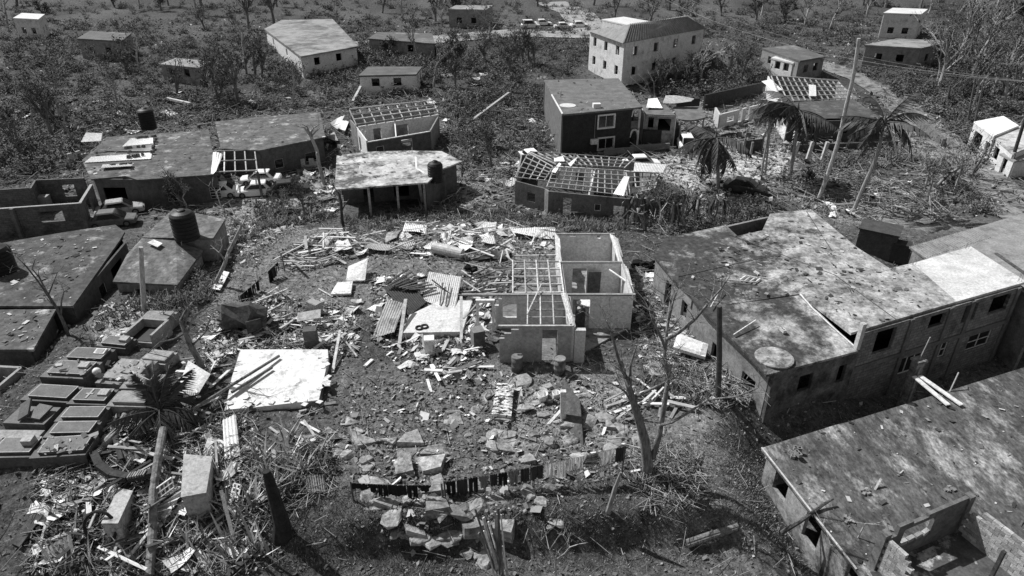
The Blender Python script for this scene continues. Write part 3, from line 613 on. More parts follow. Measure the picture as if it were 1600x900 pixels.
# corrugated sheets ------------------------------------------------
def corr(a, b, c, d, lab, m='zinc', amp=.035, n=None, group=None, cat='roof sheet', name='zinc_sheet', curl=0.):
    """corrugated sheet a-b (across the ridges) by a-d (along them)"""
    a, b, c, d = map(Vector, (a, b, c, d)); L = (b - a).length; n = n or max(6, int(L / .15) * 2); nr = (b - a).cross(d - a).normalized(); nr = nr if nr.z > 0 else -nr; vs_ = []; fs = []; K = 4
    ph = random.uniform(0, 6)
    for j in range(K):
        v = j / (K - 1.)
        for i in range(n + 1):
            u = i / n; p = (a.lerp(b, u)).lerp(d.lerp(c, u), v); vs_.append(p + nr * ((amp if i % 2 else -amp) + curl * math.sin(u * 3 + ph) * (v - .5) * 2 + curl * .5 * math.sin(v * 5 + ph)))
    for j in range(K - 1):
        for i in range(n): q = j * (n + 1) + i; fs.append((q, q + 1, q + n + 2, q + n + 1))
    ctr = (a + b + c + d) / 4; mb = MB().add(vs_, fs); o = solo(name, mb, m, lab, cat, ctr, group)
    s = o.modifiers.new('thick', 'SOLIDIFY'); s.thickness = .012; return o
def gs(pix, dz=(.1, .1, .1, .1)): return [G(x, y) + Vector((0, 0, z)) for (x, y), z in zip(pix, dz)]
corr(*gs([(672, 442), (722, 450), (710, 496), (660, 474)], (.9, .9, .3, .3)), 'large pale ribbed roof panel with battens sliding off the tiled slab', 'zinc', .02)
for a, b in (((676, 456), (705, 470)), ((693, 461), (688, 486)), ((703, 462), (697, 488))):
    solo('batten', MB().bar(G(*a) + Vector((0, 0, .95)), G(*b) + Vector((0, 0, .5)), .07, .07), 'darkwood', 'dark batten on the large pale ribbed roof panel', 'batten', G(*a) + Vector((0, 0, .9)), 'battens on the pale roof panel')
corr(*gs([(600, 460), (634, 447), (667, 482), (640, 498)], (.5, .9, .5, .2)), 'dark collapsed roof panel showing its slats beside the pale panel', mat('dark_sheet', .03, .06, 3, rough=.7), .03)
t_ = thing('collapsed_roof_frame', 'dark collapsed roof frame with close slats propped on the debris', 'roof frame', G(640, 470))
for k in range(8):
    f = k / 7.; a = G(604 + 20 * f, 462 - 6 * f) + Vector((0, 0, .9 - .1 * f)); b = G(640 + 26 * f, 446 + 8 * f) + Vector((0, 0, 1.3 - .2 * f)); part('slat', MB().bar(a + Vector((.22 * k, -.28 * k, 0)) * .6, b + Vector((.22 * k, -.28 * k, -.05 * k)) * .6, .16, .05), 'darkwood', t_)
corr(*gs([(607, 484), (634, 487), (617, 528), (582, 531)], (.7, .8, .3, .25)), 'crumpled stained sheet with holes sagging over the edge of the tiled slab', mat('stained_sheet', .28, .5, 1.5, c2=.12, s2=.8, t2=.55), .02, curl=.12)
corr(*gs([(351, 670), (372, 665), (376, 716), (352, 722)], (.55, .7, .15, .1)), 'bright white corrugated sheet leaning below the white floor slab', mat('bright_sheet', .7, .85, 2), .04)
corr(*gs([(476, 747), (507, 748), (510, 773), (481, 774)], (.2, .2, .1, .1)), 'small striped corrugated sheet lying on the dark grass', 'zinc', .09, n=16)
corr(*gs([(135, 680), (147, 678), (147, 706), (135, 708)], (.7, .7, .1, .1)), 'bright corrugated strip bent over the corner of the lowest grave', mat('bright_sheet', .7, .85, 2), .04)
corr(*gs([(125, 712), (140, 702), (146, 710), (132, 716)], (.2, .3, .2, .1)), 'small bright corrugated scrap at the foot of the lowest grave', mat('bright_sheet', .7, .85, 2), .04)
corr(*gs([(188, 708), (212, 700), (229, 718), (203, 734)], (.6, .7, .3, .2)), 'rusty ribbed sheet lying in the debris under the fallen palm', 'rustzinc', .06)
corr(*gs([(225, 812), (252, 800), (296, 776), (250, 838)], (.2, .4, .6, .2)), 'ribbed pale sheet under the leaning trunk beside the concrete tank', 'zinc', .06)
corr(*gs([(67, 868), (115, 845), (122, 890), (80, 905)], (.25, .35, .2, .1)), 'grey ribbed wall panel lying flat in the near left weeds', 'rustzinc', .03, n=14)
for i, q in enumerate([[(520, 395), (545, 380), (552, 395), (530, 402)], [(575, 383), (612, 392), (608, 398), (570, 396)], [(712, 382), (740, 378), (738, 396), (722, 398)], [(752, 380), (772, 378), (775, 388), (755, 388)], [(735, 412), (752, 404), (775, 396), (782, 405)], [(770, 412), (785, 392), (798, 398), (790, 410)], [(605, 368), (628, 362), (620, 376), (602, 382)], [(625, 385), (650, 388), (642, 396), (622, 395)], [(690, 370), (706, 368), (700, 384), (694, 385)], [(755, 352), (776, 352), (775, 364), (756, 363)], [(505, 378), (522, 374), (520, 384), (508, 386)], [(662, 392), (684, 384), (686, 392), (670, 398)], [(800, 365), (868, 368), (866, 376), (805, 376)], [(635, 352), (668, 354), (666, 370), (630, 368)]]):
    mm = ['zinc', 'zinc', mat('bright_sheet', .7, .85, 2), 'zinc', 'rustzinc', 'rustzinc', 'zinc', 'zinc', 'white', 'zinc', 'zinc', 'zinc', 'zinc', 'white'][i]
    corr(*gs(q, tuple(random.uniform(.1, .6) for _ in range(4))), 'bent roof sheet lying in the debris heap behind the roofless house', mm, .025, group='bent roof sheets in the debris heap', curl=.12)
# zinc roll
c = G(700, 400) + Vector((0, 0, .45)); mb = MB(); a_ = Vector((1.2, -.5, -.05))
mb.tube([c - a_, c, c + a_], [.42, .45, .42], 16); solo('barrel', mb, 'zinc', 'pale metal barrel lying on its side in the debris heap', 'barrel', c - Vector((0, 0, .45)), smooth=False)
# mattresses, boards
def mattress(lab, pix, dz, th, m, cat='mattress', name='mattress'):
    a, b, c, d = gs(pix, dz); t = thing(name, lab, cat, (a + b + c + d) / 4 - Vector((0, 0, th)))
    n = (b - a).cross(d - a).normalized(); n = n if n.z > 0 else -n; mb = MB(); K = 6; vs_ = []
    for j in range(K + 1):
        for i in range(K + 1):
            u, v = i / K, j / K; e = min(u, 1 - u, v, 1 - v); p = a.lerp(b, u).lerp(d.lerp(c, u), v); vs_.append(p + n * (th * (1 if e > .01 else .75) + .012 * math.sin(u * 30) * math.sin(v * 25)))
    fs = [(j * (K + 1) + i, j * (K + 1) + i + 1, (j + 1) * (K + 1) + i + 1, (j + 1) * (K + 1) + i) for j in range(K) for i in range(K)]
    part('top', mb.add(vs_, fs), m, t)
    mb = MB(); q = [a, b, c, d]; vs_ = [p + n * th * .75 for p in q] + [p for p in q]; fs = [(i, (i + 1) % 4, (i + 1) % 4 + 4, i + 4) for i in range(4)] + [(7, 6, 5, 4)]
    part('side_band', mb.add(vs_, fs), m, t); return t
MW = mat('mattress_white', .6, .78, 3, c2=.45, s2=2, t2=.6); MWS = mat('mattress_stained', .62, .75, 3, c2=.2, s2=3.2, t2=.6, w2=.04)
mattress('stained white mattress tilted on the dirt beside the bare tree', [(1050, 558), (1100, 570), (1104, 556), (1055, 544)], (.5, .35, .6, .9), .42, MWS)
mattress('pale mattress tilted on open dirt above the other pale mattress', [(541, 443), (571, 442), (577, 422), (546, 428)], (.1, .1, .9, .5), .18, MW)
mattress('pale mattress lying flat on open dirt below the tilted one', [(517, 465), (549, 464), (552, 445), (528, 446)], (.1, .1, .15, .1), .2, MW)
ZEB = mat('zebra_print', .02, .03, 1, c2=.7, s2=2.2, t2=.5, w2=.01, stretch=(1, 2.2, 1), speck=.1)
mz = mattress('mattress with a bold black and white print lying on rocky ground', [(768, 655), (799, 658), (803, 610), (777, 607)], (.15, .12, .2, .25), .25, ZEB)
mattress('bright white board panel leaning beside the white floor slab', [(284, 628), (308, 640), (332, 600), (300, 588)], (.9, .6, .6, 1.0), .12, mat('bright_sheet', .7, .85, 2), 'panel', 'wall_panel')
mattress('bright white panel lying on the slope below the hip roofed house', [(330, 456), (345, 458), (360, 432), (350, 430)], (.2, .2, .3, .3), .06, mat('bright_sheet', .7, .85, 2), 'panel', 'wall_panel')
# concrete water tank left, one more box
def trough(lab, pix, z, h, m):
    a, b, c, d = [P(x, y, z) for x, y in pix]; ctr = (a + b + c + d) / 4; t = thing('concrete_tank', lab, 'tank', Vector((ctr.x, ctr.y, hz(ctr.x, ctr.y))))
    part('wall', MB().prism([a, b, c, d], h), m, t); part('lid', MB().prism([p + (p - ctr).normalized() * .06 + Vector((0, 0, .07)) for p in (a, b, c, d)], .066), m, t)
    FOOT.append([xy(p) for p in (a, b, c, d)]); return t
trough('large plastered concrete box with pipe and stains among the near left debris', [(284, 777), (322, 770), (331, 716), (288, 712)], .9, 2.2, mat('tank_plaster', .3, .42, 1.5, c2=.14, s2=1.3, t2=.6))
trough('stained flat concrete tomb with pale rim in the near left debris', [(160, 818), (185, 818), (207, 770), (186, 765)], .5, 1.4, mat('tank_stained', .36, .5, 1.5, c2=.15, s2=1.5, t2=.55))
dk = thing('overturned_tank', 'big dark scorched tank lying open beside the white floor slab', 'tank', G(385, 520))
c = G(385, 515) + Vector((0, 0, .9))
mb = MB().tube([c + Vector((-1.35, -.2, .1)), c + Vector((-.9, -.15, .12)), c + Vector((-.3, -.05, .15)), c + Vector((.3, .1, .05)), c + Vector((.8, .25, -.1)), c + Vector((1.3, .4, -.2))], [.7, 1.0, .85, 1.0, .8, .75], 11); mb.v = [tuple(Vector(v) + Vector((random.uniform(-.14, .14), random.uniform(-.14, .14), random.uniform(-.16, .12)))) for v in mb.v]
part('shell', mb, mat('scorched', .03, .1, 2, c2=.16, s2=1.4, t2=.58), dk)
part('torn_panel', MB().box(c + Vector((.9, -.8, -.2)), (.9, .06, 1.1), .5, .2), mat('scorched', .03, .1), dk)
part('opening', MB().lathe(c + Vector((-1.2, -.75, .2)), [(.3, -.05), (.34, 0), (.2, .05)], 14), 'black', dk)
# sign post / small table
solo('slab_tablet', MB().slab(G(880, 655) + Vector((-.2, 0, 0)), G(912, 700), G(905, 645) + Vector((0, 0, .8)), G(878, 612) + Vector((0, 0, 1.0)), .12), 'darkwood', 'dark board propped upright against the pale post among rocks', 'board', G(895, 680))
solo('prop_post', MB().bar(G(880, 655) + Vector((0, 0, -.1)), G(878, 655) + Vector((0, 0, 1.9)), .3, .25), 'palewood', 'pale leaning post standing among the rocks by the pots', 'post', G(880, 655))
solo('prop_plank', MB().bar(G(856, 664), G(876, 650) + Vector((0, 0, .35)), .16, .06), 'palewood', 'pale plank end leaning on the post among the rocks', 'plank', G(856, 664))
for x, y, r, lab in ((848, 627, .3, 'open dark pot on the rocks beside the pale bucket'), (859, 630, .22, 'small dark pot on the rocks between bucket and big pot'), (869, 622, .24, 'pale plastic bucket on the rocks beside the dark pots')):
    b = G(x, y); solo('bucket', MB().lathe(b, [(r * .8, 0), (r, r * 1.7), (r * .92, r * 1.7), (r * .75, .1), (.01, .1)], 16), 'white' if 'pale' in lab else 'metal', lab, 'bucket', b, smooth=True)
# poles on the white slab
for a, b in (((300, 640), (436, 556)), ((362, 613), (425, 574))):
    solo('pole', MB().tube([P(*a, .75 if a[0] > 340 else 1.1), P(*b, .68)], .09, 7), 'bark', 'long round pole lying across the white floor slab', 'pole', P(*a, .6), 'poles on the white slab')
# ================================================================ graves
GRD = mat('grave_dark', .06, .115, 1.5, c2=.2, s2=.9, t2=.68, rand=.25, rough=.6); GRP = mat('grave_pale', .2, .31, 1.5, c2=.16, s2=.9, t2=.6, rand=.2); GRE = mat('grave_edge', .3, .45, 2)
def grave(lab, fl, fr, depth, h=.55, z=1.5, m=GRD, slab=True, head=None, extra=None, slabs=1):
    depth *= .9; a = P(*fl, z); b = P(*fr, z); w = b - a; u = w.normalized(); n = Vector((-u.y, u.x, 0)); c = (a + b) / 2 + n * depth / 2; gz = hz(c.x, c.y)
    t = thing('tomb', lab, 'tomb', Vector((c.x, c.y, gz)), 'tombs in the burial plot'); rz = math.atan2(u.y, u.x) + random.uniform(-.025, .025); L = w.length
    zb = min(gz, hz(a.x, a.y), hz(b.x, b.y)) - .3
    part('base', MB().box((c.x, c.y, (z + zb) / 2), (L, depth, z - zb), rz), m, t)
    if slab:
        for k in range(slabs):
            lw = (L * .8) / slabs; q = c + u * ((k - (slabs - 1) / 2) * L * .84 / slabs + L * .04)
            s = part('slab', MB().box((q.x, q.y, z + .08), (lw, depth * .72, .16), rz), m, t)
            part('slab_rim', MB().box((q.x, q.y, z + .165), (lw + .05, depth * .72 + .05, .024), rz), GRE if m is GRD else GRP, s)
            part('slab_face', MB().box((q.x, q.y, z + .179), (lw - .06, depth * .72 - .06, .01), rz), m, s)
    if head:
        q = c + u * L * .3 + n * depth * .05; part('headstone', MB().box((q.x, q.y, z + .16 + head / 2), (.5, .42, head), rz, .12), GRE, t)
    if extra: extra(t, c, u, n, L, depth, z, rz)
    FOOT.append([xy(c + u * (sx * L / 2) + n * (sy * depth / 2)) for sx, sy in ((-1, -1), (1, -1), (1, 1), (-1, 1))])
    return t
def cross(t, c, u, n, L, D, z, rz):
    part('cross', MB().box(c + Vector((0, 0, z - c.z + .2)) - u * .1, (.1, D * .6, .04), rz).box(c + Vector((0, 0, z - c.z + .199)) - u * .1, (.4, .1, .038), rz), GRE, t)
def broken(t, c, u, n, L, D, z, rz):
    part('broken_lid', MB().box(c + Vector((0, 0, z - c.z + .35)) - u * L * .12, (L * .3, D * .8, .1), rz + .3, .25, -.5), GRD, t); part('broken_lid', MB().box(c + Vector((0, 0, z - c.z + .22)) + u * L * .22, (L * .34, D * .7, .1), rz - .1, .1, .1), GRD, t)
def photo(t, c, u, n, L, D, z, rz):
    q = c + u * L * .3 + n * D * .08; part('plaque', MB().box((q.x, q.y, z + .23), (.62, .42, .09), rz, .2), mat('plaque_pale', .55, .7, 3), t); part('plaque_face', MB().box((q.x, q.y - .01, z + .285), (.42, .28, .012), rz, .2), 'metal', t)
def opened(t, c, u, n, L, D, z, rz):
    mb = MB()
    for s in (-1, 1): mb.box(c + u * s * (L / 2 - .08) + Vector((0, 0, z - c.z + .3)), (.16, D, .6), rz)
    mb.box(c + n * (D / 2 - .08) + Vector((0, 0, z - c.z + .297)), (L - .33, .16, .6), rz)
    part('vault_wall', mb, GRP, t); part('vault_floor', MB().box(c + Vector((0, 0, z - c.z + .02)), (L - .33, D - .2, .04), rz), 'black', t)
grave('dark stepped tomb with a pale framed plaque on its slab', (93, 564), (159, 567), 1.5, z=1.6, extra=photo)
grave('tall dark tomb with small raised headstone and thin pale rim', (61, 589), (133, 592), 1.75, z=1.75, head=.18)
grave('weathered dark tomb with low stepped slab and no plaque', (31, 625), (106, 629), 1.5, z=1.5)
grave('tomb with a cracked lid tipped up in two pieces', (4, 661), (69, 663), 1.5, z=1.4, slab=False, extra=broken)
grave('low plain tomb base strip beside the cracked lid tomb', (-25, 686), (55, 688), .8, z=1.2, slab=False, m=GRP)
grave('stepped tomb carrying a bulky pale block headstone', (-25, 716), (48, 714), 1.6, z=1.2, head=.35)
grave('broad dark tomb lowest on the slope beside the bright sheet', (45, 717), (134, 710), 1.6, z=1.3)
grave('plain slab tomb second up the slope from the bright sheet', (66, 684), (142, 682), 1.25, z=1.4)
grave('plain slab tomb third up the slope with worn corner', (84, 659), (156, 658), 1.25, z=1.45)
grave('dark tomb marked with a thin cross and small headstone', (103, 631), (164, 633), 1.45, z=1.5, head=.14, extra=cross)
grave('wide pale tomb with two low steps and a clean top', (148, 598), (208, 603), 2.6, z=1.5, m=GRP)
grave('pale double slab tomb half hidden by the fallen palm', (165, 635), (228, 636), 1.4, z=1.5, m=GRP)
grave('pale tomb slab above the fallen palm fronds', (186, 607), (250, 607), 1.3, z=1.55, m=GRP)
grave('pale slab tomb beside the open vault under the gnarled tree', (214, 566), (258, 570), 1.4, z=1.3, m=GRP)
grave('narrow dark tomb between the plaque tomb and the open vault', (150, 541), (196, 545), 1.2, z=1.35, head=.2)
grave('open empty vault with thick pale rim', (197, 533), (241, 537), 2.0, z=1.2, m=GRP, slab=False, extra=opened)
grave('high pale tomb standing at the head of the plot by the pole', (213, 504), (262, 505), 1.5, z=1.4, m=GRP)
b = G(157, 597); solo('white_ball', MB().lathe(b + Vector((0, 0, .5)), [(.02, -.02)] + [(.22 * math.sin(t), .2 - .22 * math.cos(t)) for t in np.linspace(.1, PI - .1, 8)], 14), mat('bright_sheet', .7, .85, 2), 'round white ball wedged between the dark and pale tombs', 'ball', b, smooth=True)
# ================================================================ left houses
def flat_house(name, lab, pix, z, zb, m, walls=True, th=.15, inset=.3, wm=None, wallops={}, base=None):
    pts = [P(x, y, z) for x, y in pix]; c = sum(pts, Vector()) / len(pts)
    t = thing(name, lab, 'house', Vector((c.x, c.y, zb))); part('roof_slab', MB().prism(pts, th), m, t); n = len(pts)
    ins = []
    for i in range(n):   # inset corners along the edge bisectors
        a, b, d = pts[i - 1], pts[i], pts[(i + 1) % n]; e1 = (a - b); e2 = (d - b); e1.z = e2.z = 0; v = (e1.normalized() + e2.normalized())
        v = v.normalized() if v.length > .05 else Vector((-e2.y, e2.x, 0)).normalized()
        if (c - b).dot(v) < 0 and n < 5: v = -v
        q = b + v * inset * 1.3
        ins.append(q)
    if walls:
        for i in range(n):
            wall(t, ins[i], ins[(i + 1) % n], z - th - .001, zb - .5, .16, wallops.get(i, []), wm or PLASTER)
            for o in wallops.get(i, []):
                if o[3] - o[2] < 1.5: window(t, ins[i], ins[(i + 1) % n], *o, zb - .5, .16, 'white', 1, 3, .06)
    FOOT.append([xy(p) for p in pts]); t['_i'] = 0; del t['_i']
    return t, pts, ins
ROOFD2 = mat('dark_felt_roof', .035, .1, 1.1, c2=.3, s2=.55, t2=.6, w2=.05, bump=.3, speck=.5, sscale=3.)
flat_house('flat_roofed_house', 'dark flat roofed house with black tank above the burial plot', [(-40, 388), (22, 376), (105, 362), (180, 351), (195, 362), (186, 377), (114, 478), (-40, 478)], 1.4, -1.6, ROOFD2, wm=mat('dark_wall', .05, .1, 1.5), wallops={5: [(1.5, 3.6, 1.0, 2.8), (5, 6, 1.4, 2.6)]})
flat_house('flat_roofed_house', 'low flat roofed house with pale scuffs beside the burial plot', [(-60, 485), (88, 482), (52, 546), (-60, 546)], 1.2, -1.4, mat('low_roof', .05, .13, 1.1, c2=.45, s2=.55, t2=.6, w2=.04, speck=.5, sscale=3.), wm=mat('dark_wall', .05, .1))
tk = thing('open_cistern', 'open block cistern with a pale rim at the low end of the plot', 'cistern', P(5, 590, 0))
for a, b in (((-20, 571), (32, 574)), ((32, 574), (-5, 605)), ((-20, 571), (-40, 600))):
    wall(tk, P(*a, .7), P(*b, .7), .7, -2, .18, [], mat('cistern_rim', .2, .34, 2))
# hip roofed house with tank
hh = thing('hip_roofed_house', 'low house with a worn sloping grey roof below the black tank', 'house', P(250, 430, -1))
RG2 = mat('worn_grey_roof', .06, .19, 1.1, c2=.4, s2=.6, t2=.6, w2=.05, bump=.3, speck=.5, sscale=3.)
e = [P(176, 440, 1.0), P(277, 445, 1.0), P(317, 391, 1.2), P(275, 376, 2.0), P(222, 372, 2.0), P(198, 398, 1.4)]
part('roof', MB().add(e + [p - Vector((0, 0, .14)) for p in e], [(0, 1, 4, 5), (1, 2, 3, 4), (11, 10, 7, 6), (10, 9, 8, 7), (0, 6, 7, 1), (1, 7, 8, 2), (2, 8, 9, 3), (3, 9, 10, 4), (4, 10, 11, 5), (5, 11, 6, 0)]), RG2, hh)
e2 = [P(222, 371, 2.05), P(333, 372, 2.05), P(352, 342, 2.05), P(271, 326, 2.05)]
part('roof_slab', MB().prism(e2, .15), RG2, hh)
ct = sum(e2, Vector()) / 4
for i in range(4): wall(hh, e2[i].lerp(ct, .06), e2[(i + 1) % 4].lerp(ct, .06), 1.88, -2, .15, [(1.5, 2.6, 1.5, 2.7)] if i == 0 else [], PLASTER)
cb = (e[0] + e[1] + e[2] + e[4]) / 4
for a, b in ((e[0], e[1]), (e[1], e[2]), (e[5], e[0])): wall(hh, a.lerp(cb, .08), b.lerp(cb, .08), .84, -2, .15, [(1.2, 2.2, 1.2, 2.4)] if a is e[0] else [], PLASTER)
FOOT += [[xy(p) for p in e], [xy(p) for p in e2]]
solo('roof_patch', MB().prism([P(230, 379, 2.09), P(240, 374, 2.09), P(254, 380, 2.09), P(246, 386, 2.0)], .03), 'zinc', 'pale square patch sheet lying on the worn sloping roof', 'sheet', P(242, 380, 2.0))
# tanks
def tank(lab, px, py, z, r, h):
    b = P(px, py, z); t = thing('water_tank', lab, 'water tank', b, 'black plastic water tanks'); pr = [(r * .97, 0), (r, .05)]
    k = int(h / .28)
    for i in range(k): zz = .1 + (h - .2) * i / k; dz = (h - .2) / k; pr += [(r, zz), (r, zz + dz * .62), (r * .955, zz + dz * .72), (r * .955, zz + dz * .9)]
    pr += [(r, h - .08), (r * .97, h), (r * .8, h + .16), (r * .45, h + .27), (r * .3, h + .3)]
    part('shell', MB().lathe(b, pr, 28), mat('black_plastic', .008, .014, 2, rough=.5, bump=.05), t)
    part('lid', MB().lathe(b + Vector((0, 0, h + .27)), [(r * .32, 0), (r * .33, .1), (r * .25, .14), (.02, .15)], 18), 'black', t)
    part('outlet', MB().tube([b + Vector((0, -r, .15)), b + Vector((0, -r - .15, .15)), b + Vector((0, -r - .15, -.1))], .035, 6), 'metal', t)
    return t
tank('black ribbed water tank standing on the worn grey hip roof', 293, 372, 2.05, .92, 1.95)
tank('black ribbed water tank standing on the dark roof above the low house', 6, 424, 1.4, .9, 1.75)
tank('tall black water tank behind the roof of weighted sheets', 233, 201, .2, .95, 2.2)
tank('black water tank on a plinth at the corner of the pale stained roof', 681, 283, .7, .75, 1.7)
# leaning poles left
pb = G(224, 486); solo('wooden_pole', MB().tube([pb - Vector((0, 0, .3)), PY(222, 432, pb.y), PY(220, 386, pb.y)], [.17, .16, .14], 10), 'palebark', 'pale round wooden pole standing at the head of the burial plot', 'pole', pb)
# roofless block house
rb = thing('roofless_house', 'roofless house of bare grey block walls with square window holes', 'house', P(70, 350, -2))
BLK2 = mat('left_block', .11, .19, 1.5, c2=.06, s2=.5, t2=.58, brick=.6)
zt2 = .9; zb2 = -2.3
A = P(-60, 331, zt2); B = P(125, 318, zt2); C = P(143, 289, zt2); D = P(55, 281, zt2); E_ = P(131, 278, zt2)
L_ = (Vector(xy(B)) - Vector(xy(A))).length
wall(rb, A, B, zt2, zb2, .18, [(L_ - 3.6, L_ - 1.6, 1.7, 2.7), (L_ - 9.5, L_ - 8.3, 1.6, 2.7)], BLK2)
wall(rb, B + Vector((.02, .1, 0)), C, zt2, zb2, .18, [(1.2, 3.0, 1.0, 2.9)], BLK2)
wall(rb, P(-60, 300, zt2), P(47, 293, zt2), zt2, zb2, .18, [], BLK2); wall(rb, D, E_, zt2, zb2, .18, [(2.2, 3.4, 1.4, 2.6)], BLK2); wall(rb, P(47, 294, zt2), D, zt2, zb2, .18, [], BLK2)
for q in (P(18, 327, zt2), B): part('column', MB().box((q.x, q.y - .02, (zt2 + zb2) / 2 + .03), (.3, .26, zt2 - zb2 + .06)), mat('beam_concrete', .09, .16), rb)
part('wall_cap', MB().bar(A + Vector((0, 0, .04)), B + Vector((0, 0, .04)), .24, .07), mat('wall_cap', .26, .36, 2), rb); part('wall_cap', MB().bar(B + Vector((0, 0, .045)), C + Vector((0, 0, .045)), .24, .07), mat('wall_cap', .26, .36), rb)
FOOT.append([xy(p) for p in (A, B, C, D)])
solo('washing_machine', MB().box(P(65, 316, -1) + Vector((0, 0, .2)), (1.5, .8, .9), .1), mat('grey_box', .22, .34, 2), 'pale boxy appliance left inside the bare block walls', 'appliance', P(65, 316, -1.6))
# long flat house with weighted sheets
RL5 = [(142, 280), (196, 275), (215, 281), (341, 272), (332, 236), (326, 203), (166, 214), (150, 232), (128, 250)]
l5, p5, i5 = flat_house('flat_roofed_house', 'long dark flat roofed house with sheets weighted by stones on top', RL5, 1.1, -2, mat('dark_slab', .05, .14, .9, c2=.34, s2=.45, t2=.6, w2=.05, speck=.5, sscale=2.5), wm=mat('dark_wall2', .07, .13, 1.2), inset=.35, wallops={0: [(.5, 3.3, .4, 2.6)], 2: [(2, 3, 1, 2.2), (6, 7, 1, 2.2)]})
STW = [[(131, 254), (236, 248), (238, 238), (142, 245)], [(150, 236), (238, 236), (240, 224), (196, 230)], [(190, 229), (240, 224), (240, 215), (204, 216)], [(126, 222), (158, 220), (160, 208), (134, 207)], [(158, 262), (206, 259), (208, 255), (160, 257)]]
for i, q in enumerate(STW):
    z = 1.2 + .05 * i if i != 3 else .6
    corr(*[P(x, y, z) for x, y in (q[0], q[1], q[2], q[3])], 'pale corrugated sheet held down by stones on the long dark roof' if i != 3 else 'crumpled pale sheet hanging off the back of the long dark roof', mat('bright_sheet', .7, .85, 2) if i in (0, 2) else 'zinc', .03, group='sheets weighted with stones' if i != 3 else None)
for k in range(34):
    q = random.choice([((140, 240), (238, 238)), ((200, 246), (236, 240)), ((196, 232), (240, 228)), ((204, 217), (242, 214)), ((155, 260), (205, 257)), ((236, 248), (243, 216))]); f = random.random()
    p = P(q[0][0] * (1 - f) + q[1][0] * f, q[0][1] * (1 - f) + q[1][1] * f, 1.3); s = random.uniform(.3, .5)
    solo('roof_stone', MB().box(p + Vector((0, 0, .1)), (s, s * .6, .28), random.uniform(0, 3), random.uniform(-.2, .2), 0, .75), mat('roof_stone', .06, .14, 3), 'dark stone weighing down a pale sheet on the long dark roof', 'stone', p, 'stones on the weighted sheets')
fr = thing('roof_frame', 'open timber roof frame between the weighted roof and tree stump house', 'roof frame', P(365, 260, -1.5))
a4 = [P(335, 238, 1), P(398, 236, 1), P(402, 268, 1), P(333, 271, 1)]
for i in range(5): part('rafter', MB().bar(a4[0].lerp(a4[1], i / 4), a4[3].lerp(a4[2], i / 4), .12, .14), 'palewood' if i % 2 else 'wood', fr)
for i in range(3): part('purlin', MB().bar(a4[0].lerp(a4[3], i / 2) + Vector((0, 0, .13)), a4[1].lerp(a4[2], i / 2) + Vector((0, 0, .13)), .12, .1), 'wood', fr)
for q in a4: part('post', MB().box((q.x, q.y, -.6), (.2, .2, 3.1)), 'wood', fr)
corr(P(329, 270, 1.3), P(338, 271, 1.3), P(347, 238, 1.4), P(333, 240, 1.3), 'bright torn sheet caught on the edge of the timber roof frame', mat('bright_sheet', .7, .85, 2), .03, curl=.2)
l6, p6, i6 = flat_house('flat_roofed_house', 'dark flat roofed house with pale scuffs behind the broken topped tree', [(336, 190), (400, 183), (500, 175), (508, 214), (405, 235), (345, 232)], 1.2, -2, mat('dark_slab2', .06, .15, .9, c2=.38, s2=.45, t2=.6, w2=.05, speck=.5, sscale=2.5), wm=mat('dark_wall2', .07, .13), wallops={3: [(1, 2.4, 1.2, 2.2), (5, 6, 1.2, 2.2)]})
A6 = i6[3]; B6 = i6[4]
# roofless house with rafters
def rafters(t, a, b, c, d, n, m_, w=.1, mat_='palewood', purl=True):   # a-b ridge, d-c eave
    for i in range(n): part('rafter', MB().bar(Vector(a).lerp(b, i / (n - 1.)), Vector(d).lerp(c, i / (n - 1.)), w, w * 1.3), mat_, t)
    for j in range(m_):
        f = j / (m_ - 1.); part('purlin', MB().bar(Vector(a).lerp(d, f) + Vector((0, 0, w * 1.15)), Vector(b).lerp(c, f) + Vector((0, 0, w * 1.15)), w, w), 'wood' if j % 2 else mat_, t)
k1 = thing('roofless_house', 'ruined house with a bare comb of rafters and open front rooms', 'house', P(615, 230, -1.8))
ra, rb_, rc, rd = P(546, 172, 2.2), P(676, 158, 2.2), P(685, 177, 1.2), P(557, 196, 1.2)
rafters(k1, ra, rb_, rc, rd, 10, 4, .11)
f0, f1 = P(573, 221, .9), P(672, 204, .9)
wall(k1, f0, f1, .7, -2.3, .16, [(1.0, 2.0, 1, 2.4), (4.2, 5.6, .6, 2.7)], mat('dark_wall2', .07, .13)); wall(k1, rd, f0, 1.0, -2.3, .16, [(1.2, 2.4, 1, 2.6)], WALLL); wall(k1, f1, rc, .9, -2.3, .16, [], PLASTER); wall(k1, rd, rc, 1.05, -2.3, .16, [(2, 3, .8, 2.8), (5, 6.6, .8, 2.8)], WALLL); wall(k1, ra, rb_, 1.6, -2.3, .16, [], PLASTER)
wall(k1, ra, rd, 1.0, -2.3, .16, [], PLASTER); wall(k1, rb_, rc, 1.0, -2.3, .16, [], PLASTER)
wall(k1, f0.lerp(f1, .45), rd.lerp(rc, .45), .85, -2.3, .14, [], WALLL)
for k in range(4): part('leaning_rafter', MB().bar(P(561 + 3 * k, 236, -1.5), P(556 + 5 * k, 196 + 3 * k, 1.3), .1, .12), 'palewood', k1)
window(k1, f0, f1, 1.0, 2.0, 1, 2.4, -2.3, .16, 'white', 0, 0, .12)
part('front_beam', MB().bar(f0 + Vector((0, 0, -.1)), f1 + Vector((0, 0, -.1)), .2, .1), 'palewood', k1)
FOOT.append([xy(p) for p in (ra, rb_, rc, f1, f0, rd)])
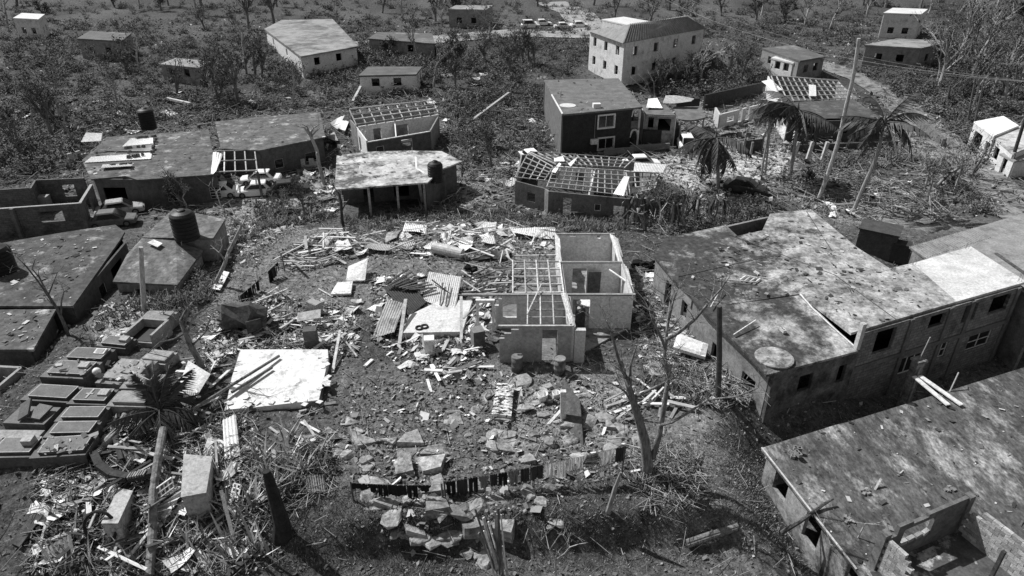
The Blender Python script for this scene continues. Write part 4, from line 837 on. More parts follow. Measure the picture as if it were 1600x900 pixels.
for i, q in enumerate([[(518, 205), (534, 188), (540, 192), (528, 208)], [(530, 212), (536, 192), (546, 196), (540, 214)], [(512, 220), (522, 210), (530, 226), (520, 232)]]):
    corr(*[G(x, y) + Vector((0, 0, random.uniform(.3, 1.2))) for x, y in q], 'pale sheet piled against the ruined house with rafters', 'zinc', .03, group='pale sheets against the raftered ruin', curl=.1)
# pale stained flat roof house
k2, p2, i2 = flat_house('flat_roofed_house', 'open fronted house under a pale stained flat roof with a hairline crack', [(526, 243), (575, 237), (640, 235), (690, 236), (722, 252), (690, 264), (668, 285), (523, 296)], 1.3, -2, mat('pale_stained_roof', .3, .6, .8, c2=.09, s2=.36, t2=.53, w2=.05, speck=.4, sscale=2.5), walls=False)
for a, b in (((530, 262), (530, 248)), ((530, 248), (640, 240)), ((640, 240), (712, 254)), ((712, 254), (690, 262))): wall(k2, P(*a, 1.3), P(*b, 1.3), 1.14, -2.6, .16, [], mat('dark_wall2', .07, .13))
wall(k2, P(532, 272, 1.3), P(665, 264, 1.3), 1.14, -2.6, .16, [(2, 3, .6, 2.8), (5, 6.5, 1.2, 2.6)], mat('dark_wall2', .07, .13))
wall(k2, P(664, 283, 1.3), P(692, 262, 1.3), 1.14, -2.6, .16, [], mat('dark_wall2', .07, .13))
for q in ((529, 294), (575, 290), (620, 287), (662, 284)): w_ = P(*q, 1.3); part('post', MB().box((w_.x, w_.y, -.7), (.2, .2, 3.7)), 'wood', k2)
part('porch_rail', MB().bar(P(535, 294, -.6), P(575, 292, -.6), .1, .1), 'wood', k2)
part('tank_plinth', MB().box(P(681, 283, 0) + Vector((0, .3, -1.1)), (1.9, 1.9, 3.6)), mat('dark_wall2', .07, .13), k2)
part('leaning_post', MB().bar(P(660, 315, -1.5), P(655, 285, 1.1), .28, .14), 'palewood', k2)
part('roof_crack_patch', MB().prism([P(648, 244, 1.304), P(651, 245, 1.304), P(652, 262, 1.304), P(664, 269, 1.304), P(662, 271, 1.304), P(649, 263, 1.304)], .003), 'white', k2)
# ================================================================ middle back: house under bare roof battens
k3 = thing('roofless_house', 'house whose roof is stripped to a lattice of battens before the dark two storey house', 'house', P(920, 320, -1.9))
LW = mat('lattice_wood', .24, .42, 4, rand=.4)
def grid(t, a, b, c, d, n, m_, w=.1, skip=.1):
    for i in range(n): part('rafter', MB().bar(Vector(a).lerp(b, i / (n - 1.)), Vector(d).lerp(c, i / (n - 1.)), w, w * 1.2), LW, t)
    for j in range(m_):
        f = j / (m_ - 1.); u0 = random.uniform(0, .3) if random.random() < skip else 0; p, q = Vector(a).lerp(d, f), Vector(b).lerp(c, f)
        part('batten', MB().bar(p.lerp(q, u0) + Vector((0, 0, w)), q + Vector((0, 0, w)), w * .8, w * .7), LW, t)
zE, zR = .7, 1.9
g = dict(a=P(823, 237, zR), b=P(992, 249, zR), m0=P(866, 262, zR), m1=P(975, 268, zR), e0=P(854, 293, zE), e1=P(980, 307, zE), l0=P(804, 278, zE), r1=P(1040, 262, zE), r2=P(1030, 288, zE))
grid(k3, g['m0'], g['m1'], g['e1'], g['e0'], 12, 6, .1); grid(k3, P(828, 238, 1.5), P(990, 249, 1.5), P(975, 263, 1.6), P(870, 257, 1.6), 14, 4, .1)
grid(k3, P(825, 240, 1.5), P(864, 262, 1.8), P(850, 283, zE), P(804, 278, zE), 5, 6, .1); grid(k3, P(978, 270, 1.6), P(1030, 272, 1.4), P(1022, 296, zE), P(985, 304, zE), 5, 5, .1)
for q in [[(958, 303), (975, 306), (984, 276), (975, 275)], [(992, 254), (1042, 257), (1036, 270), (990, 268)], [(866, 252), (883, 252), (880, 244), (866, 247)], [(862, 268), (874, 254), (877, 256), (868, 270)], [(888, 256), (900, 246), (904, 244), (892, 260)]]:
    corr(*[P(x, y, 1.9) for x, y in q], 'pale sheet still clinging to the stripped batten roof', mat('bright_sheet', .7, .85, 2) if q[0][0] != 992 else 'zinc', .02, group='sheets left on the batten roof')
fw0, fw1 = P(858, 297, zE), P(984, 309, zE)
wall(k3, fw0, fw1, zE - .1, -2.4, .16, [(1.4, 2.2, .5, 2.5), (4.4, 5.0, 1.5, 2.2), (6.2, 7.2, .9, 2.2)], mat('k3_wall', .1, .17, 1.2, c2=.06, s2=.6)); wall(k3, P(806, 281, zE), P(852, 293, zE), zE - .1, -2.4, .16, [(1.4, 2.4, 1.3, 2.2)], mat('k3_wall', .1, .17))
wall(k3, P(852, 293, zE), fw0, zE - .12, -2.4, .16, [], PLASTER); wall(k3, fw1, P(1035, 285, zE), zE - .1, -2.4, .16, [], PLASTER); wall(k3, P(1035, 285, zE), P(1000, 252, zE), zE - .1, -2.4, .16, [], PLASTER); wall(k3, P(1000, 252, zE), P(815, 240, zE), zE - .1, -2.4, .16, [], PLASTER); wall(k3, P(815, 240, zE), P(806, 281, zE), zE - .1, -2.4, .16, [], PLASTER)
wall(k3, P(870, 258, zE), P(990, 266, zE), zE - .1, -2.4, .14, [(2, 3, .3, 2.6)], WALLL); wall(k3, fw0.lerp(fw1, .5), P(930, 262, zE), zE - .1, -2.4, .14, [], WALLL)
window(k3, fw0, fw1, 4.4, 5.0, 1.5, 2.2, -2.4, .16, 'white', 0, 0, .1)
FOOT.append([xy(p) for p in (P(804, 280, zE), fw0, fw1, P(1036, 285, zE), P(1000, 250, zE), P(815, 240, zE))])
# ================================================================ dark two-storey house
k4 = thing('two_storey_house', 'dark painted two storey house with pale window surrounds and flat roof', 'house', P(930, 240, -1.8))
z4 = 3.2
a4, b4, c4, d4 = P(878, 179, z4), P(1004, 167, z4), P(966, 122, z4), P(850, 125, z4)
part('roof_slab', MB().prism([a4, b4, c4, d4], .2), mat('k4_roof', .09, .18, .8, c2=.4, s2=.35, t2=.66, w2=.05), k4)
DKP = mat('dark_paint', .025, .045, 1.5); LIP = mat('side_paint', .1, .17, 1.2)
du = (b4 - a4); du.z = 0; L4 = du.length; du.normalize(); nn = Vector((-du.y, du.x, 0)); A4 = a4 + nn * .15 + du * .15; B4 = A4 + du * (L4 * .86); zb4 = -2.3
def u4(px, py, z): return (P(px, py, z) - A4).dot(du)
W4 = [(u4(935, 190, 1.9), u4(963, 190, 1.9), 1.15 - zb4, 2.55 - zb4), (u4(932, 224, -.9), u4(959, 224, -.9), -1.5 - zb4, -.2 - zb4)]
wall(k4, A4, B4, z4 - .2, zb4, .2, W4, DKP)
for o in W4: window(k4, A4, B4, *o, zb4, .2, 'white', 1, 0, .08, trim=.18)
wall(k4, d4 + Vector((.2, 0, 0)), A4 + Vector((0, .1, 0)), z4 - .2, zb4, .2, [], LIP); B4b = B4 + nn * 2.2
wall(k4, B4, B4b, z4 - .2, zb4, .2, [(.6, 1.5, .6, 2.4), (.6, 1.5, 3.3, 5.2)], DKP); wall(k4, B4b, b4 + nn * 2.0, z4 - .2, zb4, .2, [(.3, 1.2, 3.2, 5)], DKP); wall(k4, b4 + nn * 2.0, c4, z4 - .2, zb4, .2, [], LIP); wall(k4, c4, d4, z4 - .2, zb4, .2, [], LIP)
# balcony arches at the corner
q0 = B4; q1 = b4 + nn * .15 - du * .2; mb = MB(); mb2 = MB()
for zz in (z4 - .2, .45):
    pts = [Vector((0, 0, 0))]
    arc = [q0.lerp(q1, t) + Vector((0, 0, zz - z4 - .9 * (1 - math.sqrt(max(0, 1 - (2 * t - 1) ** 2))))) for t in np.linspace(0, 1, 9)]
    mb.tube(arc, .12, 6)
    part('arch', MB().tube(arc, .13, 6), 'white', k4)
    part('column', MB().box((q1.x, q1.y, zz - 1.25), (.22, .22, 2.4)), 'white', k4)
part('balcony_floor', MB().prism([q0 + Vector((0, 0, .5 - z4)), q1 + Vector((0, 0, .5 - z4)), q1 + nn * 2 + Vector((0, 0, .5 - z4)), B4b + Vector((0, 0, .5 - z4))], .2), LIP, k4)
part('balcony_rail', MB().bar(q0 + Vector((0, 0, 1.1 - z4)), q1 + Vector((0, 0, 1.1 - z4)), .12, .9), LIP, k4)
for i, (x, y) in enumerate(((922, 219),)):
    q = A4 + du * u4(x, y, -.6); part('air_conditioner', MB().box((q.x, q.y - .3, -.4), (.85, .4, .6), math.atan2(du.y, du.x)), WALLL, k4)
part('skylight', MB().box(P(932, 168, z4) + Vector((0, 0, .25)), (.9, .7, .5), .1), 'white', k4)
part('roof_lid', MB().lathe(P(887, 165, z4), [(1.0, 0), (1.0, .05), (.2, .06)], 20), 'white', k4); part('vent_pipe', MB().tube([P(876, 152, z4), P(876, 152, z4) + Vector((0, 0, .9))], .07, 8), 'palewood', k4)
part('hip_beam', MB().bar(P(862, 148, z4 + .1), P(879, 178, z4 + .1), .15, .12), WALLL, k4)
part('drain_pipe', MB().tube([A4 + du * 4.2 - nn * .14 + Vector((0, 0, -.5)), A4 + du * 4.2 - nn * .14 + Vector((0, 0, -3.4))], .05, 6), 'wood', k4)
for i, (x0, x1, zz, yy) in enumerate(((944, 990, -1.2, 238), (985, 1046, -1.2, 232))): part('terrace_wall', MB().bar(P(x0, yy, zz), P(x1, yy - 4, zz), .25, .7), mat('terrace', .12, .2, 1), k4)
FOOT.append([xy(p) for p in (a4, b4, c4, d4)])
# annex with a sheet on it
k5 = thing('annex_house', 'pale boxy annex with a dark square window beside the dark two storey house', 'house', P(1030, 200, -1.8))
za = 1.9; A5, B5, C5, D5 = P(1008, 180, za), P(1056, 182, za), P(1040, 165, za), P(1002, 165, za); dd = (B5 - A5); L5 = dd.length; zb5 = -2.2
wall(k5, A5, B5, za, zb5, .2, [(L5 * .12, L5 * .3, 2.6, 3.9), (L5 * .45, L5 * .86, 2.3, 3.8)], mat('annex_wall', .22, .36, 1.2, c2=.1, s2=.5)); wall(k5, B5, C5, za, zb5, .2, [], WALLL); wall(k5, C5, D5, za, zb5, .2, [], WALLL); wall(k5, D5, A5, za, zb5, .2, [], WALLL)
part('roof_slab', MB().prism([p + Vector((0, 0, .12)) for p in (A5, B5, C5, D5)], .115), mat('k4_roof', .09, .18), k5)
part('dark_store', MB().prism([P(1006, 206, .2), P(1062, 200, .2), P(1058, 185, .2), P(1002, 188, .2)], 2.6), DKP, k5)
FOOT.append([xy(p) for p in (A5, B5, C5, D5)])
corr(P(1010, 168, 2.3), P(1036, 169, 2.2), P(1027, 153, 2.6), P(1013, 154, 2.6), 'large bright sheet thrown on top of the pale annex', mat('bright_sheet', .7, .85, 2), .03)
corr(P(1040, 150, 2.0), P(1085, 152, 2.0), P(1080, 160, 1.6), P(1036, 160, 1.6), 'pale crumpled sheet draped over the carport behind the annex', 'zinc', .02, curl=.2)
k6 = thing('carport', 'carport with a curved grey slab roof beside the pale annex', 'carport', P(1080, 200, -1.8))
ar = [P(1060 + 43 * t, 186 - 3 * t + 3 * math.sin(t * PI), .8) for t in np.linspace(0, 1, 8)] + [P(1094, 166, .8), P(1052, 167, .8)]
part('roof_slab', MB().prism(ar, .2), mat('k4_roof', .09, .18), k6)
for q in ((1064, 187), (1080, 187), (1100, 183), (1092, 168), (1056, 169)): v = P(*q, .8); part('post', MB().box((v.x, v.y, -.8), (.18, .18, 2.9)), 'wood', k6)
part('rear_wall', MB().bar(P(1056, 169, -.6), P(1092, 168, -.6), .2, 2.6), DKP, k6)
# low ruin with openings and long boundary walls
k7 = thing('ruined_wall', 'low broken wall with window gaps behind the coconut palm', 'wall', P(1160, 180, -1.5))
wall(k7, P(1125, 182, -.1), P(1192, 165, -.1), .2, -2, .25, [(1.5, 3.0, .9, 1.7), (4, 4.8, .5, 2.3), (5.6, 6.4, .5, 2.3)], WALLP); wall(k7, P(1125, 182, -.1), P(1118, 170, -.1), .1, -2, .25, [], WALLP)
solo('boundary_wall', MB().bar(P(1100, 160, -.6), P(1190, 140, -.6), .3, 2.2), 'darkwood', 'dark boundary wall in front of the flattened scrub', 'wall', P(1145, 150, -1.5))
solo('boundary_wall', MB().bar(G(1404, 168) + Vector((0, 0, .5)), G(1472, 232) + Vector((0, 0, .5)), .45, 1.3), mat('stone_wall', .12, .3, 2.5, c2=.06, s2=2.5, t2=.52, bump=.8), 'straight stone boundary wall running beside the concrete road', 'wall', G(1440, 200))
for x, y, w_ in ((1160, 240, 1.6), (1175, 238, 1.6)):
    pass
gt = thing('gate_panel', 'dark sheet gate between posts near the coconut palm', 'gate', G(1172, 245))
part('panel', MB().bar(G(1161, 240) + Vector((0, 0, .8)), G(1190, 236) + Vector((0, 0, .8)), .08, 1.5), 'darkwood', gt)
for q in ((1161, 240), (1172, 247), (1189, 236)): part('post', MB().box(G(*q) + Vector((0, 0, .9)), (.22, .22, 2.0)), 'wood', gt)
# ================================================================ right back house with stripped roof
k8 = thing('roofless_house', 'long house with stripped roof battens and white casement windows behind the leaning palms', 'house', P(1290, 215, -1.5))
z8 = .9
grid(k8, P(1205, 119, 2.6), P(1310, 128, 2.6), P(1332, 154, 1.3), P(1222, 160, 1.3), 13, 6, .12)
corr(P(1190, 127, 2.4), P(1205, 124, 2.5), P(1222, 140, 1.6), P(1212, 144, 1.6), 'bright sheet left on the gable of the long stripped house', mat('bright_sheet', .7, .85, 2), .02)
corr(P(1264, 150, 1.9), P(1276, 150, 1.9), P(1275, 133, 2.4), P(1264, 132, 2.4), 'narrow pale sheet left among the stripped battens of the long house', 'zinc', .02)
E8 = [P(1225, 188, z8), P(1375, 184, z8), P(1395, 160, z8), P(1340, 152, z8), P(1212, 158, z8)]
part('lower_roof', MB().add([P(1212, 160, 1.3), P(1334, 155, 1.3), P(1374, 183, z8), P(1226, 187, z8), P(1212, 160, 1.16), P(1334, 155, 1.16), P(1374, 183, z8 - .14), P(1226, 187, z8 - .14)], [(0, 3, 2, 1), (4, 5, 6, 7), (0, 1, 5, 4), (1, 2, 6, 5), (2, 3, 7, 6), (3, 0, 4, 7)]), mat('k8_roof', .05, .1, 1, c2=.2, s2=.6, t2=.6), k8)
A8, B8 = P(1232, 188, z8) , P(1372, 185, z8); d8 = (B8 - A8).normalized(); L8 = (B8 - A8).length
o8 = [((P(x0, y, -.3) - A8).dot(d8), (P(x1, y, -.3) - A8).dot(d8), 1.3, 2.6) for x0, x1, y in ((1249, 1267, 200), (1306, 1314, 195), (1350, 1366, 193))]
wall(k8, A8, B8, z8 - .15, -2.2, .2, o8, mat('k8_wall', .05, .09, 1.5))
for o in (o8[0], o8[2]): window(k8, A8, B8, *o, -2.2, .2, 'white', 2, 1, .1, trim=.12)
wall(k8, P(1214, 162, z8), A8, z8 - .15, -2.2, .2, [], WALLL); wall(k8, B8, P(1340, 158, z8), z8 - .15, -2.2, .2, [], PLASTER); wall(k8, P(1340, 157, z8), P(1214, 161, z8), 1.1, -2.2, .2, [], PLASTER)
wall(k8, P(1200, 122, 1), P(1216, 158, 1), 1.3, -2, .2, [], WALLL); wall(k8, P(1200, 122, 1), P(1308, 130, 1), 1.5, -2, .2, [], PLASTER); wall(k8, P(1308, 130, 1), P(1340, 157, 1), 1.2, -2, .2, [], PLASTER)
for q in ((1226, 190), (1238, 215)): v = G(q[0], q[1] + 18); part('porch_column', MB().box(v + Vector((0, 0, 1.1)), (.35, .35, 2.4)), 'white', k8)
FOOT.append([xy(p) for p in (A8, B8, P(1340, 158, z8), P(1310, 128, z8), P(1200, 122, z8), P(1214, 160, z8))])
yd = thing('yard_wall', 'low yard wall with upright pillars below the white casement house', 'wall', G(1300, 240))
part('wall', MB().bar(G(1235, 238) + Vector((0, 0, .4)), G(1400, 232) + Vector((0, 0, .4)), .25, 1.0), mat('k8_wall', .05, .09), yd)
for x in (1240, 1262, 1285): part('pillar', MB().box(G(x, 252) + Vector((0, 0, 1.1)), (.35, .35, 2.4), 0, 0, .1), WALLP, yd)
# white houses at the right edge
def boxhouse(lab, pix, z, zb, roofm, wm, ops={}, name='white_house'):
    pts = [P(x, y, z) for x, y in pix]; c = sum(pts, Vector()) / len(pts); t = thing(name, lab, 'house', Vector((c.x, c.y, zb)))
    part('roof_slab', MB().prism(pts, .18), roofm, t); n = len(pts)
    for i in range(n): wall(t, pts[i].lerp(c, .06), pts[(i + 1) % n].lerp(c, .06), z - .18, zb - .4, .2, ops.get(i, []), wm)
    FOOT.append([xy(p) for p in pts]); return t
WH = mat('white_wall', .5, .66, 1.5, c2=.3, s2=.6, t2=.6)
boxhouse('small white house with a clean white slab roof above the road', [(1522, 190), (1553, 212), (1592, 196), (1568, 181)], 1.2, -1.8, mat('bright_sheet', .7, .85, 2), WH, {0: [(1, 3.4, .8, 2.6), (4.6, 6, .8, 2.4)]})
boxhouse('white house at the road with an unfinished roof and dark openings', [(1553, 214), (1584, 240), (1640, 215), (1600, 194)], .9, -1.8, mat('whiteish_roof', .4, .6, 1, c2=.1, s2=.4, t2=.58), WH, {0: [(1.2, 2.6, 1, 2.4), (4, 5.4, 1, 2.4)]})
boxhouse('small white outhouse with a grey roof beside the utility pole', [(1562, 240), (1585, 252), (1625, 245), (1600, 232)], .2, -1.8, mat('grey_sheet', .2, .3), WH, {0: [(.8, 1.6, .5, 2.2)]}, 'outhouse')
# utility pole with wires
ub = G(1574, 274); ut = Vector((PY(1606, 165, ub.y).x, ub.y, PY(1606, 165, ub.y).z))
up_ = thing('utility_pole', 'dark leaning utility pole beside the small white outhouse', 'utility pole', ub)
part('shaft', MB().tube([ub - Vector((0, 0, .3)), ut + Vector((0, 0, 3))], [.2, .14], 10), 'darkwood', up_)
part('crossarm', MB().bar(ut + Vector((-1, .3, 2.2)), ut + Vector((1, -.3, 2.2)), .12, .14), 'darkwood', up_)
for k in range(3):
    a = ut + Vector((-.9 + .9 * k, .25 - .25 * k, 2.4)); b = Vector((24 + 3 * k, 150, 9 + k)); pts = [a.lerp(b, t) - Vector((0, 0, 4 * t * (1 - t) * 3)) for t in np.linspace(0, 1, 14)]
    part('wire', MB().tube(pts, .025, 4), 'metal', up_)
for x, y, x2, y2, lab in ((1520, 205, 1537, 128, 'slim leaning pole rising from the scrub right of the road'), (1510, 200, 1524, 122, 'thin dark trunk rising from the scrub beside the road'), (1583, 160, 1590, 100, 'dark leafless trunk at the top of the road scrub')):
    a = G(x, y); b = PY(x2, y2, a.y); solo('bare_pole', MB().tube([a, b], [.16, .1], 7), 'bark', lab, 'pole', a)
up2b = G(1123, 622); solo('utility_pole', MB().tube([up2b - Vector((0, 0, .4)), PY(1124, 560, up2b.y), PY(1124, 478, up2b.y)], [.16, .15, .14], 10), mat('pole_dark', .05, .09, 3), 'plain dark utility pole standing between the bare tree and stained roof', 'utility pole', up2b)
# ================================================================ cars
def carproto(suv=False):
    root = bpy.data.objects.new('parked_car', None); L, W = 4.3, 1.72; hb = .82 if not suv else .95; hr = 1.42 if not suv else 1.85
    def loft(stations, n=None):
        mb = MB(); o = 0
        for x, w, z0, z1 in stations:
            e = .1; mb.v += [(x, -w / 2, z0), (x, w / 2, z0), (x, w / 2, z1 - e), (x, w / 2 - e, z1), (x, -w / 2 + e, z1), (x, -w / 2, z1 - e)]
        for i in range(len(stations) - 1):
            for k in range(6): k2 = (k + 1) % 6; mb.f.append((i * 6 + k, i * 6 + k2, (i + 1) * 6 + k2, (i + 1) * 6 + k))
        mb.f.append((5, 4, 3, 2, 1, 0)); m_ = (len(stations) - 1) * 6; mb.f.append(tuple(m_ + k for k in range(6))); return mb
    body = loft([(-L / 2, W * .86, .38, hb - .12), (-L / 2 + .12, W * .95, .28, hb), (-L / 2 + .9, W, .22, hb + .02), (0, W, .2, hb + .03), (L / 2 - 1.1, W, .22, hb - .02), (L / 2 - .15, W * .94, .26, hb - .14), (L / 2, W * .84, .36, hb - .24)])
    cabin = loft([(-L / 2 + (.15 if suv else .55), W * .8, hb - .05, hb + .02), (-L / 2 + (.35 if suv else 1.15), W * .76, hb - .05, hr), (.35, W * .76, hb - .05, hr), (1.15, W * .82, hb - .06, hb + .02)])
    GL = []; s0 = -L / 2 + (.45 if suv else 1.05)
    for sy in (-1, 1): glass = MB(); GL.append(glass); glass.add([(s0, sy * W * .405, hb + .06), (.85, sy * W * .41, hb + .06), (.32, sy * W * .386, hr - .12), (s0 + .25, sy * W * .386, hr - .12)], [(0, 1, 2, 3) if sy < 0 else (3, 2, 1, 0)])
    ws = MB().add([(1.12, -W * .38, hb + .05), (1.12, W * .38, hb + .05), (.42, W * .34, hr - .05), (.42, -W * .34, hr - .05)], [(0, 1, 2, 3)]); v0 = Vector((.03, 0, .03)); ws.v = [tuple(Vector(v) + v0) for v in ws.v]
    xb0, xb1 = (-L / 2 + .17, -L / 2 + .33) if suv else (-L / 2 + .6, -L / 2 + 1.1)
    rw = MB().add([(xb0 - .03, W * .37, hb + .06), (xb0 - .03, -W * .37, hb + .06), (xb1 - .03, -W * .34, hr - .06), (xb1 - .03, W * .34, hr - .06)], [(0, 1, 2, 3)])
    return dict(body=body.mesh('body'), cabin=cabin.mesh('cabin'), glass=[q.mesh('side_window') for q in GL], ws=ws.mesh('windscreen'), rw=rw.mesh('rear_window'), wheel=MB().tube([(0, -.1, 0), (0, .1, 0)], .31, 16).mesh('wheel'), rim=MB().tube([(0, -.105, 0), (0, .105, 0)], .18, 12).mesh('rim'), lamp=MB().box((0, 0, 0), (.08, .34, .14)).mesh('headlight'), L=L, W=W)
PRO = {s: carproto(s) for s in (0, 1)}
def car(px, py, rz, lab, paint, suv=0, z=None, tilt=0.):
    b = G(px, py) if z is None else P(px, py, z); t = thing('parked_car', lab, 'car', b + Vector((0, 0, .02)), 'cars parked among the houses', rz); t.rotation_euler.x = tilt; p = PRO[suv]
    def ch(n, me, m, loc=(0, 0, 0), par=None):
        me = me.copy(); me.materials.clear(); me.materials.append(mt(m)); o = bpy.data.objects.new(n, me); col.objects.link(o); o.parent = par or t; o.location = loc; return o
    ch('body', p['body'], paint); cb = ch('cabin', p['cabin'], paint); [ch('side_window', q, 'glass', par=cb) for q in p['glass']]; ch('windscreen', p['ws'], 'glass', par=cb); ch('rear_window', p['rw'], 'glass', par=cb)
    for sx in (-1.32, 1.3):
        for sy in (-1, 1): w = ch('wheel', p['wheel'], 'rubber', (sx, sy * p['W'] * .45, .31)); ch('rim', p['rim'], 'metal', par=w)
    for sy in (-1, 1): ch('headlight', p['lamp'], 'glass', (p['L'] / 2 - .1, sy * .55, .62))
    FOOT.append([xy(b + Vector((dx, dy, 0))) for dx, dy in ((-1.8, -1.8), (1.8, -1.8), (1.8, 1.8), (-1.8, 1.8))]); return t
CW = mat('white_car_paint', .78, .86, 2, c2=.6, s2=2, t2=.66, speck=.1, rough=.35, bump=0, spec=.5); CS = mat('silver_car_paint', .34, .44, 2, c2=.2, s2=2, rough=.4, bump=0, spec=.5); CD = mat('dark_car_paint', .02, .04, 2, rough=.35, bump=0, spec=.5)
car(341, 308, PI + .25, 'dusty white hatchback nearest the black tank roof in the row of cars', CW)
car(402, 305, PI + .2, 'white saloon parked crosswise in front of the row of cars', CW); car(408, 287, PI + .1, 'white car behind the crosswise white saloon', CW)
car(452, 303, .3, 'dark low wreck beside the white saloon', CD); car(190, 335, .45, 'silver car under the porch beside the roofless block walls', CS); car(178, 352, .3, 'dark grey car crushed behind the dark flat roof', mat('dull_car', .08, .14, 2, rough=.6))
car(828, 252, 1.9, 'white car nosed in beside the batten roof house', CW); car(1002, 262, .1, 'white car parked behind the batten roof house', CW)
car(1070, 232, 1.5, 'white van parked beside the pale annex', CW, 1); car(1163, 300, -.5, 'black car under fallen branches on the pale yard', CD)
for x, y, lab in ((829, 44, 'pale van in the far parking row'), (848, 40, 'small pale car second in the far parking row'), (880, 45, 'white estate car in the middle of the far row'), (905, 43, 'pale saloon at the end of the far parking row')): car(x, y, .15, lab + ' by the tiled building', CW, 1 if 'van' in lab else 0)
# ================================================================ far slope (mostly behind the photograph's overlay)
f1 = thing('two_storey_building', 'pale far two storey building with a ridged hip roof and rows of dark windows', 'building', P(1010, 105, 1))
zf = 6.0; a, b, c, d = P(974, 68, zf), P(1103, 45, zf), P(1075, 24, zf), P(918, 48, zf); cc = (a + b + c + d) / 4; r0, r1_ = P(985, 38, zf + 2.2), P(1072, 26, zf + 2.2)
part('roof', MB().add([a, b, c, d, r0, r1_], [(0, 1, 5, 4), (1, 2, 5), (2, 3, 4, 5), (3, 0, 4), (3, 2, 1, 0)]), mat('far_roof', .18, .28, 1), f1)
mb = MB()
for i in range(34): t = i / 33.; mb.bar(r0.lerp(r1_, t) + Vector((0, 0, .08)), a.lerp(b, t) + Vector((0, 0, .08)), .18, .14)
part('roof_rib', mb, mat('far_roof', .18, .28), f1)
for p, q in ((a, b), (d, a), (b, c), (c, d)):
    p = p.lerp(cc, .05); q = q.lerp(cc, .05); L = (Vector(xy(q)) - Vector(xy(p))).length; n = max(2, int(L / 4.2)); ops = []
    for k in range(n):
        u = (k + .5) * L / n; ops += [(u - .6, u + .6, 4.4, 5.8), (u - .6, u + .6, 1.4, 2.8)]
    wall(f1, p, q, zf - .02, -.6, .25, ops, WH)
FOOT.append([xy(p) for p in (a, b, c, d)])
def farhouse(lab, pix, z, zb, rm, wm=None, ops=True):
    rise = z - zb; zb = G(pix[0][0], pix[0][1] + 12).z
    for _ in range(6): pts = [P(x, y, zb + rise) for x, y in pix]; c = sum(pts, Vector()) / len(pts); zb = hz(c.x, c.y)
    z = pts[0].z; t = thing('far_house', lab, 'house', Vector((c.x, c.y, zb))); n = len(pts)
    part('roof', MB().prism(pts, .25), rm, t)
    for i in range(n):
        p, q = pts[i].lerp(c, .05), pts[(i + 1) % n].lerp(c, .05); L = (Vector(xy(q)) - Vector(xy(p))).length
        wall(t, p, q, z - .25, zb - 1, .25, [(L * .2, L * .2 + 1.2, 2.0, 3.2), (L * .6, L * .6 + 1.2, 2.0, 3.2)] if ops and L > 4.5 else [], wm or PLASTER)
    FOOT.append([xy(p) for p in pts]); return t
RF = [mat('far_r0', .2, .34, .5, c2=.1, s2=.2), mat('far_r1', .5, .66, .5), mat('far_r2', .08, .14, .5, c2=.3, s2=.2, t2=.62)]
farhouse('far house with a pale flat roof and dark inner yard at the top left', [(413, 45), (470, 88), (560, 72), (520, 30), (440, 31)], 3.2, .2, RF[0], WALLL)
farhouse('long far grey roofed house beside the pale yard house', [(575, 60), (680, 68), (675, 52), (590, 50)], 3, .2, RF[2])
farhouse('far house with a bright triangular white roof behind the tiled building', [(940, 30), (985, 40), (1015, 33), (975, 26)], 5.5, 2, RF[1], WH)
farhouse('far low dark roofed house above the road scrub', [(1190, 75), (1250, 95), (1290, 88), (1240, 70)], 3.4, .3, RF[2])
farhouse('far pale roofed house among bent trees near the road', [(1205, 90), (1240, 98), (1265, 90), (1240, 78)], 2.6, 0, RF[1], WH)
farhouse('far wide grey roofed hall under the hill on the right', [(1350, 70), (1440, 75), (1490, 64), (1400, 60)], 4, .5, RF[0])
farhouse('far pale house high on the right slope', [(1380, 20), (1440, 22), (1450, 14), (1395, 12)], 8, 3, RF[1], WH)
farhouse('far dark roofed house in scrub at upper left', [(120, 60), (190, 64), (205, 52), (140, 48)], 4.5, 1, RF[2])
farhouse('far roof wreck in scrub left of the water tank', [(250, 100), (310, 106), (330, 96), (275, 90)], 2.6, 0, RF[0])
farhouse('far pale flat house behind the raftered ruin', [(560, 118), (650, 116), (660, 104), (575, 104)], 2.4, -.3, RF[2], WALLL)
farhouse('far small white house on the left skyline slope', [(20, 28), (60, 30), (70, 22), (34, 20)], 7, 3, RF[1], WH)
farhouse('far grey house on the middle skyline slope', [(700, 14), (760, 15), (770, 8), (712, 8)], 8, 4, RF[0])
struct('far_road', ribbon([(500, 75), (640, 66), (800, 52), (930, 56), (900, 20), (860, 4)], 9, .1, 3), mat('far_road_dust', .22, .36, .4))
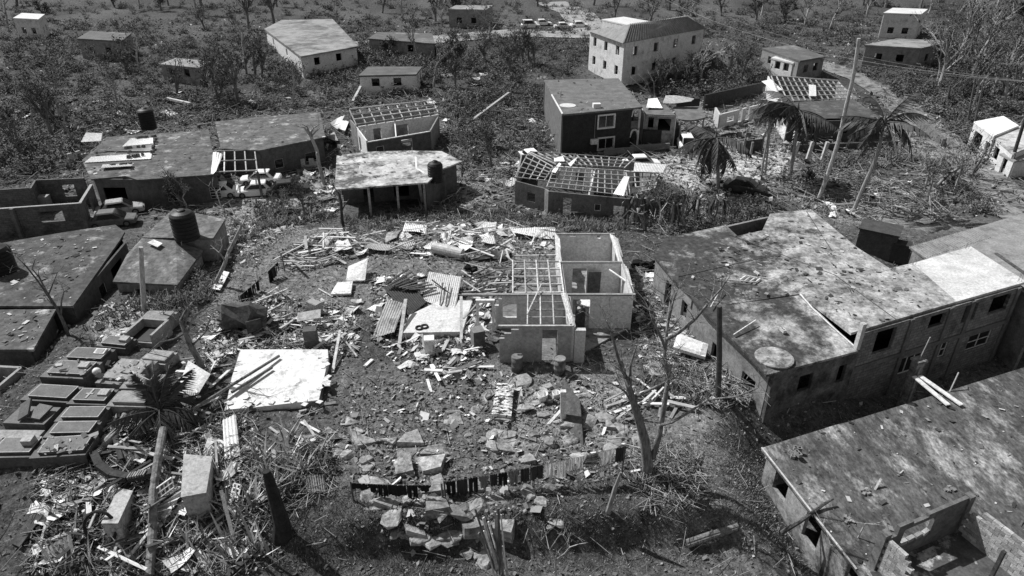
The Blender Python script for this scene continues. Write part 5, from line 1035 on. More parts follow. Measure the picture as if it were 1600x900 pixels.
# ================================================================ trees and plants
def limb(mb, pts, r0, r1, n=6):
    k = len(pts); mb.tube(pts, [r0 + (r1 - r0) * i / (k - 1.) for i in range(k)], n)
def grow(rs, mbs, p, d, L, r, lev, maxlev, leaves=None, spread=.6, droop=0., nch=(2, 4)):
    n = 4; pts = [Vector(p)]; q = Vector(p); dd = Vector(d).normalized()
    for i in range(n):
        dd = (dd + Vector((rs.uniform(-.22, .22), rs.uniform(-.22, .22), rs.uniform(-.12, .16) - droop))).normalized(); q = q + dd * L / n; pts.append(q.copy())
    limb(mbs[0] if lev == 0 else mbs[1], pts, r, r * .55, 7 if lev == 0 else (5 if lev == 1 else 3))
    if leaves is not None and lev >= maxlev - 1:
        for _ in range(leaves):
            c = pts[rs.randint(1, n)] + Vector((rs.uniform(-.25, .25), rs.uniform(-.25, .25), rs.uniform(-.2, .2))); s = rs.uniform(.06, .16); a = Vector((rs.uniform(-1, 1), rs.uniform(-1, 1), rs.uniform(-1, 1))).normalized() * s; b = a.cross(Vector((rs.uniform(-1, 1), rs.uniform(-1, 1), 1))).normalized() * s * .6
            mbs[2].add([c - a, c + b, c + a, c - b], [(0, 1, 2, 3)])
    if lev < maxlev:
        for k in range(rs.randint(*nch)):
            i = rs.randint(1, n); nd = (dd * .7 + Vector((rs.uniform(-1, 1), rs.uniform(-1, 1), rs.uniform(-.2, .9))) * spread).normalized(); grow(rs, mbs, pts[i], nd, L * rs.uniform(.5, .8), r * .5, lev + 1, maxlev, leaves, spread, droop, nch)
LEAFD = mat('dry_leaf', .03, .09, 5, rand=.4, bump=.1)
TREEPRO = []
for k in range(7):
    rs = random.Random(100 + k); mbs = [MB(), MB(), MB()]; grow(rs, mbs, (0, 0, -.2), (rs.uniform(-.3, .3), rs.uniform(-.2, .2), 1), rs.uniform(2.2, 3.6), rs.uniform(.12, .2), 0, 3, 4 if k % 2 else 9, .75, 0, (3, 5))
    TREEPRO.append([m.mesh(n) for m, n in zip(mbs, ('trunk', 'branches', 'leaves'))])
def place_tree(p, k, s, rz, lab, group, name='bare_tree', cat='tree', pale=False):
    t = thing(name, lab, cat, p, group, rz); t.scale = (s, s, s * random.uniform(.85, 1.15)); tr = TREEPRO[k]
    for n, me, m in (('trunk', tr[0], 'palebark' if pale else 'bark'), ('crown', tr[1], 'palebark' if pale else 'bark')):
        if len(me.polygons): o = lpart(n, me, m, t)
    if len(tr[2].polygons): lpart('foliage', tr[2], LEAFD, t)
    return t
# shrubs
BUSHPRO = []
for k in range(6):
    rs = random.Random(300 + k); tw = MB(); lf = MB()
    for i in range(34):
        a = rs.uniform(0, 2 * PI); e = rs.uniform(.25, 1.3); L = rs.uniform(.5, 1.3); d = Vector((math.cos(a) * math.cos(e), math.sin(a) * math.cos(e), math.sin(e))); p0 = Vector((rs.uniform(-.4, .4), rs.uniform(-.4, .4), -.05)); m_ = p0 + d * L * .6; q = m_ + (d + Vector((rs.uniform(-.5, .5), rs.uniform(-.5, .5), rs.uniform(-.6, .2)))) * L * .5
        tw.tube([p0, m_, q], [.022, .016, .006], 3, False)
        for _ in range(9):
            c = p0.lerp(q, rs.uniform(.2, 1)) + Vector((rs.uniform(-.18, .18), rs.uniform(-.18, .18), rs.uniform(-.12, .15))); s = rs.uniform(.05, .15); u = Vector((rs.uniform(-1, 1), rs.uniform(-1, 1), rs.uniform(-.6, .6))).normalized() * s; v = u.cross(Vector((rs.uniform(-1, 1), rs.uniform(-1, 1), 1))).normalized() * s * .5
            lf.add([c - u, c + v, c + u, c - v], [(0, 1, 2, 3)])
    BUSHPRO.append((tw.mesh('stems'), lf.mesh('foliage'), np.array(tw.v), tw.f, np.array(lf.v), lf.f))
SHRUBL = mat('shrub_leaf', .05, .16, 5, rand=.5, bump=.1)
def bush(p, s, lab, group, name='shrub'):
    k = random.randrange(6); t = thing(name, lab, 'shrub', p, group, random.uniform(0, 6)); t.scale = (s, s, s * random.uniform(.7, 1.1)); lpart('stems', BUSHPRO[k][0], 'palebark', t); lpart('foliage', BUSHPRO[k][1], SHRUBL, t)
def scatter_bush(pix, n, s0, s1, lab, group):
    X, Y = sample([xy(p) for p in gpoly(pix)], n)
    for x, y in zip(X, Y): bush(Vector((x, y, hz(x, y))), random.uniform(s0, s1), lab, group)
scatter_bush([(535, 330), (700, 318), (720, 345), (600, 365), (540, 362)], 26, .5, 1.1, 'ragged shrub in the weeds below the pale stained roof house', 'shrubs below the pale stained roof')
scatter_bush([(770, 325), (990, 340), (980, 366), (880, 364), (780, 350)], 22, .5, 1.0, 'low weedy shrub behind the roofless house', 'shrubs behind the roofless house')
scatter_bush([(330, 360), (420, 325), (450, 345), (370, 410), (330, 420)], 18, .5, 1.0, 'thin shrub on the pale slope beside the hip roofed house', 'shrubs on the pale slope')
scatter_bush([(245, 440), (330, 430), (330, 470), (260, 490)], 12, .6, 1.1, 'shrub beneath the leaning bare tree by the hip roof', 'shrubs by the hip roof')
scatter_bush([(1250, 255), (1400, 235), (1440, 250), (1300, 275)], 26, .8, 1.5, 'dark shrub along the yard wall of the casement house', 'shrubs along the yard wall')
scatter_bush([(1420, 300), (1530, 275), (1545, 330), (1440, 340)], 26, .7, 1.4, 'dark brushy shrub on the bank left of the road', 'shrubs left of the road')
scatter_bush([(1470, 190), (1530, 215), (1570, 270), (1520, 240)], 18, .9, 1.5, 'roadside shrub between the road and white houses', 'roadside shrubs')
scatter_bush([(400, 330), (470, 320), (500, 345), (430, 360)], 8, .6, 1.0, 'shrub between the parked cars and debris heap', 'shrubs by the parked cars')
scatter_bush([(1000, 715), (1080, 720), (1090, 790), (1010, 800)], 11, .35, .7, 'small broken shrub at the foot of the big bare tree', 'shrubs under the bare tree')
scatter_bush([(30, 200), (160, 230), (140, 275), (0, 275)], 20, .9, 1.6, 'tangled shrub behind the bare block walls', 'shrubs behind the block walls')
# brush nobody could count: one mass far up the slope
def brushmass(name, lab, polys, s0, s1, leafy=True):
    VS = []; FS = []; o = 0
    for pix, n in polys:
        X, Y = sample([xy(p) for p in gpoly(pix)], n)
        for x, y in zip(X, Y):
            k = random.randrange(6); s = random.uniform(s0, s1); a = random.uniform(0, 6.3); c_, s_ = math.cos(a), math.sin(a)
            for V, Fc in ((BUSHPRO[k][4], BUSHPRO[k][5]),) if not leafy else ((BUSHPRO[k][4][:480], BUSHPRO[k][5][:120]), (BUSHPRO[k][2][:9 * 10], None)):
                W = V * s; W = np.stack([W[:, 0] * c_ - W[:, 1] * s_ + x, W[:, 0] * s_ + W[:, 1] * c_ + y, W[:, 2] + hz(x, y)], -1)
                if Fc is None:
                    q = [(i * 9 + j * 3 + m, i * 9 + j * 3 + (m + 1) % 3, i * 9 + j * 3 + 3 + (m + 1) % 3, i * 9 + j * 3 + 3 + m) for i in range(10) for j in range(2) for m in range(3)]
                    Fc = q
                VS.append(W); FS.append(np.array(Fc) + o); o += len(W)
    V = np.concatenate(VS); ob = bulk(name, V, np.concatenate(FS), mat('brush', .045, .15, .6, c2=.28, s2=.25, t2=.6, speck=.5, sscale=2.), vcol=np.ones(len(V)))
    return tag(ob, lab, 'scrub', kind='stuff')
brushmass('scrub', 'dark flattened scrub covering the slope behind the houses', [
    ([(0, 60), (400, 60), (400, 190), (0, 230)], 520), ([(400, 60), (800, 80), (840, 180), (700, 240), (690, 150), (520, 170), (400, 180)], 420), ([(1000, 120), (1190, 110), (1190, 140), (1040, 155)], 200),
    ([(1330, 110), (1600, 60), (1600, 180), (1500, 200), (1400, 150)], 420), ([(1100, 40), (1600, 20), (1600, 90), (1150, 110)], 260), ([(0, 5), (1600, 5), (1600, 60), (0, 60)], 700), ([(0, 220), (130, 225), (60, 285), (0, 290)], 60), ([(690, 150), (850, 140), (850, 235), (740, 270)], 110), ([(700, 56), (930, 60), (990, 112), (850, 122), (740, 115)], 170), ([(450, 90), (560, 90), (560, 60), (700, 70), (720, 110), (500, 140)], 120)], .9, 1.9)
# far and middle bare trees
def trees(pix, n, s0, s1, lab, group, pale=.5):
    X, Y = sample([xy(p) for p in gpoly(pix)], n)
    for x, y in zip(X, Y): place_tree(Vector((x, y, hz(x, y))), random.randrange(7), random.uniform(s0, s1), random.uniform(0, 6), lab, group, pale=random.random() < pale)
trees([(0, 170), (180, 170), (140, 260), (0, 260)], 12, .8, 1.5, 'storm stripped tree behind the bare block walls', 'stripped trees behind the block walls')
trees([(150, 90), (540, 90), (540, 165), (150, 180)], 16, .8, 1.5, 'storm stripped tree on the slope behind the weighted roof', 'stripped trees behind the weighted roof')
trees([(560, 80), (850, 80), (840, 150), (690, 145)], 14, .8, 1.5, 'storm stripped tree behind the raftered ruin', 'stripped trees behind the raftered ruin')
trees([(985, 118), (1190, 105), (1190, 135), (1030, 150)], 16, .7, 1.2, 'pale broken tree in the scrub behind the annex', 'broken trees behind the annex', 1.)
trees([(1340, 90), (1600, 60), (1600, 170), (1500, 190)], 22, 1., 1.8, 'storm stripped tree on the slope above the road', 'stripped trees above the road', .3)
trees([(0, 8), (1600, 8), (1600, 50), (0, 50)], 46, 1.2, 2.2, 'far stripped tree on the upper slope', 'far stripped trees', .3)
trees([(690, 235), (780, 225), (770, 275), (710, 285)], 6, .5, .9, 'small stripped tree beside the pale stained roof house', 'small stripped trees by the pale roof', .4)
trees([(1215, 290), (1300, 280), (1460, 300), (1330, 330)], 5, .4, .7, 'small broken sapling on the open ground below the palms', 'saplings below the palms', .4)
# named bare trees, traced in the upright plane of their foot
def traced(lab, limbs, foot, m='bark', twigs=6, name='bare_tree', seed=1, depth=.25, cat='tree'):
    rs = random.Random(seed); b = G(*foot); t = thing(name, lab, cat, b); y0 = b.y; tw = MB(); first = True
    for pts, r0, r1 in limbs:
        W = []
        dy = rs.uniform(-depth, depth)
        for i, (px, py) in enumerate(pts): W.append(PY(px, py, y0 + dy * i * .7 if not first else y0))
        if first: W.insert(0, b - Vector((0, 0, .3)))
        mb = MB(); limb(mb, W, r0, r1, 7); part('trunk' if first else 'limb', mb, m, t, True); first = False
        for _ in range(twigs):
            i = rs.randint(max(1, len(W) // 2), len(W) - 1); p = W[i]; d = Vector((rs.uniform(-1, 1), rs.uniform(-1, 1), rs.uniform(-.2, 1.2))).normalized(); L = rs.uniform(.5, 1.4); a = p + d * L * .5; c = a + (d + Vector((rs.uniform(-.5, .5), rs.uniform(-.5, .5), rs.uniform(-.3, .5)))) * L * .5; tw.tube([p, a, c], [r1 * .6, r1 * .4, .008], 4)
            for _ in range(2): e = a.lerp(c, rs.random()); tw.tube([e, e + Vector((rs.uniform(-.4, .4), rs.uniform(-.4, .4), rs.uniform(0, .5)))], [.012, .005], 3)
    if tw.v: part('twigs', tw, m, t)['kind'] = 'stuff'
    return t
traced('big bare forked tree with many broken twigs in front of the roofless house', [([(1012, 725), (1008, 690), (998, 655), (988, 622), (978, 590)], .32, .12), ([(1020, 715), (1030, 680), (1037, 640), (1042, 605), (1045, 590), (1038, 560), (1042, 520), (1048, 470)], .15, .06), ([(978, 590), (966, 560), (955, 520), (948, 500)], .09, .03), ([(990, 622), (1010, 612), (1040, 597), (1055, 590)], .09, .03), ([(1030, 665), (1050, 660), (1075, 645), (1105, 625), (1150, 620), (1185, 606)], .08, .03), ([(1042, 530), (1060, 520), (1085, 500), (1110, 470), (1128, 450)], .09, .04), ([(1040, 545), (1030, 520), (1020, 500), (1015, 485)], .07, .03), ([(985, 605), (985, 570), (995, 540)], .08, .03), ([(1000, 650), (975, 610), (930, 585)], .06, .02), ([(1045, 500), (1052, 470), (1060, 450)], .06, .02)], (1014, 742), mat('grey_bark', .09, .26, 4, stretch=(2, 2, .5), bump=.9, bscale=9), 17, seed=5)
traced('leaning bare tree arching over the slope beside the worn hip roof', [([(338, 440), (350, 415), (357, 395), (368, 372), (378, 352)], .16, .09), ([(378, 352), (362, 340), (345, 322), (338, 300)], .07, .03), ([(352, 408), (343, 395), (347, 385)], .07, .03), ([(376, 355), (384, 345), (392, 335)], .06, .02)], (322, 448), 'palebark', 4, seed=6)
traced('dark gnarled bare tree rising behind the tombs', [([(312, 565), (298, 540), (290, 520), (282, 500)], .2, .12), ([(290, 520), (272, 530), (250, 535), (230, 552)], .07, .03), ([(284, 505), (270, 495), (255, 490)], .07, .03), ([(292, 525), (300, 500), (310, 490), (325, 480)], .07, .03), ([(288, 515), (295, 480), (290, 455)], .07, .03), ([(300, 540), (320, 520), (328, 500)], .06, .03)], (318, 578), 'bark', 5, seed=7)
traced('pale tree with a broken fan of branches in front of the scuffed roof house', [([(504, 278), (498, 255), (495, 235), (488, 218), (483, 210)], .22, .16), ([(483, 210), (476, 200), (468, 198)], .14, .05), ([(484, 210), (480, 198), (472, 194)], .12, .05), ([(484, 211), (490, 200), (498, 195)], .12, .05), ([(486, 214), (494, 205), (500, 200)], .1, .04)], (508, 288), 'palebark', 3, seed=8)
traced('ragged bare shrub of thin stems beside the low scuffed roof', [([(100, 505), (88, 480), (72, 455), (60, 430)], .12, .05), ([(95, 495), (96, 470), (100, 455), (110, 450)], .06, .03), ([(88, 482), (60, 440), (40, 415), (25, 400)], .06, .03), ([(76, 460), (84, 440), (90, 425)], .05, .02), ([(60, 432), (50, 420), (55, 405)], .04, .02)], (107, 525), 'bark', 8, seed=9)
traced('pair of dark slender stumps before the open fronted house', [([(534, 340), (533, 315), (528, 300)], .14, .1), ([(534, 330), (540, 318), (545, 312)], .07, .03)], (538, 360), 'darkwood', 2, seed=10)
traced('pale forked sapling at the near edge of the grass', [([(868, 885), (867, 872), (858, 860)], .05, .035), ([(868, 875), (882, 865), (890, 855), (905, 850), (918, 848)], .03, .015), ([(885, 862), (888, 845), (892, 832)], .025, .01), ([(858, 860), (845, 845), (832, 825)], .03, .012)], (870, 905), 'palebark', 3, 'sapling', 11)
traced('thin pale dead bush by the left wall of the near flat roof', [([(1315, 880), (1325, 855), (1338, 845), (1352, 818)], .05, .03), ([(1316, 885), (1303, 865), (1297, 850)], .03, .012), ([(1320, 870), (1340, 870), (1347, 850)], .03, .012)], (1312, 905), 'palebark', 5, 'bush', 12, cat='bush')
traced('fallen bare tree with a pale trunk across the bank beside the road', [([(1472, 282), (1485, 270), (1500, 262), (1515, 253), (1530, 246)], .2, .08), ([(1480, 276), (1488, 258), (1490, 240)], .1, .03), ([(1485, 270), (1470, 250), (1478, 240)], .08, .03), ([(1500, 262), (1520, 265), (1530, 262)], .07, .03)], (1462, 292), 'palebark', 8, 'fallen_tree', 13)
traced('dead twig cluster rising before the annex scrub', [([(1020, 150), (1008, 140), (995, 130), (985, 120)], .12, .05), ([(1018, 148), (1012, 132), (1000, 118)], .08, .03), ([(1022, 148), (1022, 130), (1015, 115)], .08, .03)], (1024, 158), 'palebark', 10, seed=14)
# stumps
sb_ = G(440, 838); solo('tree_stump', MB().tube([sb_ - Vector((0, 0, .3)), PY(440, 815, sb_.y), PY(428, 775, sb_.y), PY(420, 748, sb_.y), PY(416, 736, sb_.y)], [.5, .36, .27, .22, .16], 11), mat('burnt_bark', .015, .04, 3, bump=1.), 'tall dark snapped tree stump leaning on the near grass', 'stump', sb_)
st = thing('split_trunk', 'pale trunk shattered into upright splinters at the near edge', 'stump', G(785, 905))
rs = random.Random(4); y0 = G(785, 905).y
for k in range(17):
    x0 = 777 + rs.uniform(-6, 18); x1 = x0 + rs.uniform(-26, 6); yb = rs.uniform(885, 905); yt = yb - rs.uniform(50, 115)
    part('splinter', MB().bar(PY(x0, yb, y0 + rs.uniform(-.3, .3)), PY(x1 - 6, yt, y0 + rs.uniform(-.2, .5)), rs.uniform(.05, .13), .06), 'palewood' if k % 3 else 'bark', st)
for a, b, lab in (((1072, 853), (1152, 828), 'upper of two round logs lying on the near grass'), ((1073, 858), (1150, 833), 'lower of two round logs lying on the near grass')):
    A_, B_ = G(*a) + Vector((0, 0, .14)), G(*b) + Vector((0, 0, .14)); solo('log', MB().tube([A_, A_.lerp(B_, .5) + Vector((0, 0, .03)), B_], [.15, .14, .12], 10), 'bark', lab, 'log', A_)
A_, B_ = G(958, 802), G(963, 740); solo('peeling_post', MB().tube([A_ - Vector((0, 0, .2)), PY(950, 800, A_.y), PY(962, 760, A_.y), PY(970, 738, A_.y)], [.12, .13, .1, .05], 7), 'palebark', 'peeling leaning post under the end of the long clothesline', 'post', A_)
# ---------------------------------------------------------------- palms
def frondmesh(L=3.2, droop=1.0, seed=0, wind=0.):
    rs = random.Random(seed); mb = MB(); pts = []
    for i in range(9):
        t = i / 8.; pts.append(Vector((L * (t - .18 * droop * t * t), wind * t * t, L * (.28 * t - .62 * droop * t * t))))
    mb.tube(pts, [.05 - .04 * i / 8 for i in range(9)], 5)
    for i in range(1, 9):
        for f in (0, .25, .5, .75):
            if i == 8 and f: continue
            p = pts[i] if i == 8 else pts[i].lerp(pts[i + 1], f); d = (pts[i] - pts[i - 1]).normalized()
            for s in (-1, 1):
                if rs.random() < .12: continue
                ll = .75 * math.sin(PI * min(1, (i + f) / 9. + .12)) + .15; tip = p + d * ll * .5 + Vector((0, s * ll * .55, -ll * rs.uniform(.45, .95))); w = d * .065
                mb.add([p - w, p + w, tip], [(0, 1, 2)])
    return mb.mesh('frond')
FR = [frondmesh(3.2, .7, 1), frondmesh(3.4, 1.05, 2, .5), frondmesh(3.0, 1.35, 3, -.4), frondmesh(2.8, .4, 4)]
def palm(lab, foot, pts, r, fr, dead=0, seed=1, scale=1., up=0):
    rs = random.Random(seed); b = G(*foot); t = thing('palm_tree', lab, 'palm tree', b, 'coconut palms'); W = [b - Vector((0, 0, .3))] + [PY(x, y, b.y) for x, y in pts]
    mb = MB(); n = 22; path = []
    for i in range(n):
        f = i / (n - 1.) * (len(W) - 1); k = min(int(f), len(W) - 2); path.append(W[k].lerp(W[k + 1], f - k))
    for _ in range(2): path = [path[0]] + [(path[i - 1] + path[i] * 2 + path[i + 1]) / 4 for i in range(1, n - 1)] + [path[-1]]
    part('trunk', mb.tube(path, [r * (1.35 if i == 0 else 1) * (1 - .3 * i / n) * (1.05 if i % 2 else .97) for i in range(n)], 9), 'palebark', t)
    top = W[-1] - b
    for ang, tilt, k in fr:
        o = lpart('frond', FR[k], 'leaf', t, top, (rs.uniform(-.2, .2), tilt, ang)); o.scale = (scale,) * 3
    if fr: lpart('crown_heart', MB().lathe((0, 0, -.35), [(.12, 0), (.22, .25), (.2, .5), (.08, .9), (.02, 1.3)], 9), 'bark', t, top)
    return t
def fan(n, a0, a1, tilt, seed): rs = random.Random(seed); return [(a0 + (a1 - a0) * i / max(1, n - 1.) + rs.uniform(-.15, .15), tilt + rs.uniform(-.25, .25), rs.randrange(4)) for i in range(n)]
palm('short coconut palm with heavy drooping fronds in the pale yard', (1123, 296), [(1122, 270), (1120, 240), (1118, 216)], .2, fan(8, 0, 5.4, .1, 1) + fan(10, .4, 5.9, .75, 2), seed=1, scale=1.55)
palm('coconut palm with fronds blown to one side before the casement house', (1234, 281), [(1240, 240), (1245, 205), (1246, 172)], .2, fan(12, 2.0, 4.5, .05, 3) + fan(5, -.6, 1, .5, 4) + fan(3, 2, 4, -.5, 5), seed=2, scale=1.7)
palm('tall leaning coconut palm with a thin ragged crown near the road wall', (1332, 332), [(1350, 290), (1368, 250), (1376, 220), (1381, 192)], .2, fan(8, 1.6, 4.6, .2, 6) + fan(5, -.8, .9, .1, 7) + fan(4, 0, 6, -.7, 8), seed=3, scale=1.45)
palm('tallest leaning palm trunk without any crown', (1279, 311), [(1295, 268), (1312, 215), (1322, 165), (1334, 118), (1342, 60)], .22, [], seed=4)
palm('thin twin palm trunk beside the gate panel with no crown', (1190, 273), [(1192, 255), (1198, 225), (1203, 188)], .13, [], seed=5)
palm('second thin twin palm trunk leaning beside the gate panel', (1196, 273), [(1198, 250), (1202, 215), (1204, 190)], .12, [], seed=6)
# fallen palm by the tombs
fp = thing('fallen_palm', 'uprooted palm crown with splayed fronds lying below the tombs', 'palm tree', G(255, 665))
c = G(255, 660) + Vector((0, 0, .75)) - Vector(fp.location)
for ang, tilt, k in fan(9, .2, 6.0, -.3, 21) + fan(7, .6, 6.2, .15, 22) + fan(5, 1, 2.6, -.8, 23): o = lpart('frond', FR[k], 'leaf' if k % 2 else LEAFD, fp, c, (0, tilt, ang)); o.scale = (.95,) * 3
part('heart', MB().tube([G(255, 660) + Vector((0, 0, .1)), G(255, 660) + Vector((0, 0, .8))], [.35, .15], 9), 'bark', fp)
tr = thing('fallen_tree', 'long pale ringed palm log lying down the slope from the fallen palm', 'fallen tree', G(245, 800)); pts = [G(263, 695) + Vector((0, 0, 1.0)), G(256, 735) + Vector((0, 0, 1.0)), G(246, 790) + Vector((0, 0, .75)), G(243, 840) + Vector((0, 0, .5)), G(236, 905) + Vector((0, 0, .25))]; path = []
for i in range(28): f = i / 27. * 4; k = min(int(f), 3); path.append(pts[k].lerp(pts[k + 1], f - k))
part('trunk', MB().tube(path, [.19 * (1.06 if i % 2 else .97) for i in range(28)], 10), mat('log_bark', .1, .26, 4, bump=.6, bscale=9), tr)
solo('palm_log', MB().tube([G(150, 724) + Vector((0, 0, .35)), G(175, 700) + Vector((0, 0, .5)), G(204, 668) + Vector((0, 0, .8))], [.25, .24, .2], 10), 'palebark', 'short thick pale palm log lying beside the lowest tomb', 'log', G(175, 700))
# broken banana plants
for i, (x, y) in enumerate([(992, 350), (1008, 360), (1030, 345), (1045, 362), (1062, 348), (1075, 358), (1095, 340), (1020, 330), (1110, 352)]):
    b = G(x, y); t = thing('banana_plant', 'broken banana plant with hanging dark leaves behind the stained roof', 'plant', b, 'broken banana plants'); rs = random.Random(50 + i); top = b + Vector((rs.uniform(-1.5, 1.5), rs.uniform(-.8, .8), rs.uniform(1.2, 3.4)))
    part('stem', MB().tube([b - Vector((0, 0, .2)), b.lerp(top, .5) + Vector((rs.uniform(-.2, .2), 0, 0)), top], [.13, .1, .06], 8), 'palebark' if i % 2 else 'bark', t)
    for k in range(16):
        a = rs.uniform(0, 6.3); L = rs.uniform(1.2, 2.8); w = rs.uniform(.04, .13); d = Vector((math.cos(a), math.sin(a), 0)); s = Vector((-d.y, d.x, 0)) * w; p = [top + d * L * .0, top + d * L * .3 + Vector((0, 0, .25)), top + d * L * .5 + Vector((0, 0, -.5)), top + d * L * .55 + Vector((0, 0, -rs.uniform(1.2, 2.2)))]
        vs_ = []; 
        for j, q in enumerate(p): f = (.25, 1, .9, .3)[j]; vs_ += [q - s * f, q + Vector((0, 0, .04)), q + s * f]
        part('leaf', MB().add(vs_, [(j * 3 + m, j * 3 + m + 1, j * 3 + m + 4, j * 3 + m + 3) for j in range(3) for m in range(2)]), LEAFD if k % 4 else 'palebark', t)

scatter_bush([(985, 320), (1060, 300), (1190, 330), (1185, 352), (1040, 368), (990, 360)], 26, .8, 1.7, 'dark tangled shrub among the broken banana plants', 'shrubs among the banana plants')
trees([(990, 330), (1180, 330), (1170, 352), (1000, 362)], 7, .45, .8, 'snapped bare tree among the broken banana plants', 'snapped trees among the banana plants', .6)
trees([(440, 320), (530, 310), (520, 345), (430, 350)], 4, .4, .7, 'small stripped tree between the parked cars and debris heap', 'small trees by the parked cars', .6)
trees([(240, 300), (330, 315), (330, 330), (250, 325)], 3, .5, .8, 'stripped tree beside the hip roofed house and cars', 'stripped trees by the hip roof', .4)
trees([(1410, 290), (1540, 270), (1540, 330), (1440, 340)], 6, .5, .9, 'stripped tree on the bank left of the road', 'stripped trees left of the road', .5)
for i, (x, y) in enumerate([(1040, 300), (1075, 310), (1100, 320), (1140, 322), (1165, 330), (1205, 300), (1230, 295), (1260, 300), (1300, 315), (1350, 320), (1010, 370), (975, 345), (340, 640), (300, 690), (270, 720), (120, 460), (140, 530)]):
    p = G(x, y); o = solo('palm_frond', MB(), 'leaf', 'torn palm frond lying on the ground below the palms' if 1000 < x else 'torn palm frond lying in the wreckage', 'palm frond', p + Vector((0, 0, .35)), 'fallen fronds below the palms' if 1000 < x else 'fallen fronds in the wreckage'); o.data = FR[i % 2 * 3]; o.rotation_euler = (random.uniform(-.3, .3), random.uniform(.0, .3), random.uniform(0, 6)); o.scale = (.9, .9, .5)
# stubs of broken wall between the back houses
for i, (x, y, w_, h_, a) in enumerate([(715, 215, 2.5, 1.2, .3), (760, 232, 3, .9, -.4), (735, 250, 2, 1.5, 1.2), (790, 205, 3.5, 1.0, .1), (470, 262, 2.2, 1.3, .2), (450, 285, 1.6, .9, 1.0), (1090, 255, 2, .8, .5), (1150, 215, 2.6, 1.1, -.3), (1420, 215, 2.5, .9, .4), (40, 262, 3, 1.4, .2), (110, 258, 2.2, 1.6, 1.1), (820, 160, 3, 1.2, .3)]):
    p = G(x, y); mb = wallmb(w_, h_, .2, [(w_ * .25, w_ * .45, h_ * .45, h_), (w_ * .7, w_, h_ * .7, h_)]); o = bpy.data.objects.new('broken_wall', mb.mesh('broken_wall')); col.objects.link(o); o.location = p - Vector((0, 0, .3)); o.rotation_euler.z = a; o.data.materials.append(BLOCK if i % 2 else WALLP); tag(o, 'stub of broken wall standing between the back houses', 'wall', 'stubs of broken wall')
# ================================================================ stones, planks, washing, litter
def rockmesh(seed):
    import bmesh
    rs = random.Random(seed); bm = bmesh.new(); sx, sy, sz = rs.uniform(.9, 1.2), rs.uniform(.7, 1.0), rs.uniform(.6, .85)
    for k in range(22):
        a = rs.uniform(0, 2 * PI); z = rs.uniform(-.5, .5); r = .5 * (1 - .35 * max(0, z * 2) ** 2) * rs.uniform(.75, 1.05); bm.verts.new((math.cos(a) * r * sx, math.sin(a) * r * sy, z * sz * (.8 + .2 * rs.random())))
    res = bmesh.ops.convex_hull(bm, input=bm.verts); bmesh.ops.delete(bm, geom=[v for v in bm.verts if not v.link_faces], context='VERTS')
    me = bpy.data.meshes.new('stone'); bm.to_mesh(me); bm.free(); me.materials.append(mt('stone')); return me
ROCK = [rockmesh(k) for k in range(9)]
def stone(p, s, rz=None, flat=1.):
    o = bpy.data.objects.new('stone', random.choice(ROCK)); col.objects.link(o); o.parent = ground; o.location = p + Vector((0, 0, s * .12 * flat)); o.scale = (s, s * random.uniform(.7, 1), s * flat); o.rotation_euler = (random.uniform(-.2, .2), random.uniform(-.2, .2), random.uniform(0, 6) if rz is None else rz)
for x, y, w in [(440, 681, 22), (530, 705, 26), (540, 712, 30), (555, 690, 14), (570, 722, 26), (580, 700, 18), (590, 690, 16), (610, 700, 34), (635, 712, 42), (650, 740, 54), (585, 745, 34), (600, 760, 24), (640, 755, 36), (575, 730, 20), (625, 725, 24), (560, 675, 18), (575, 775, 24), (590, 790, 26), (612, 812, 30), (640, 800, 60), (670, 795, 50), (690, 800, 36), (640, 820, 40), (660, 845, 30), (675, 850, 28), (700, 845, 28), (715, 840, 30), (690, 780, 34), (720, 800, 40), (730, 805, 34), (745, 790, 34), (620, 835, 18), (632, 838, 16), (730, 865, 22), (760, 875, 30), (750, 870, 20), (825, 770, 28), (845, 785, 22), (858, 765, 24), (868, 700, 34), (890, 690, 24), (905, 715, 26), (930, 700, 34), (955, 705, 24), (960, 690, 26), (970, 670, 30), (945, 655, 26), (915, 660, 30), (860, 690, 26), (870, 660, 16), (850, 650, 20), (820, 640, 26), (785, 650, 24), (770, 680, 22), (755, 690, 18), (1000, 690, 24), (1020, 580, 30), (1025, 575, 26), (900, 590, 40), (930, 600, 36), (840, 600, 40), (815, 598, 36), (760, 620, 22), (745, 640, 18), (830, 680, 20), (775, 700, 26), (800, 695, 20), (490, 640, 16), (470, 650, 14), (870, 820, 24), (860, 826, 12)]:
    if w > 30 and random.random() < .6: continue
    p = G(x, y); d = (p - Vector((0, 0, CAMZ))).length; stone(p, w / F * d * 1.25, flat=random.uniform(.28, .5))
X, Y = sample([xy(p) for p in gpoly([(540, 600), (860, 590), (1000, 620), (1000, 720), (700, 740), (560, 760), (520, 700)])], 40)
for x, y in zip(X, Y): stone(Vector((x, y, hz(x, y))), random.uniform(.2, .5), flat=random.uniform(.3, .7))
X, Y = sample([xy(p) for p in gpoly([(590, 770), (780, 760), (800, 860), (640, 860)])], 22)
for x, y in zip(X, Y): stone(Vector((x, y, hz(x, y))), random.uniform(.25, .6), flat=random.uniform(.3, .6))
def W_(pix): return [xy(p) for p in gpoly(pix)]
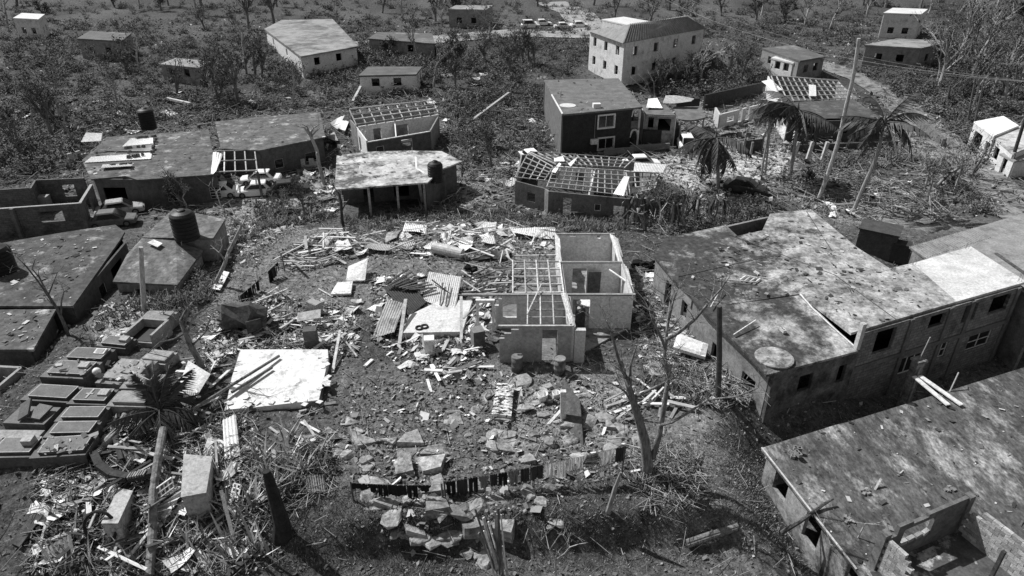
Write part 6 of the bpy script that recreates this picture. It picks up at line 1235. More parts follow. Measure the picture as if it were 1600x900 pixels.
# broad bedrock slabs, cracked into pieces
def bedrock(pix, cell, keep, seed, zl=(.05, .22)):
    rs = random.Random(seed); poly = W_(pix); x0, x1 = min(p[0] for p in poly), max(p[0] for p in poly); y0, y1 = min(p[1] for p in poly), max(p[1] for p in poly); nx_, ny_ = int((x1 - x0) / cell) + 1, int((y1 - y0) / (cell * .8)) + 1; ang = rs.uniform(-.3, .3)
    J = {(i, j): Vector((x0 + (i + rs.uniform(-.44, .44)) * cell, y0 + (j + rs.uniform(-.44, .44)) * cell * .8, 0)) for i in range(nx_ + 1) for j in range(ny_ + 1)}
    for i in range(nx_):
        for j in range(ny_):
            q = [J[i, j], J[i + 1, j], J[i + 1, j + 1], J[i, j + 1]]; c = sum(q, Vector()) / 4
            if rs.random() > keep or not inpoly(c.x, c.y, poly): continue
            q = [c + (p - c) * rs.uniform(.72, 1.0) for p in q]; k = rs.randrange(4); q.insert(k + 1, q[k].lerp(q[(k + 1) % 4], .5) + (q[k] - c) * rs.uniform(0, .15)); gz = hz(c.x, c.y) + rs.uniform(*zl); tx, ty = rs.gauss(0, .12), rs.gauss(0, .12)
            top = [Vector((c.x + (p.x - c.x) * .9, c.y + (p.y - c.y) * .9, gz + (p.x - c.x) * tx + (p.y - c.y) * ty + rs.uniform(-.03, .03))) for p in q]; bot = [Vector((p.x, p.y, gz - .6)) for p in q]; n = len(q)
            mid = Vector((c.x, c.y, gz + rs.uniform(0, .06))); mb = MB().add(top + bot + [mid], [(a, (a + 1) % n, 2 * n) for a in range(n)] + [(a, a + n, (a + 1) % n + n, (a + 1) % n) for a in range(n)])
            o = bpy.data.objects.new('stone', mb.mesh('stone', c)); col.objects.link(o); o.location = c; o.parent = ground; o.data.materials.append(mt('stone'))
bedrock([(552, 690), (600, 682), (690, 690), (695, 765), (600, 770), (565, 745)], 1.25, .6, 1, (.0, .32))
bedrock([(600, 772), (770, 762), (785, 820), (700, 860), (625, 845)], 1.15, .7, 2, (.0, .35))
bedrock([(850, 650), (940, 635), (1000, 650), (1000, 715), (860, 725)], .95, .42, 3, (-.02, .2))
bedrock([(780, 585), (960, 590), (1000, 620), (820, 640), (760, 620)], 1.0, .3, 4, (-.02, .12))
bedrock([(700, 640), (830, 640), (840, 720), (720, 740)], .9, .22, 5, (.02, .1))
bedrock([(520, 650), (640, 650), (560, 690), (500, 690)], .8, .3, 6, (.02, .15))
# ---- loose rubble, chips, twigs, grass: nobody could count them
def scatterxy(lst, foot=True):
    xs, ys = [], []
    for poly, n in lst:
        X, Y = sample(poly, n, foot); xs.append(X); ys.append(Y)
    return np.concatenate(xs), np.concatenate(ys)
BIG = [(-34, 15), (34, 15), (34, 62), (-34, 62)]; MID = [(-75, 60), (75, 60), (85, 110), (-85, 110)]
HEAP = W_([(430, 400), (520, 360), (640, 345), (800, 345), (870, 365), (860, 400), (700, 410), (560, 400), (450, 430)])
SLABL = W_([(340, 480), (430, 460), (560, 480), (560, 560), (380, 545), (300, 600), (310, 520)]); LOWL = W_([(60, 720), (200, 640), (400, 650), (420, 760), (400, 899), (40, 899)]); MIDH = W_([(580, 430), (760, 430), (760, 600), (640, 590), (580, 530)]); ROCKS = W_([(540, 600), (860, 580), (1000, 610), (1010, 720), (780, 860), (600, 860), (520, 700)]); RGT = W_([(990, 420), (1060, 480), (1190, 620), (1100, 640), (1000, 560)]); PALE = W_([(330, 350), (420, 325), (480, 345), (400, 420), (330, 420)])
def chips(name, lab, cat, lst, s0, s1, lo, hi, pale, asp=2.2, lift=.03, tilt=.5, m=None):
    X, Y = scatterxy(lst); n = len(X); Z = hgt(X, Y) + lift
    s = s0 * (s1 / s0) ** (RNG.random(n) ** 1.8); a = RNG.uniform(0, 2 * PI, n); q = s / RNG.uniform(1, asp, n); tx = RNG.normal(0, tilt, n); ty = RNG.normal(0, tilt, n)
    ux = np.stack([np.cos(a), np.sin(a), tx], -1) * s[:, None] / 2; uy = np.stack([-np.sin(a), np.cos(a), ty], -1) * q[:, None] / 2; c = np.stack([X, Y, Z + (np.abs(tx) * s + np.abs(ty) * q) * .25], -1)
    j = lambda: 1 + RNG.uniform(-.35, .35, (n, 1))
    V = np.stack([c - ux * j() - uy * j(), c + ux * j() - uy * j(), c + ux * j() + uy * j(), c - ux * j() + uy * j()], 1).reshape(-1, 3); Fc = np.arange(4 * n).reshape(n, 4)
    v = np.where(RNG.random(n) < pale, RNG.uniform(hi * .5, hi, n), RNG.uniform(lo * .4, lo * 1.5, n)); o = bulk(name, V, Fc, m or mat('litter', .2, .2, 1, bump=0, attr='alb', speck=.2), vcol=np.repeat(v, 4)); return tag(o, lab, cat, kind='stuff')
chips('leaf_litter', 'fine dark and pale litter strewn over the whole plot', 'litter', [(BIG, 24000), (HEAP, 4000), (SLABL, 6000), (LOWL, 7000), (MIDH, 5000), (ROCKS, 3500), (RGT, 5000), (PALE, 4000)], .05, .2, .6, 2.2, .12)
chips('leaf_litter', 'coarser litter strewn between the houses further back', 'litter', [(MID, 26000), (W_([(0, 30), (1600, 30), (1600, 120), (0, 130)]), 16000)], .14, .55, .6, 2.6, .16)
chips('wreckage_scraps', 'small pale wreckage scraps among the debris', 'scraps', [(HEAP, 1300), (SLABL, 1500), (LOWL, 1300), (MIDH, 1100), (RGT, 800), (ROCKS, 500), (PALE, 500), (W_([(150, 480), (240, 470), (240, 540), (150, 560)]), 200)], .12, .5, .9, 3.6, .45, 3.5, .08, .35)
def rubble(name, lab, lst, s0, s1, m):
    X, Y = scatterxy(lst); n = len(X); B = np.array([(0, 0, .6), (.5, .1, .1), (-.1, .5, 0), (-.5, -.1, .15), (.1, -.5, .05), (0, 0, -.4)]); T = np.array([(0, 1, 2), (0, 2, 3), (0, 3, 4), (0, 4, 1), (5, 2, 1), (5, 3, 2), (5, 4, 3), (5, 1, 4)])
    s = s0 * (s1 / s0) ** (RNG.random(n) ** 2.); a = RNG.uniform(0, 6.3, n); V = B[None] * RNG.uniform(.6, 1.3, (n, 6, 3)) * s[:, None, None]; x = V[..., 0] * np.cos(a)[:, None] - V[..., 1] * np.sin(a)[:, None]; y = V[..., 0] * np.sin(a)[:, None] + V[..., 1] * np.cos(a)[:, None]
    V = np.stack([x + X[:, None], y + Y[:, None], V[..., 2] + hgt(X, Y)[:, None]], -1).reshape(-1, 3); Fc = (T[None] + 6 * np.arange(n)[:, None, None]).reshape(-1, 3)
    return tag(bulk(name, V, Fc, m, vcol=np.repeat(RNG.uniform(.3, 1.6, n), 6)), lab, 'rubble', kind='stuff')
rubble('rubble', 'loose stones and rubble strewn over the rocky rise', [(BIG, 3500), (ROCKS, 2200), (MIDH, 1200), (SLABL, 2200), (LOWL, 1200), (RGT, 1300)], .05, .28, mat('rubble_stone', .12, .26, 2, attr='alb', bump=.5))
rubble('rubble', 'coarse rubble strewn between the houses further back', [(MID, 3500), (W_([(690, 200), (850, 180), (840, 300), (720, 300)]), 700), (W_([(400, 270), (530, 270), (530, 340), (400, 345)]), 500), (W_([(1060, 180), (1200, 160), (1230, 240), (1080, 240)]), 500)], .12, .7, mat('rubble_stone', .12, .26))
def grass(name, lab, lst, h0, h1, nb, m):
    X, Y = scatterxy(lst); X = np.repeat(X, nb) + RNG.normal(0, .12, len(X) * nb); Y = np.repeat(Y, nb) + RNG.normal(0, .12, len(Y) * nb); n = len(X); a = RNG.uniform(0, 6.3, n); h = RNG.uniform(h0, h1, n); w = h * .07 + .008; ln = RNG.uniform(.2, 1.1, n) * h; Z = hgt(X, Y) - .02
    dx, dy = np.cos(a), np.sin(a); p0 = np.stack([X - dy * w, Y + dx * w, Z], -1); p1 = np.stack([X + dy * w, Y - dx * w, Z], -1); p2 = np.stack([X + dx * ln, Y + dy * ln, Z + h], -1)
    return tag(bulk(name, np.stack([p0, p1, p2], 1).reshape(-1, 3), np.arange(3 * n).reshape(n, 3), m, vcol=np.repeat(np.where(RNG.random(n) < .2, RNG.uniform(1.5, 3.5, n), RNG.uniform(.4, 1.3, n)), 3)), lab, 'grass', kind='stuff')
GRS = mat('grass_blade', .11, .16, 2, attr='alb', bump=0)
grass('grass', 'short rough grass and weeds over the whole plot', [(BIG, 6000), (W_([(380, 740), (760, 780), (760, 899), (300, 899)]), 3500), (W_([(800, 740), (1200, 700), (1330, 899), (800, 899)]), 3500)], .04, .15, 9, GRS)
grass('tall_weeds', 'tall ragged weeds round the houses and along the slope', [(W_([(530, 330), (720, 325), (990, 340), (980, 366), (700, 345), (540, 368)]), 600), (W_([(400, 320), (530, 300), (530, 345), (400, 360)]), 250), (LOWL, 220), (W_([(960, 590), (1060, 560), (1180, 620), (1100, 650)]), 120), (MID, 1300), (W_([(400, 740), (500, 690), (540, 740), (420, 800)]), 90), (W_([(230, 440), (360, 430), (300, 500), (130, 520)]), 220)], .15, .6, 10, GRS)
o = grass('dry_stalks', 'pale dry stalks standing round the dark stump', [(W_([(395, 690), (500, 680), (500, 750), (420, 790)]), 26), (W_([(350, 790), (410, 760), (420, 880), (350, 890)]), 26), (W_([(80, 780), (330, 760), (330, 890), (60, 890)]), 22)], .5, 1.4, 5, mat('dry_stalk', .3, .4, 2, attr='alb', bump=0))
def twigs(name, lab, lst, l0, l1, r, lo, hi):
    X, Y = scatterxy(lst); n = len(X); L = RNG.uniform(l0, l1, n); a = RNG.uniform(0, 6.3, n); t = RNG.normal(0, .18, n); d = np.stack([np.cos(a), np.sin(a), t], -1) * L[:, None] / 2; c = np.stack([X, Y, hgt(X, Y) + .06 + np.abs(t) * L / 2 + RNG.random(n) ** 3 * .3], -1); s = np.stack([-np.sin(a), np.cos(a), 0 * a], -1) * r; k = np.array([0, 0, 1.]) * r * 1.5
    P0 = np.stack([c - d - s, c - d + s, c - d + k, c + d - s, c + d + s, c + d + k], 1).reshape(-1, 3); T = np.array([(0, 1, 4, 3), (1, 2, 5, 4), (2, 0, 3, 5)]); Fc = (T[None] + 6 * np.arange(n)[:, None, None]).reshape(-1, 4)
    return tag(bulk(name, P0, Fc, mat('twig', .2, .2, 1, bump=0, attr='alb'), vcol=np.repeat(RNG.uniform(lo, hi, n), 6)), lab, 'twigs', kind='stuff')
twigs('twigs', 'broken twigs and thin sticks strewn over the plot', [(BIG, 1500), (LOWL, 1300), (SLABL, 700), (RGT, 900), (HEAP, 700), (W_([(980, 700), (1090, 710), (1100, 800), (1000, 800)]), 300), (W_([(400, 730), (520, 680), (520, 780), (420, 820)]), 250)], .3, 1.4, .018, .25, 2.4)
twigs('branches', 'broken branches strewn between the houses further back', [(MID, 6000), (W_([(690, 200), (850, 180), (840, 300), (720, 300)]), 400), (W_([(1190, 280), (1300, 265), (1480, 300), (1490, 350), (1320, 345)]), 500)], .8, 3.2, .035, .2, 2.0)
# ---- planks: every one of its own
UNIT = {}
def planks(pix, n, l0, l1, lab, group, mats, lift=.35, w=(.08, .22), cover=False):
    X, Y = sample(W_(pix) if not isinstance(pix, str) else pix, n, not cover)
    for x, y in zip(X, Y):
        m = random.choice(mats); me = UNIT.get(m)
        if me is None: me = MB().box((0, 0, 0), (1, 1, 1)).mesh('plank'); me.materials.append(mt(m)); UNIT[m] = me
        o = bpy.data.objects.new('plank', me); col.objects.link(o); L = random.uniform(l0, l1); o.scale = (L, random.uniform(*w), random.uniform(.03, .07)); tl = random.gauss(0, .1); o.location = (x, y, hz(x, y) + .04 + abs(math.sin(tl)) * L / 2 + random.random() ** 2 * lift); o.rotation_euler = (random.gauss(0, .2), tl, random.gauss(.3, .7) if random.random() < .7 else random.uniform(0, 6)); tag(o, lab, 'plank', group)
PW = ['palewood', 'wood', 'palewood', 'white']
planks([(440, 405), (510, 365), (560, 380), (545, 410), (470, 430)], 46, 1.2, 3.6, 'splintered plank in the heap beside the clothesline slope', 'planks in the heap by the slope', PW, .7)
planks([(560, 380), (640, 350), (800, 350), (860, 370), (780, 405), (600, 405)], 60, .8, 2.8, 'splintered plank in the long debris heap behind the roofless house', 'planks in the long debris heap', PW, .5)
planks([(735, 425), (800, 400), (810, 450), (735, 470)], 22, 1.2, 3.2, 'loose rafter leaning over the collapsed side of the roofless house', 'loose rafters by the roofless house', ['wood', 'palewood', 'darkwood'], 2.0, (.08, .14), True)
planks([(720, 440), (790, 400), (800, 480), (730, 520)], 26, .8, 2.6, 'broken timber heaped against the collapsed side of the roofless house', 'timber against the roofless house', ['wood', 'palewood', 'darkwood', 'palewood'], 1.0, (.06, .16), True)
planks([(350, 500), (440, 470), (540, 500), (540, 550), (380, 545)], 36, .6, 2.2, 'broken plank in the rubble above the white floor slab', 'planks above the white slab', PW, .4)
planks([(300, 560), (345, 545), (345, 640), (270, 660)], 20, .8, 2.6, 'broken plank between the tombs and the white floor slab', 'planks between tombs and slab', PW, .6)
planks([(150, 690), (280, 680), (330, 760), (250, 890), (100, 890), (110, 780)], 58, .7, 2.8, 'weathered plank in the wreckage below the tombs', 'planks below the tombs', ['palewood', 'wood', 'wood', 'darkwood'], .5)
planks([(640, 530), (760, 540), (760, 590), (680, 600)], 22, .6, 1.8, 'broken plank in the rubble beside the grey stove', 'planks by the stove', PW, .4)
planks([(950, 610), (1070, 605), (1060, 650), (960, 650)], 18, .8, 2.2, 'plank in the low timber stack behind the bare tree', 'planks in the timber stack', PW, .4)
planks([(1000, 430), (1050, 470), (1090, 540), (1040, 520)], 12, .5, 1.6, 'pale plank scrap beside the eave of the stained roof', 'planks by the stained roof eave', PW, .3)
planks([(410, 660), (520, 620), (540, 700), (420, 720)], 10, .5, 1.6, 'stray pale plank on the grass below the white slab', 'stray planks on the grass', PW, .1)
def stick(a, b, w, lab, za=.1, zb=.1, m='palewood', h=None, name='plank', cat='plank'): A_, B_ = G(*a) + Vector((0, 0, za)), G(*b) + Vector((0, 0, zb)); solo(name, MB().bar(A_, B_, w, h or w * .5), m, lab, cat, A_)
stick((237, 895), (355, 815), .1, 'very long thin dark pole lying across the near left weeds', .1, .4, 'wood'); stick((300, 865), (350, 825), .12, 'long pale pole beside the very long dark pole', .1, .3)
stick((355, 800), (370, 860), .16, 'pale stake standing in the near left weeds', 1.3, .0); stick((185, 895), (252, 830), .14, 'long pale batten leaning under the ringed trunk', .1, .5); stick((170, 898), (195, 845), .12, 'pale batten propped in the weeds left of the ringed trunk', .1, .5)
stick((55, 895), (75, 830), .1, 'thin pale stick lying at the near left edge', .1, .3); stick((66, 852), (125, 838), .18, 'grey timber lying above the ribbed wall panel', .15, .3, 'wood'); stick((342, 765), (340, 700), .1, 'thin dark upright strip beside the concrete box', .2, .5, 'wood')
stick((355, 755), (368, 728), .22, 'short white board below the bright corrugated sheet', .1, .2, 'white'); stick((300, 823), (328, 800), .12, 'pale lath on the soil right of the ribbed sheet', .1, .1); stick((405, 470), (435, 455), .1, 'long thin pole lying on the path by the dark clothesline', .1, .3, 'palewood')
stick((350, 497), (450, 458), .12, 'long pale pole lying below the dark clothesline', .2, .3); stick((498, 453), (520, 466), .1, 'pale batten end beside the flat mattress', .1, .1); stick((590, 447), (625, 452), .1, 'long pale batten on open dirt above the dark panel', .1, .1)
stick((623, 545), (636, 492), .22, 'pale post leaning upright at the corner of the tiled slab', 0, 1.2); stick((721, 537), (722, 500), .18, 'upright pale post beside the grey stove', 0, 1.8); stick((520, 585), (534, 535), .16, 'pale batten leaning up beside the white slab', .1, .9); stick((535, 535), (558, 560), .1, 'thin forked lath on the dirt right of the white slab', .5, .1)
stick((668, 595), (674, 615), .16, 'short pale stake lying on the dark dirt', .05, .05); stick((570, 575), (582, 563), .2, 'short white offcut on the dark dirt', .05, .05, 'white'); stick((470, 662), (500, 678), .14, 'crossed pale lath on the grass below the white slab', .1, .1); stick((475, 660), (495, 688), .12, 'second crossed pale lath on the grass below the white slab', .15, .1)
stick((985, 741), (1010, 735), .12, 'short white stick at the foot of the big bare tree', .1, .1, 'white'); stick((1005, 715), (1012, 735), .08, 'thin pale twig propped at the bare tree foot', .4, .1); stick((1300, 885), (1352, 818), .1, 'straight pale stick crossing the dead bush by the near wall', .3, 3.0)
stick((200, 700), (300, 655), .1, 'long thin rod lying through the fallen palm', .4, .8, 'wood'); stick((220, 752), (262, 730), .1, 'thin metal strip in the wreckage below the palm', .5, .6, 'metal')
for a, b, lab in (((85, 812), (116, 775), 'grey board lying alone on the soil left of the stained tomb'), ((130, 835), (146, 790), 'dark narrow board beside the stained tomb'), ((25, 855), (65, 810), 'large dark board half sunk in near left weeds'), ((140, 772), (175, 745), 'pale board under the bent frame below the tombs'), ((350, 890), (385, 865), 'dark square panel lying at the near edge of the weeds')):
    A_, B_ = G(*a), G(*b); d = (B_ - A_); d.normalize(); s = Vector((d.y, -d.x, 0)) * (.32 if 'narrow' not in lab else .16) * (2.2 if 'square' in lab else 1); z = Vector((0, 0, .15)); solo('board', MB().slab(A_ - s + z, A_ + s + z, B_ + s + z * 2, B_ - s + z * 2, .05), 'darkwood' if 'dark' in lab else 'wood', lab, 'board', (A_ + B_) / 2)
# window frames in the wreckage
def wframe(lab, pix, dz, nu, nv):
    a, b, c, d = gs(pix, dz); t = thing('window_frame', lab, 'window frame', (a + b + c + d) / 4 - Vector((0, 0, .2)))
    for i in range(nu + 1): part('stile', MB().bar(a.lerp(b, i / nu), d.lerp(c, i / nu), .07, .05), 'white', t)
    for j in range(nv + 1): part('rail', MB().bar(a.lerp(d, j / nv), b.lerp(c, j / nv), .065, .048), 'white', t)
wframe('white casement frame lying on the ribbed sheet by the ringed trunk', [(252, 795), (278, 780), (276, 771), (250, 787)], (.6, .7, .95, .85), 4, 2); wframe('small grey window grille lying on the grass by the stump', [(361, 787), (372, 790), (379, 768), (368, 765)], (.2, .2, .35, .35), 2, 4)
# bent frame (old truck bumper like arc)
c = G(190, 745); t = thing('bent_metal_frame', 'dark bent metal frame with a slotted end in the wreckage below the palm', 'metal frame', c); pts = [G(152, 722) + Vector((0, 0, .5)), G(160, 740) + Vector((0, 0, .5)), G(180, 755) + Vector((0, 0, .5)), G(205, 760) + Vector((0, 0, .55)), G(255, 752) + Vector((0, 0, .6))]
for p, q in zip(pts[:-1], pts[1:]): part('rail', MB().bar(p, q, .35, .3), mat('dark_steel', .03, .06, 3), t)
for k in range(7): p = pts[3].lerp(pts[4], .1 + .08 * k); part('slot_fin', MB().box(p + Vector((0, -.1, .17)), (.06, .34, .12)), 'metal', t)
c = G(165, 845); mb = MB(); mb.tube([c + Vector((.7 * math.cos(a), .25 * math.sin(a), .8 + .75 * math.sin(a))) for a in np.linspace(0, 2 * PI, 20)], .07, 6); solo('tyre', mb, 'rubber', 'black hoop of pipe standing in the wreckage below the stained tomb', 'hoop', c)
# ---- washing lines
def garment(A_, B_, drop, kind, m, lab, group):
    n = 9; r = 6; vs_ = []; fs = []; d = (B_ - A_); nrm = Vector((-d.y, d.x, 0)).normalized(); ph = random.uniform(0, 6); rag = [random.uniform(-.06, .06) for _ in range(n + 1)]
    for j in range(r + 1):
        for i in range(n + 1):
            u = i / n; v = j / r; sq = 1.
            if kind == 'shirt' and v > .35: u = .5 + (u - .5) * .7
            vs_.append(A_.lerp(B_, u) + Vector((0, 0, -drop * v * (1 + rag[i]) - .02)) + nrm * (.05 * math.sin(u * 9 + ph + v) * v + .03 * math.sin(u * 21 + ph)))
    for j in range(r):
        for i in range(n):
            if kind == 'trousers' and i == 4 and j >= 2: continue
            q = j * (n + 1) + i; fs.append((q, q + 1, q + n + 2, q + n + 1))
    o = solo('garment', MB().add(vs_, fs), m, lab, 'clothes', (A_ + B_) / 2, group); s = o.modifiers.new('thick', 'SOLIDIFY'); s.thickness = .01; return o
def washline(lab, a, b, za, items, group, sag=.08):
    A_, B_ = a, b; t = thing('clothesline', lab, 'clothesline', Vector((A_.x, A_.y, hz(A_.x, A_.y)))); L = (B_ - A_).length
    pt = lambda u: A_.lerp(B_, u) - Vector((0, 0, sag * 4 * u * (1 - u)))
    part('line', MB().tube([pt(k / 12) for k in range(13)], .012, 4), 'metal', t)
    for q in (A_, B_): part('post', MB().tube([Vector((q.x, q.y, hz(q.x, q.y) - .2)), q + Vector((0, 0, .08))], .05, 6), 'bark', t)
    for u0, u1, drop, kind, m, l in items: garment(pt(u0), pt(u1), drop, kind, m, l, group)
CB = mat('black_cloth', .008, .016, 4); CDK = mat('dark_cloth', .03, .06, 5, stretch=(3, 3, .5)); CG = mat('grey_cloth', .18, .3, 5, stretch=(3, 3, .5), trans=.4); CL = mat('pale_cloth', .65, .8, 5, stretch=(3, 3, .5), trans=.5)
y1 = G(610, 782).y; a = PY(548, 754, y1); b = PY(690, 757, y1 - .1); it = []; u = 0.01
for k, w_ in enumerate([.17, .1, .1, .2, .12, .14]): it.append((u, u + w_, [.35, .5, .75, .65, .8, .4][k], ['rect', 'shirt', 'trousers', 'rect', 'trousers', 'shirt'][k], CB, 'black garment hanging on the short clothesline above the rock ledge')); u += w_ + .008
washline('short clothesline of black clothes above the rock ledge', a, b, 1, it, 'black clothes on the short line')
a = PY(694, 753, y1 + .1); b = PY(976, 697, G(976, 745).y); it = []; u = .01
seq = [(.05, .9, 'trousers', CB), (.06, .95, 'rect', CDK), (.05, .9, 'trousers', CB), (.055, .7, 'shirt', CG), (.04, .7, 'rect', CDK), (.05, .8, 'trousers', CB), (.06, .85, 'shirt', CG), (.05, .85, 'rect', CDK), (.07, .8, 'rect', CDK), (.07, .8, 'shirt', CL), (.05, 1.0, 'trousers', CL), (.04, .7, 'rect', CL), (.05, .75, 'shirt', CL), (.07, .75, 'rect', mat('striped_cloth', .03, .05, 1, c2=.5, s2=3, t2=.5, w2=.02, stretch=(.2, .2, 4))), (.085, .8, 'shirt', CL), (.06, .9, 'rect', CDK)]
nm = {id(CB): 'black', id(CDK): 'dark', id(CG): 'grey', id(CL): 'pale'}
for w_, dr, kd, m in seq:
    cn = nm.get(id(m), 'striped'); it.append((u, u + w_, dr, kd, m, {'rect': cn + ' towel', 'shirt': cn + ' shirt', 'trousers': 'pair of ' + cn + ' trousers'}[kd] + ' pegged on the long clothesline')); u += w_ + .006
washline('long clothesline of dark and pale washing strung to the bare tree', a, b, 1, it, 'washing on the long line', .15)
a = PY(373, 463, G(374, 478).y); b = PY(441, 402, G(441, 424).y); it = []; u = .02
for k in range(8): it.append((u, u + .075, random.uniform(.6, 1.1), 'trousers' if k % 2 else 'rect', CB if k % 3 else CDK, 'dark garment hanging on the sloping clothesline above the path')); u += .082 if k != 4 else .3
washline('sloping clothesline of dark clothes above the path', a, b, 1, it, 'dark clothes on the sloping line')
# a few more loose things
for x, y, lab in ((1018, 425, 'dark ragged bundle lying on pale paper by the stained roof'), (735, 428, 'black bundle of cloth on the dirt beside the broken rafters'), (995, 420, 'leafy dark clump beside the roofless house')):
    c = G(x, y); mb = MB()
    for k in range(9): mb.box(c + Vector((random.uniform(-.4, .4), random.uniform(-.3, .3), random.uniform(.1, .7))), (random.uniform(.2, .5), random.uniform(.2, .4), random.uniform(.1, .3)), random.uniform(0, 3), random.uniform(-.7, .7), random.uniform(-.7, .7))
    solo('bundle', mb, CB, lab, 'bundle', c)
for i, (x, y, w_, h_) in enumerate([(1010, 440, 1.0, .6), (1025, 455, 1.2, .5), (1040, 470, 1.3, .5), (1015, 432, .7, .7), (488, 305, 1.4, 1.0), (515, 330, 1.5, 1.2), (465, 335, 1.2, 1.0)]):
    c = G(x, y); solo('white_sheet', MB().box(c + Vector((0, 0, .12)), (w_, h_, .05), random.uniform(-.6, .2), random.uniform(-.1, .1), random.uniform(-.1, .1)), mat('bright_sheet', .7, .85, 2), ['pale flat board lying between the roofless house and stained roof', 'bright flat board lying near the parked cars'][i > 3], 'board', c, ['boards by the stained roof', 'bright boards near the cars'][i > 3])
c = G(788, 300); solo('leaning_sheet', MB().slab(c, c + Vector((.35, 0, 0)), PY(787, 280, c.y), PY(784, 278, c.y), .05), mat('bright_sheet', .7, .85, 2), 'narrow bright sheet standing upright in the yard beside the batten roof', 'sheet', c)
for a, b, lab in (((738, 195), (795, 158), 'pale broken beam propped over the leafless scrub behind the pale roof'), ((552, 165), (565, 148), 'short pale post sticking up behind the raftered ruin'), ((262, 160), (300, 175), 'bright beam lying on a dark crate behind the weighted roof')):
    A_, B_ = G(*a), G(*b); solo('beam', MB().bar(A_ + Vector((0, 0, .6)), B_ + Vector((0, 0, 1.2)), .35, .3), 'palewood', lab, 'beam', A_)

# ---- scraps of sheeting lying about, each its own
def scraps(pix, n, s0, s1, lab, group, mats):
    X, Y = sample(W_(pix), n)
    for x, y in zip(X, Y):
        c = Vector((x, y, hz(x, y) + .12)); s = random.uniform(s0, s1); a = random.uniform(0, 6.3); u = Vector((math.cos(a), math.sin(a), random.gauss(0, .12))) * s; v = Vector((-math.sin(a), math.cos(a), random.gauss(0, .12))) * s * random.uniform(.4, .8); K = 4; vs_ = []
        b1, b2 = random.gauss(0, .12), random.gauss(0, .12)
        for j in range(K + 1):
            for i in range(K + 1):
                p, q = i / K - .5, j / K - .5; vs_.append(c + u * (p + random.uniform(-.05, .05)) + v * (q + random.uniform(-.06, .06)) + Vector((0, 0, s * (b1 * p * p * 4 + b2 * q * p * 4) + random.uniform(0, .03) + .05)))
        o = solo('scrap_sheet', MB().add(vs_, [(j * (K + 1) + i, j * (K + 1) + i + 1, (j + 1) * (K + 1) + i + 1, (j + 1) * (K + 1) + i) for j in range(K) for i in range(K)]), random.choice(mats), lab, 'scrap sheet', c, group); m_ = o.modifiers.new('thick', 'SOLIDIFY'); m_.thickness = .015
SM = ['zinc', 'white', 'zinc', 'rustzinc', mat('bright_sheet', .7, .85, 2)]
scraps([(440, 410), (560, 375), (700, 350), (860, 365), (780, 405), (560, 410)], 34, .5, 1.5, 'torn scrap of sheeting in the long debris heap', 'scraps in the long debris heap', SM)
scraps([(580, 430), (660, 430), (740, 540), (640, 590), (580, 540)], 22, .4, 1.1, 'torn scrap of sheeting round the pale tiled slab', 'scraps round the tiled slab', SM)
scraps([(340, 480), (560, 470), (560, 550), (380, 545), (300, 600)], 22, .4, 1.1, 'torn scrap of sheeting in the rubble by the white slab', 'scraps by the white slab', SM)
scraps([(60, 740), (330, 690), (400, 780), (380, 890), (60, 890)], 26, .4, 1.2, 'torn scrap of sheeting in the wreckage below the tombs', 'scraps below the tombs', SM)
scraps([(400, 280), (520, 270), (530, 340), (420, 350)], 14, .7, 1.8, 'torn scrap of sheeting near the parked cars', 'scraps near the parked cars', SM)
scraps([(690, 190), (850, 170), (840, 235), (800, 320), (710, 300)], 20, .8, 2.0, 'torn scrap of sheeting between the pale roof and batten roof houses', 'scraps between the back houses', SM)
scraps([(1100, 150), (1195, 145), (1250, 240), (1100, 230)], 14, .8, 1.8, 'torn scrap of sheeting in the yard behind the palms', 'scraps behind the palms', SM)
scraps([(1200, 290), (1480, 270), (1500, 350), (1320, 350)], 14, .6, 1.6, 'torn scrap of sheeting on the open ground below the palms', 'scraps below the palms', SM)
scraps([(0, 170), (520, 120), (800, 110), (700, 160), (0, 230)], 30, 1.0, 2.6, 'torn scrap of sheeting in the scrub behind the houses', 'scraps in the back scrub', SM)
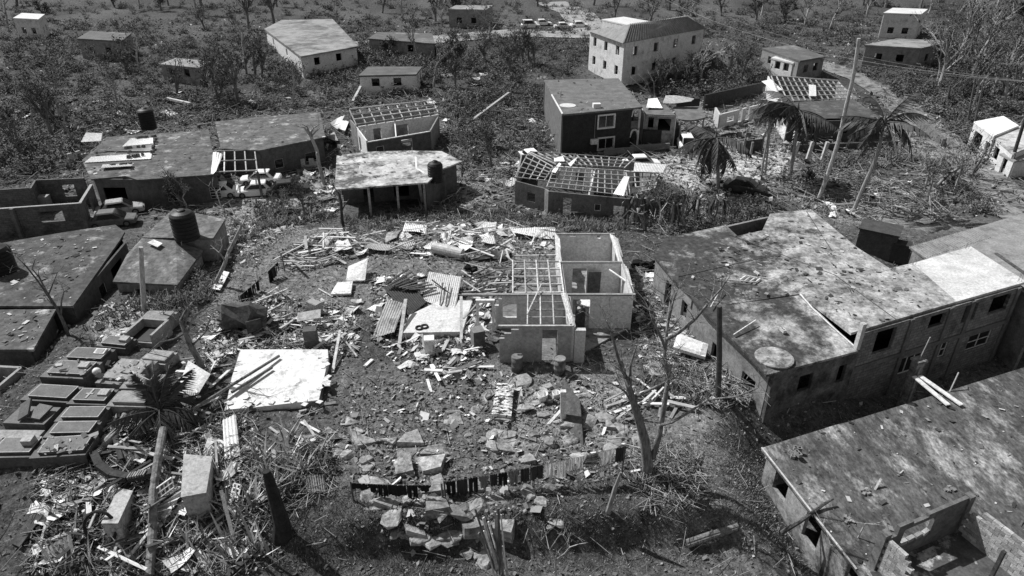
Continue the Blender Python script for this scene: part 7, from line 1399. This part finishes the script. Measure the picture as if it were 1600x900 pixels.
scraps([(715, 470), (775, 470), (780, 540), (720, 545)], 16, .4, 1.2, 'torn scrap of sheeting piled against the collapsed side of the roofless house', 'scraps against the roofless house', SM)
# dirt and leaves lying on the flat roofs
def roofdirt(polys, s0, s1):
    Xs, Ys, Zs = [], [], []
    for poly, n in polys: X, Y = sample([(p.x, p.y) for p in poly], n, False); Xs.append(X); Ys.append(Y); Zs.append(np.full(len(X), poly[0].z))
    X, Y, Z = map(np.concatenate, (Xs, Ys, Zs)); n = len(X); s = s0 * (s1 / s0) ** (RNG.random(n) ** 2); a = RNG.uniform(0, 6.3, n); q = s * RNG.uniform(.1, .8, n)
    ux = np.stack([np.cos(a), np.sin(a), RNG.normal(0, .15, n)], -1) * s[:, None] / 2; uy = np.stack([-np.sin(a), np.cos(a), RNG.normal(0, .2, n)], -1) * q[:, None] / 2; c = np.stack([X, Y, Z + .03 + s * .1], -1)
    V = np.stack([c - ux - uy, c + ux - uy, c + ux + uy, c - ux + uy], 1).reshape(-1, 3); o = bulk('roof_litter', V, np.arange(4 * n).reshape(n, 4), mat('litter', .2, .2, 1), vcol=np.repeat(RNG.choice([.15, .3, .6, 1.2, 2.5], n), 4)); tag(o, 'leaves and small scraps blown onto the flat roofs', 'litter', kind='stuff')
pz = lambda pix, z: [P(x, y, z) for x, y in pix]
roofdirt([(R2, 420), (pz([(1060, 420), (1150, 372), (1265, 330), (1385, 420), (1420, 412), (1490, 468), (1350, 512), (1250, 456), (1110, 475)], 3.0), 520), (pz([(10, 385), (175, 355), (110, 470), (0, 470)], 1.4), 260), (pz([(180, 436), (270, 440), (222, 376)], 1.3), 0), (p5, 260), (p6, 200), (p2, 160), (pz([(0, 488), (80, 486), (50, 540), (0, 540)], 1.2), 90), ([a4, b4, c4, d4], 120), (pz([(62, 588), (130, 590), (150, 560), (90, 560)], 1.95), 25), (pz([(50, 712), (130, 706), (150, 680), (70, 680)], 1.5), 40), (pz([(150, 596), (205, 600), (225, 565), (170, 562)], 1.7), 40)], .06, .45)
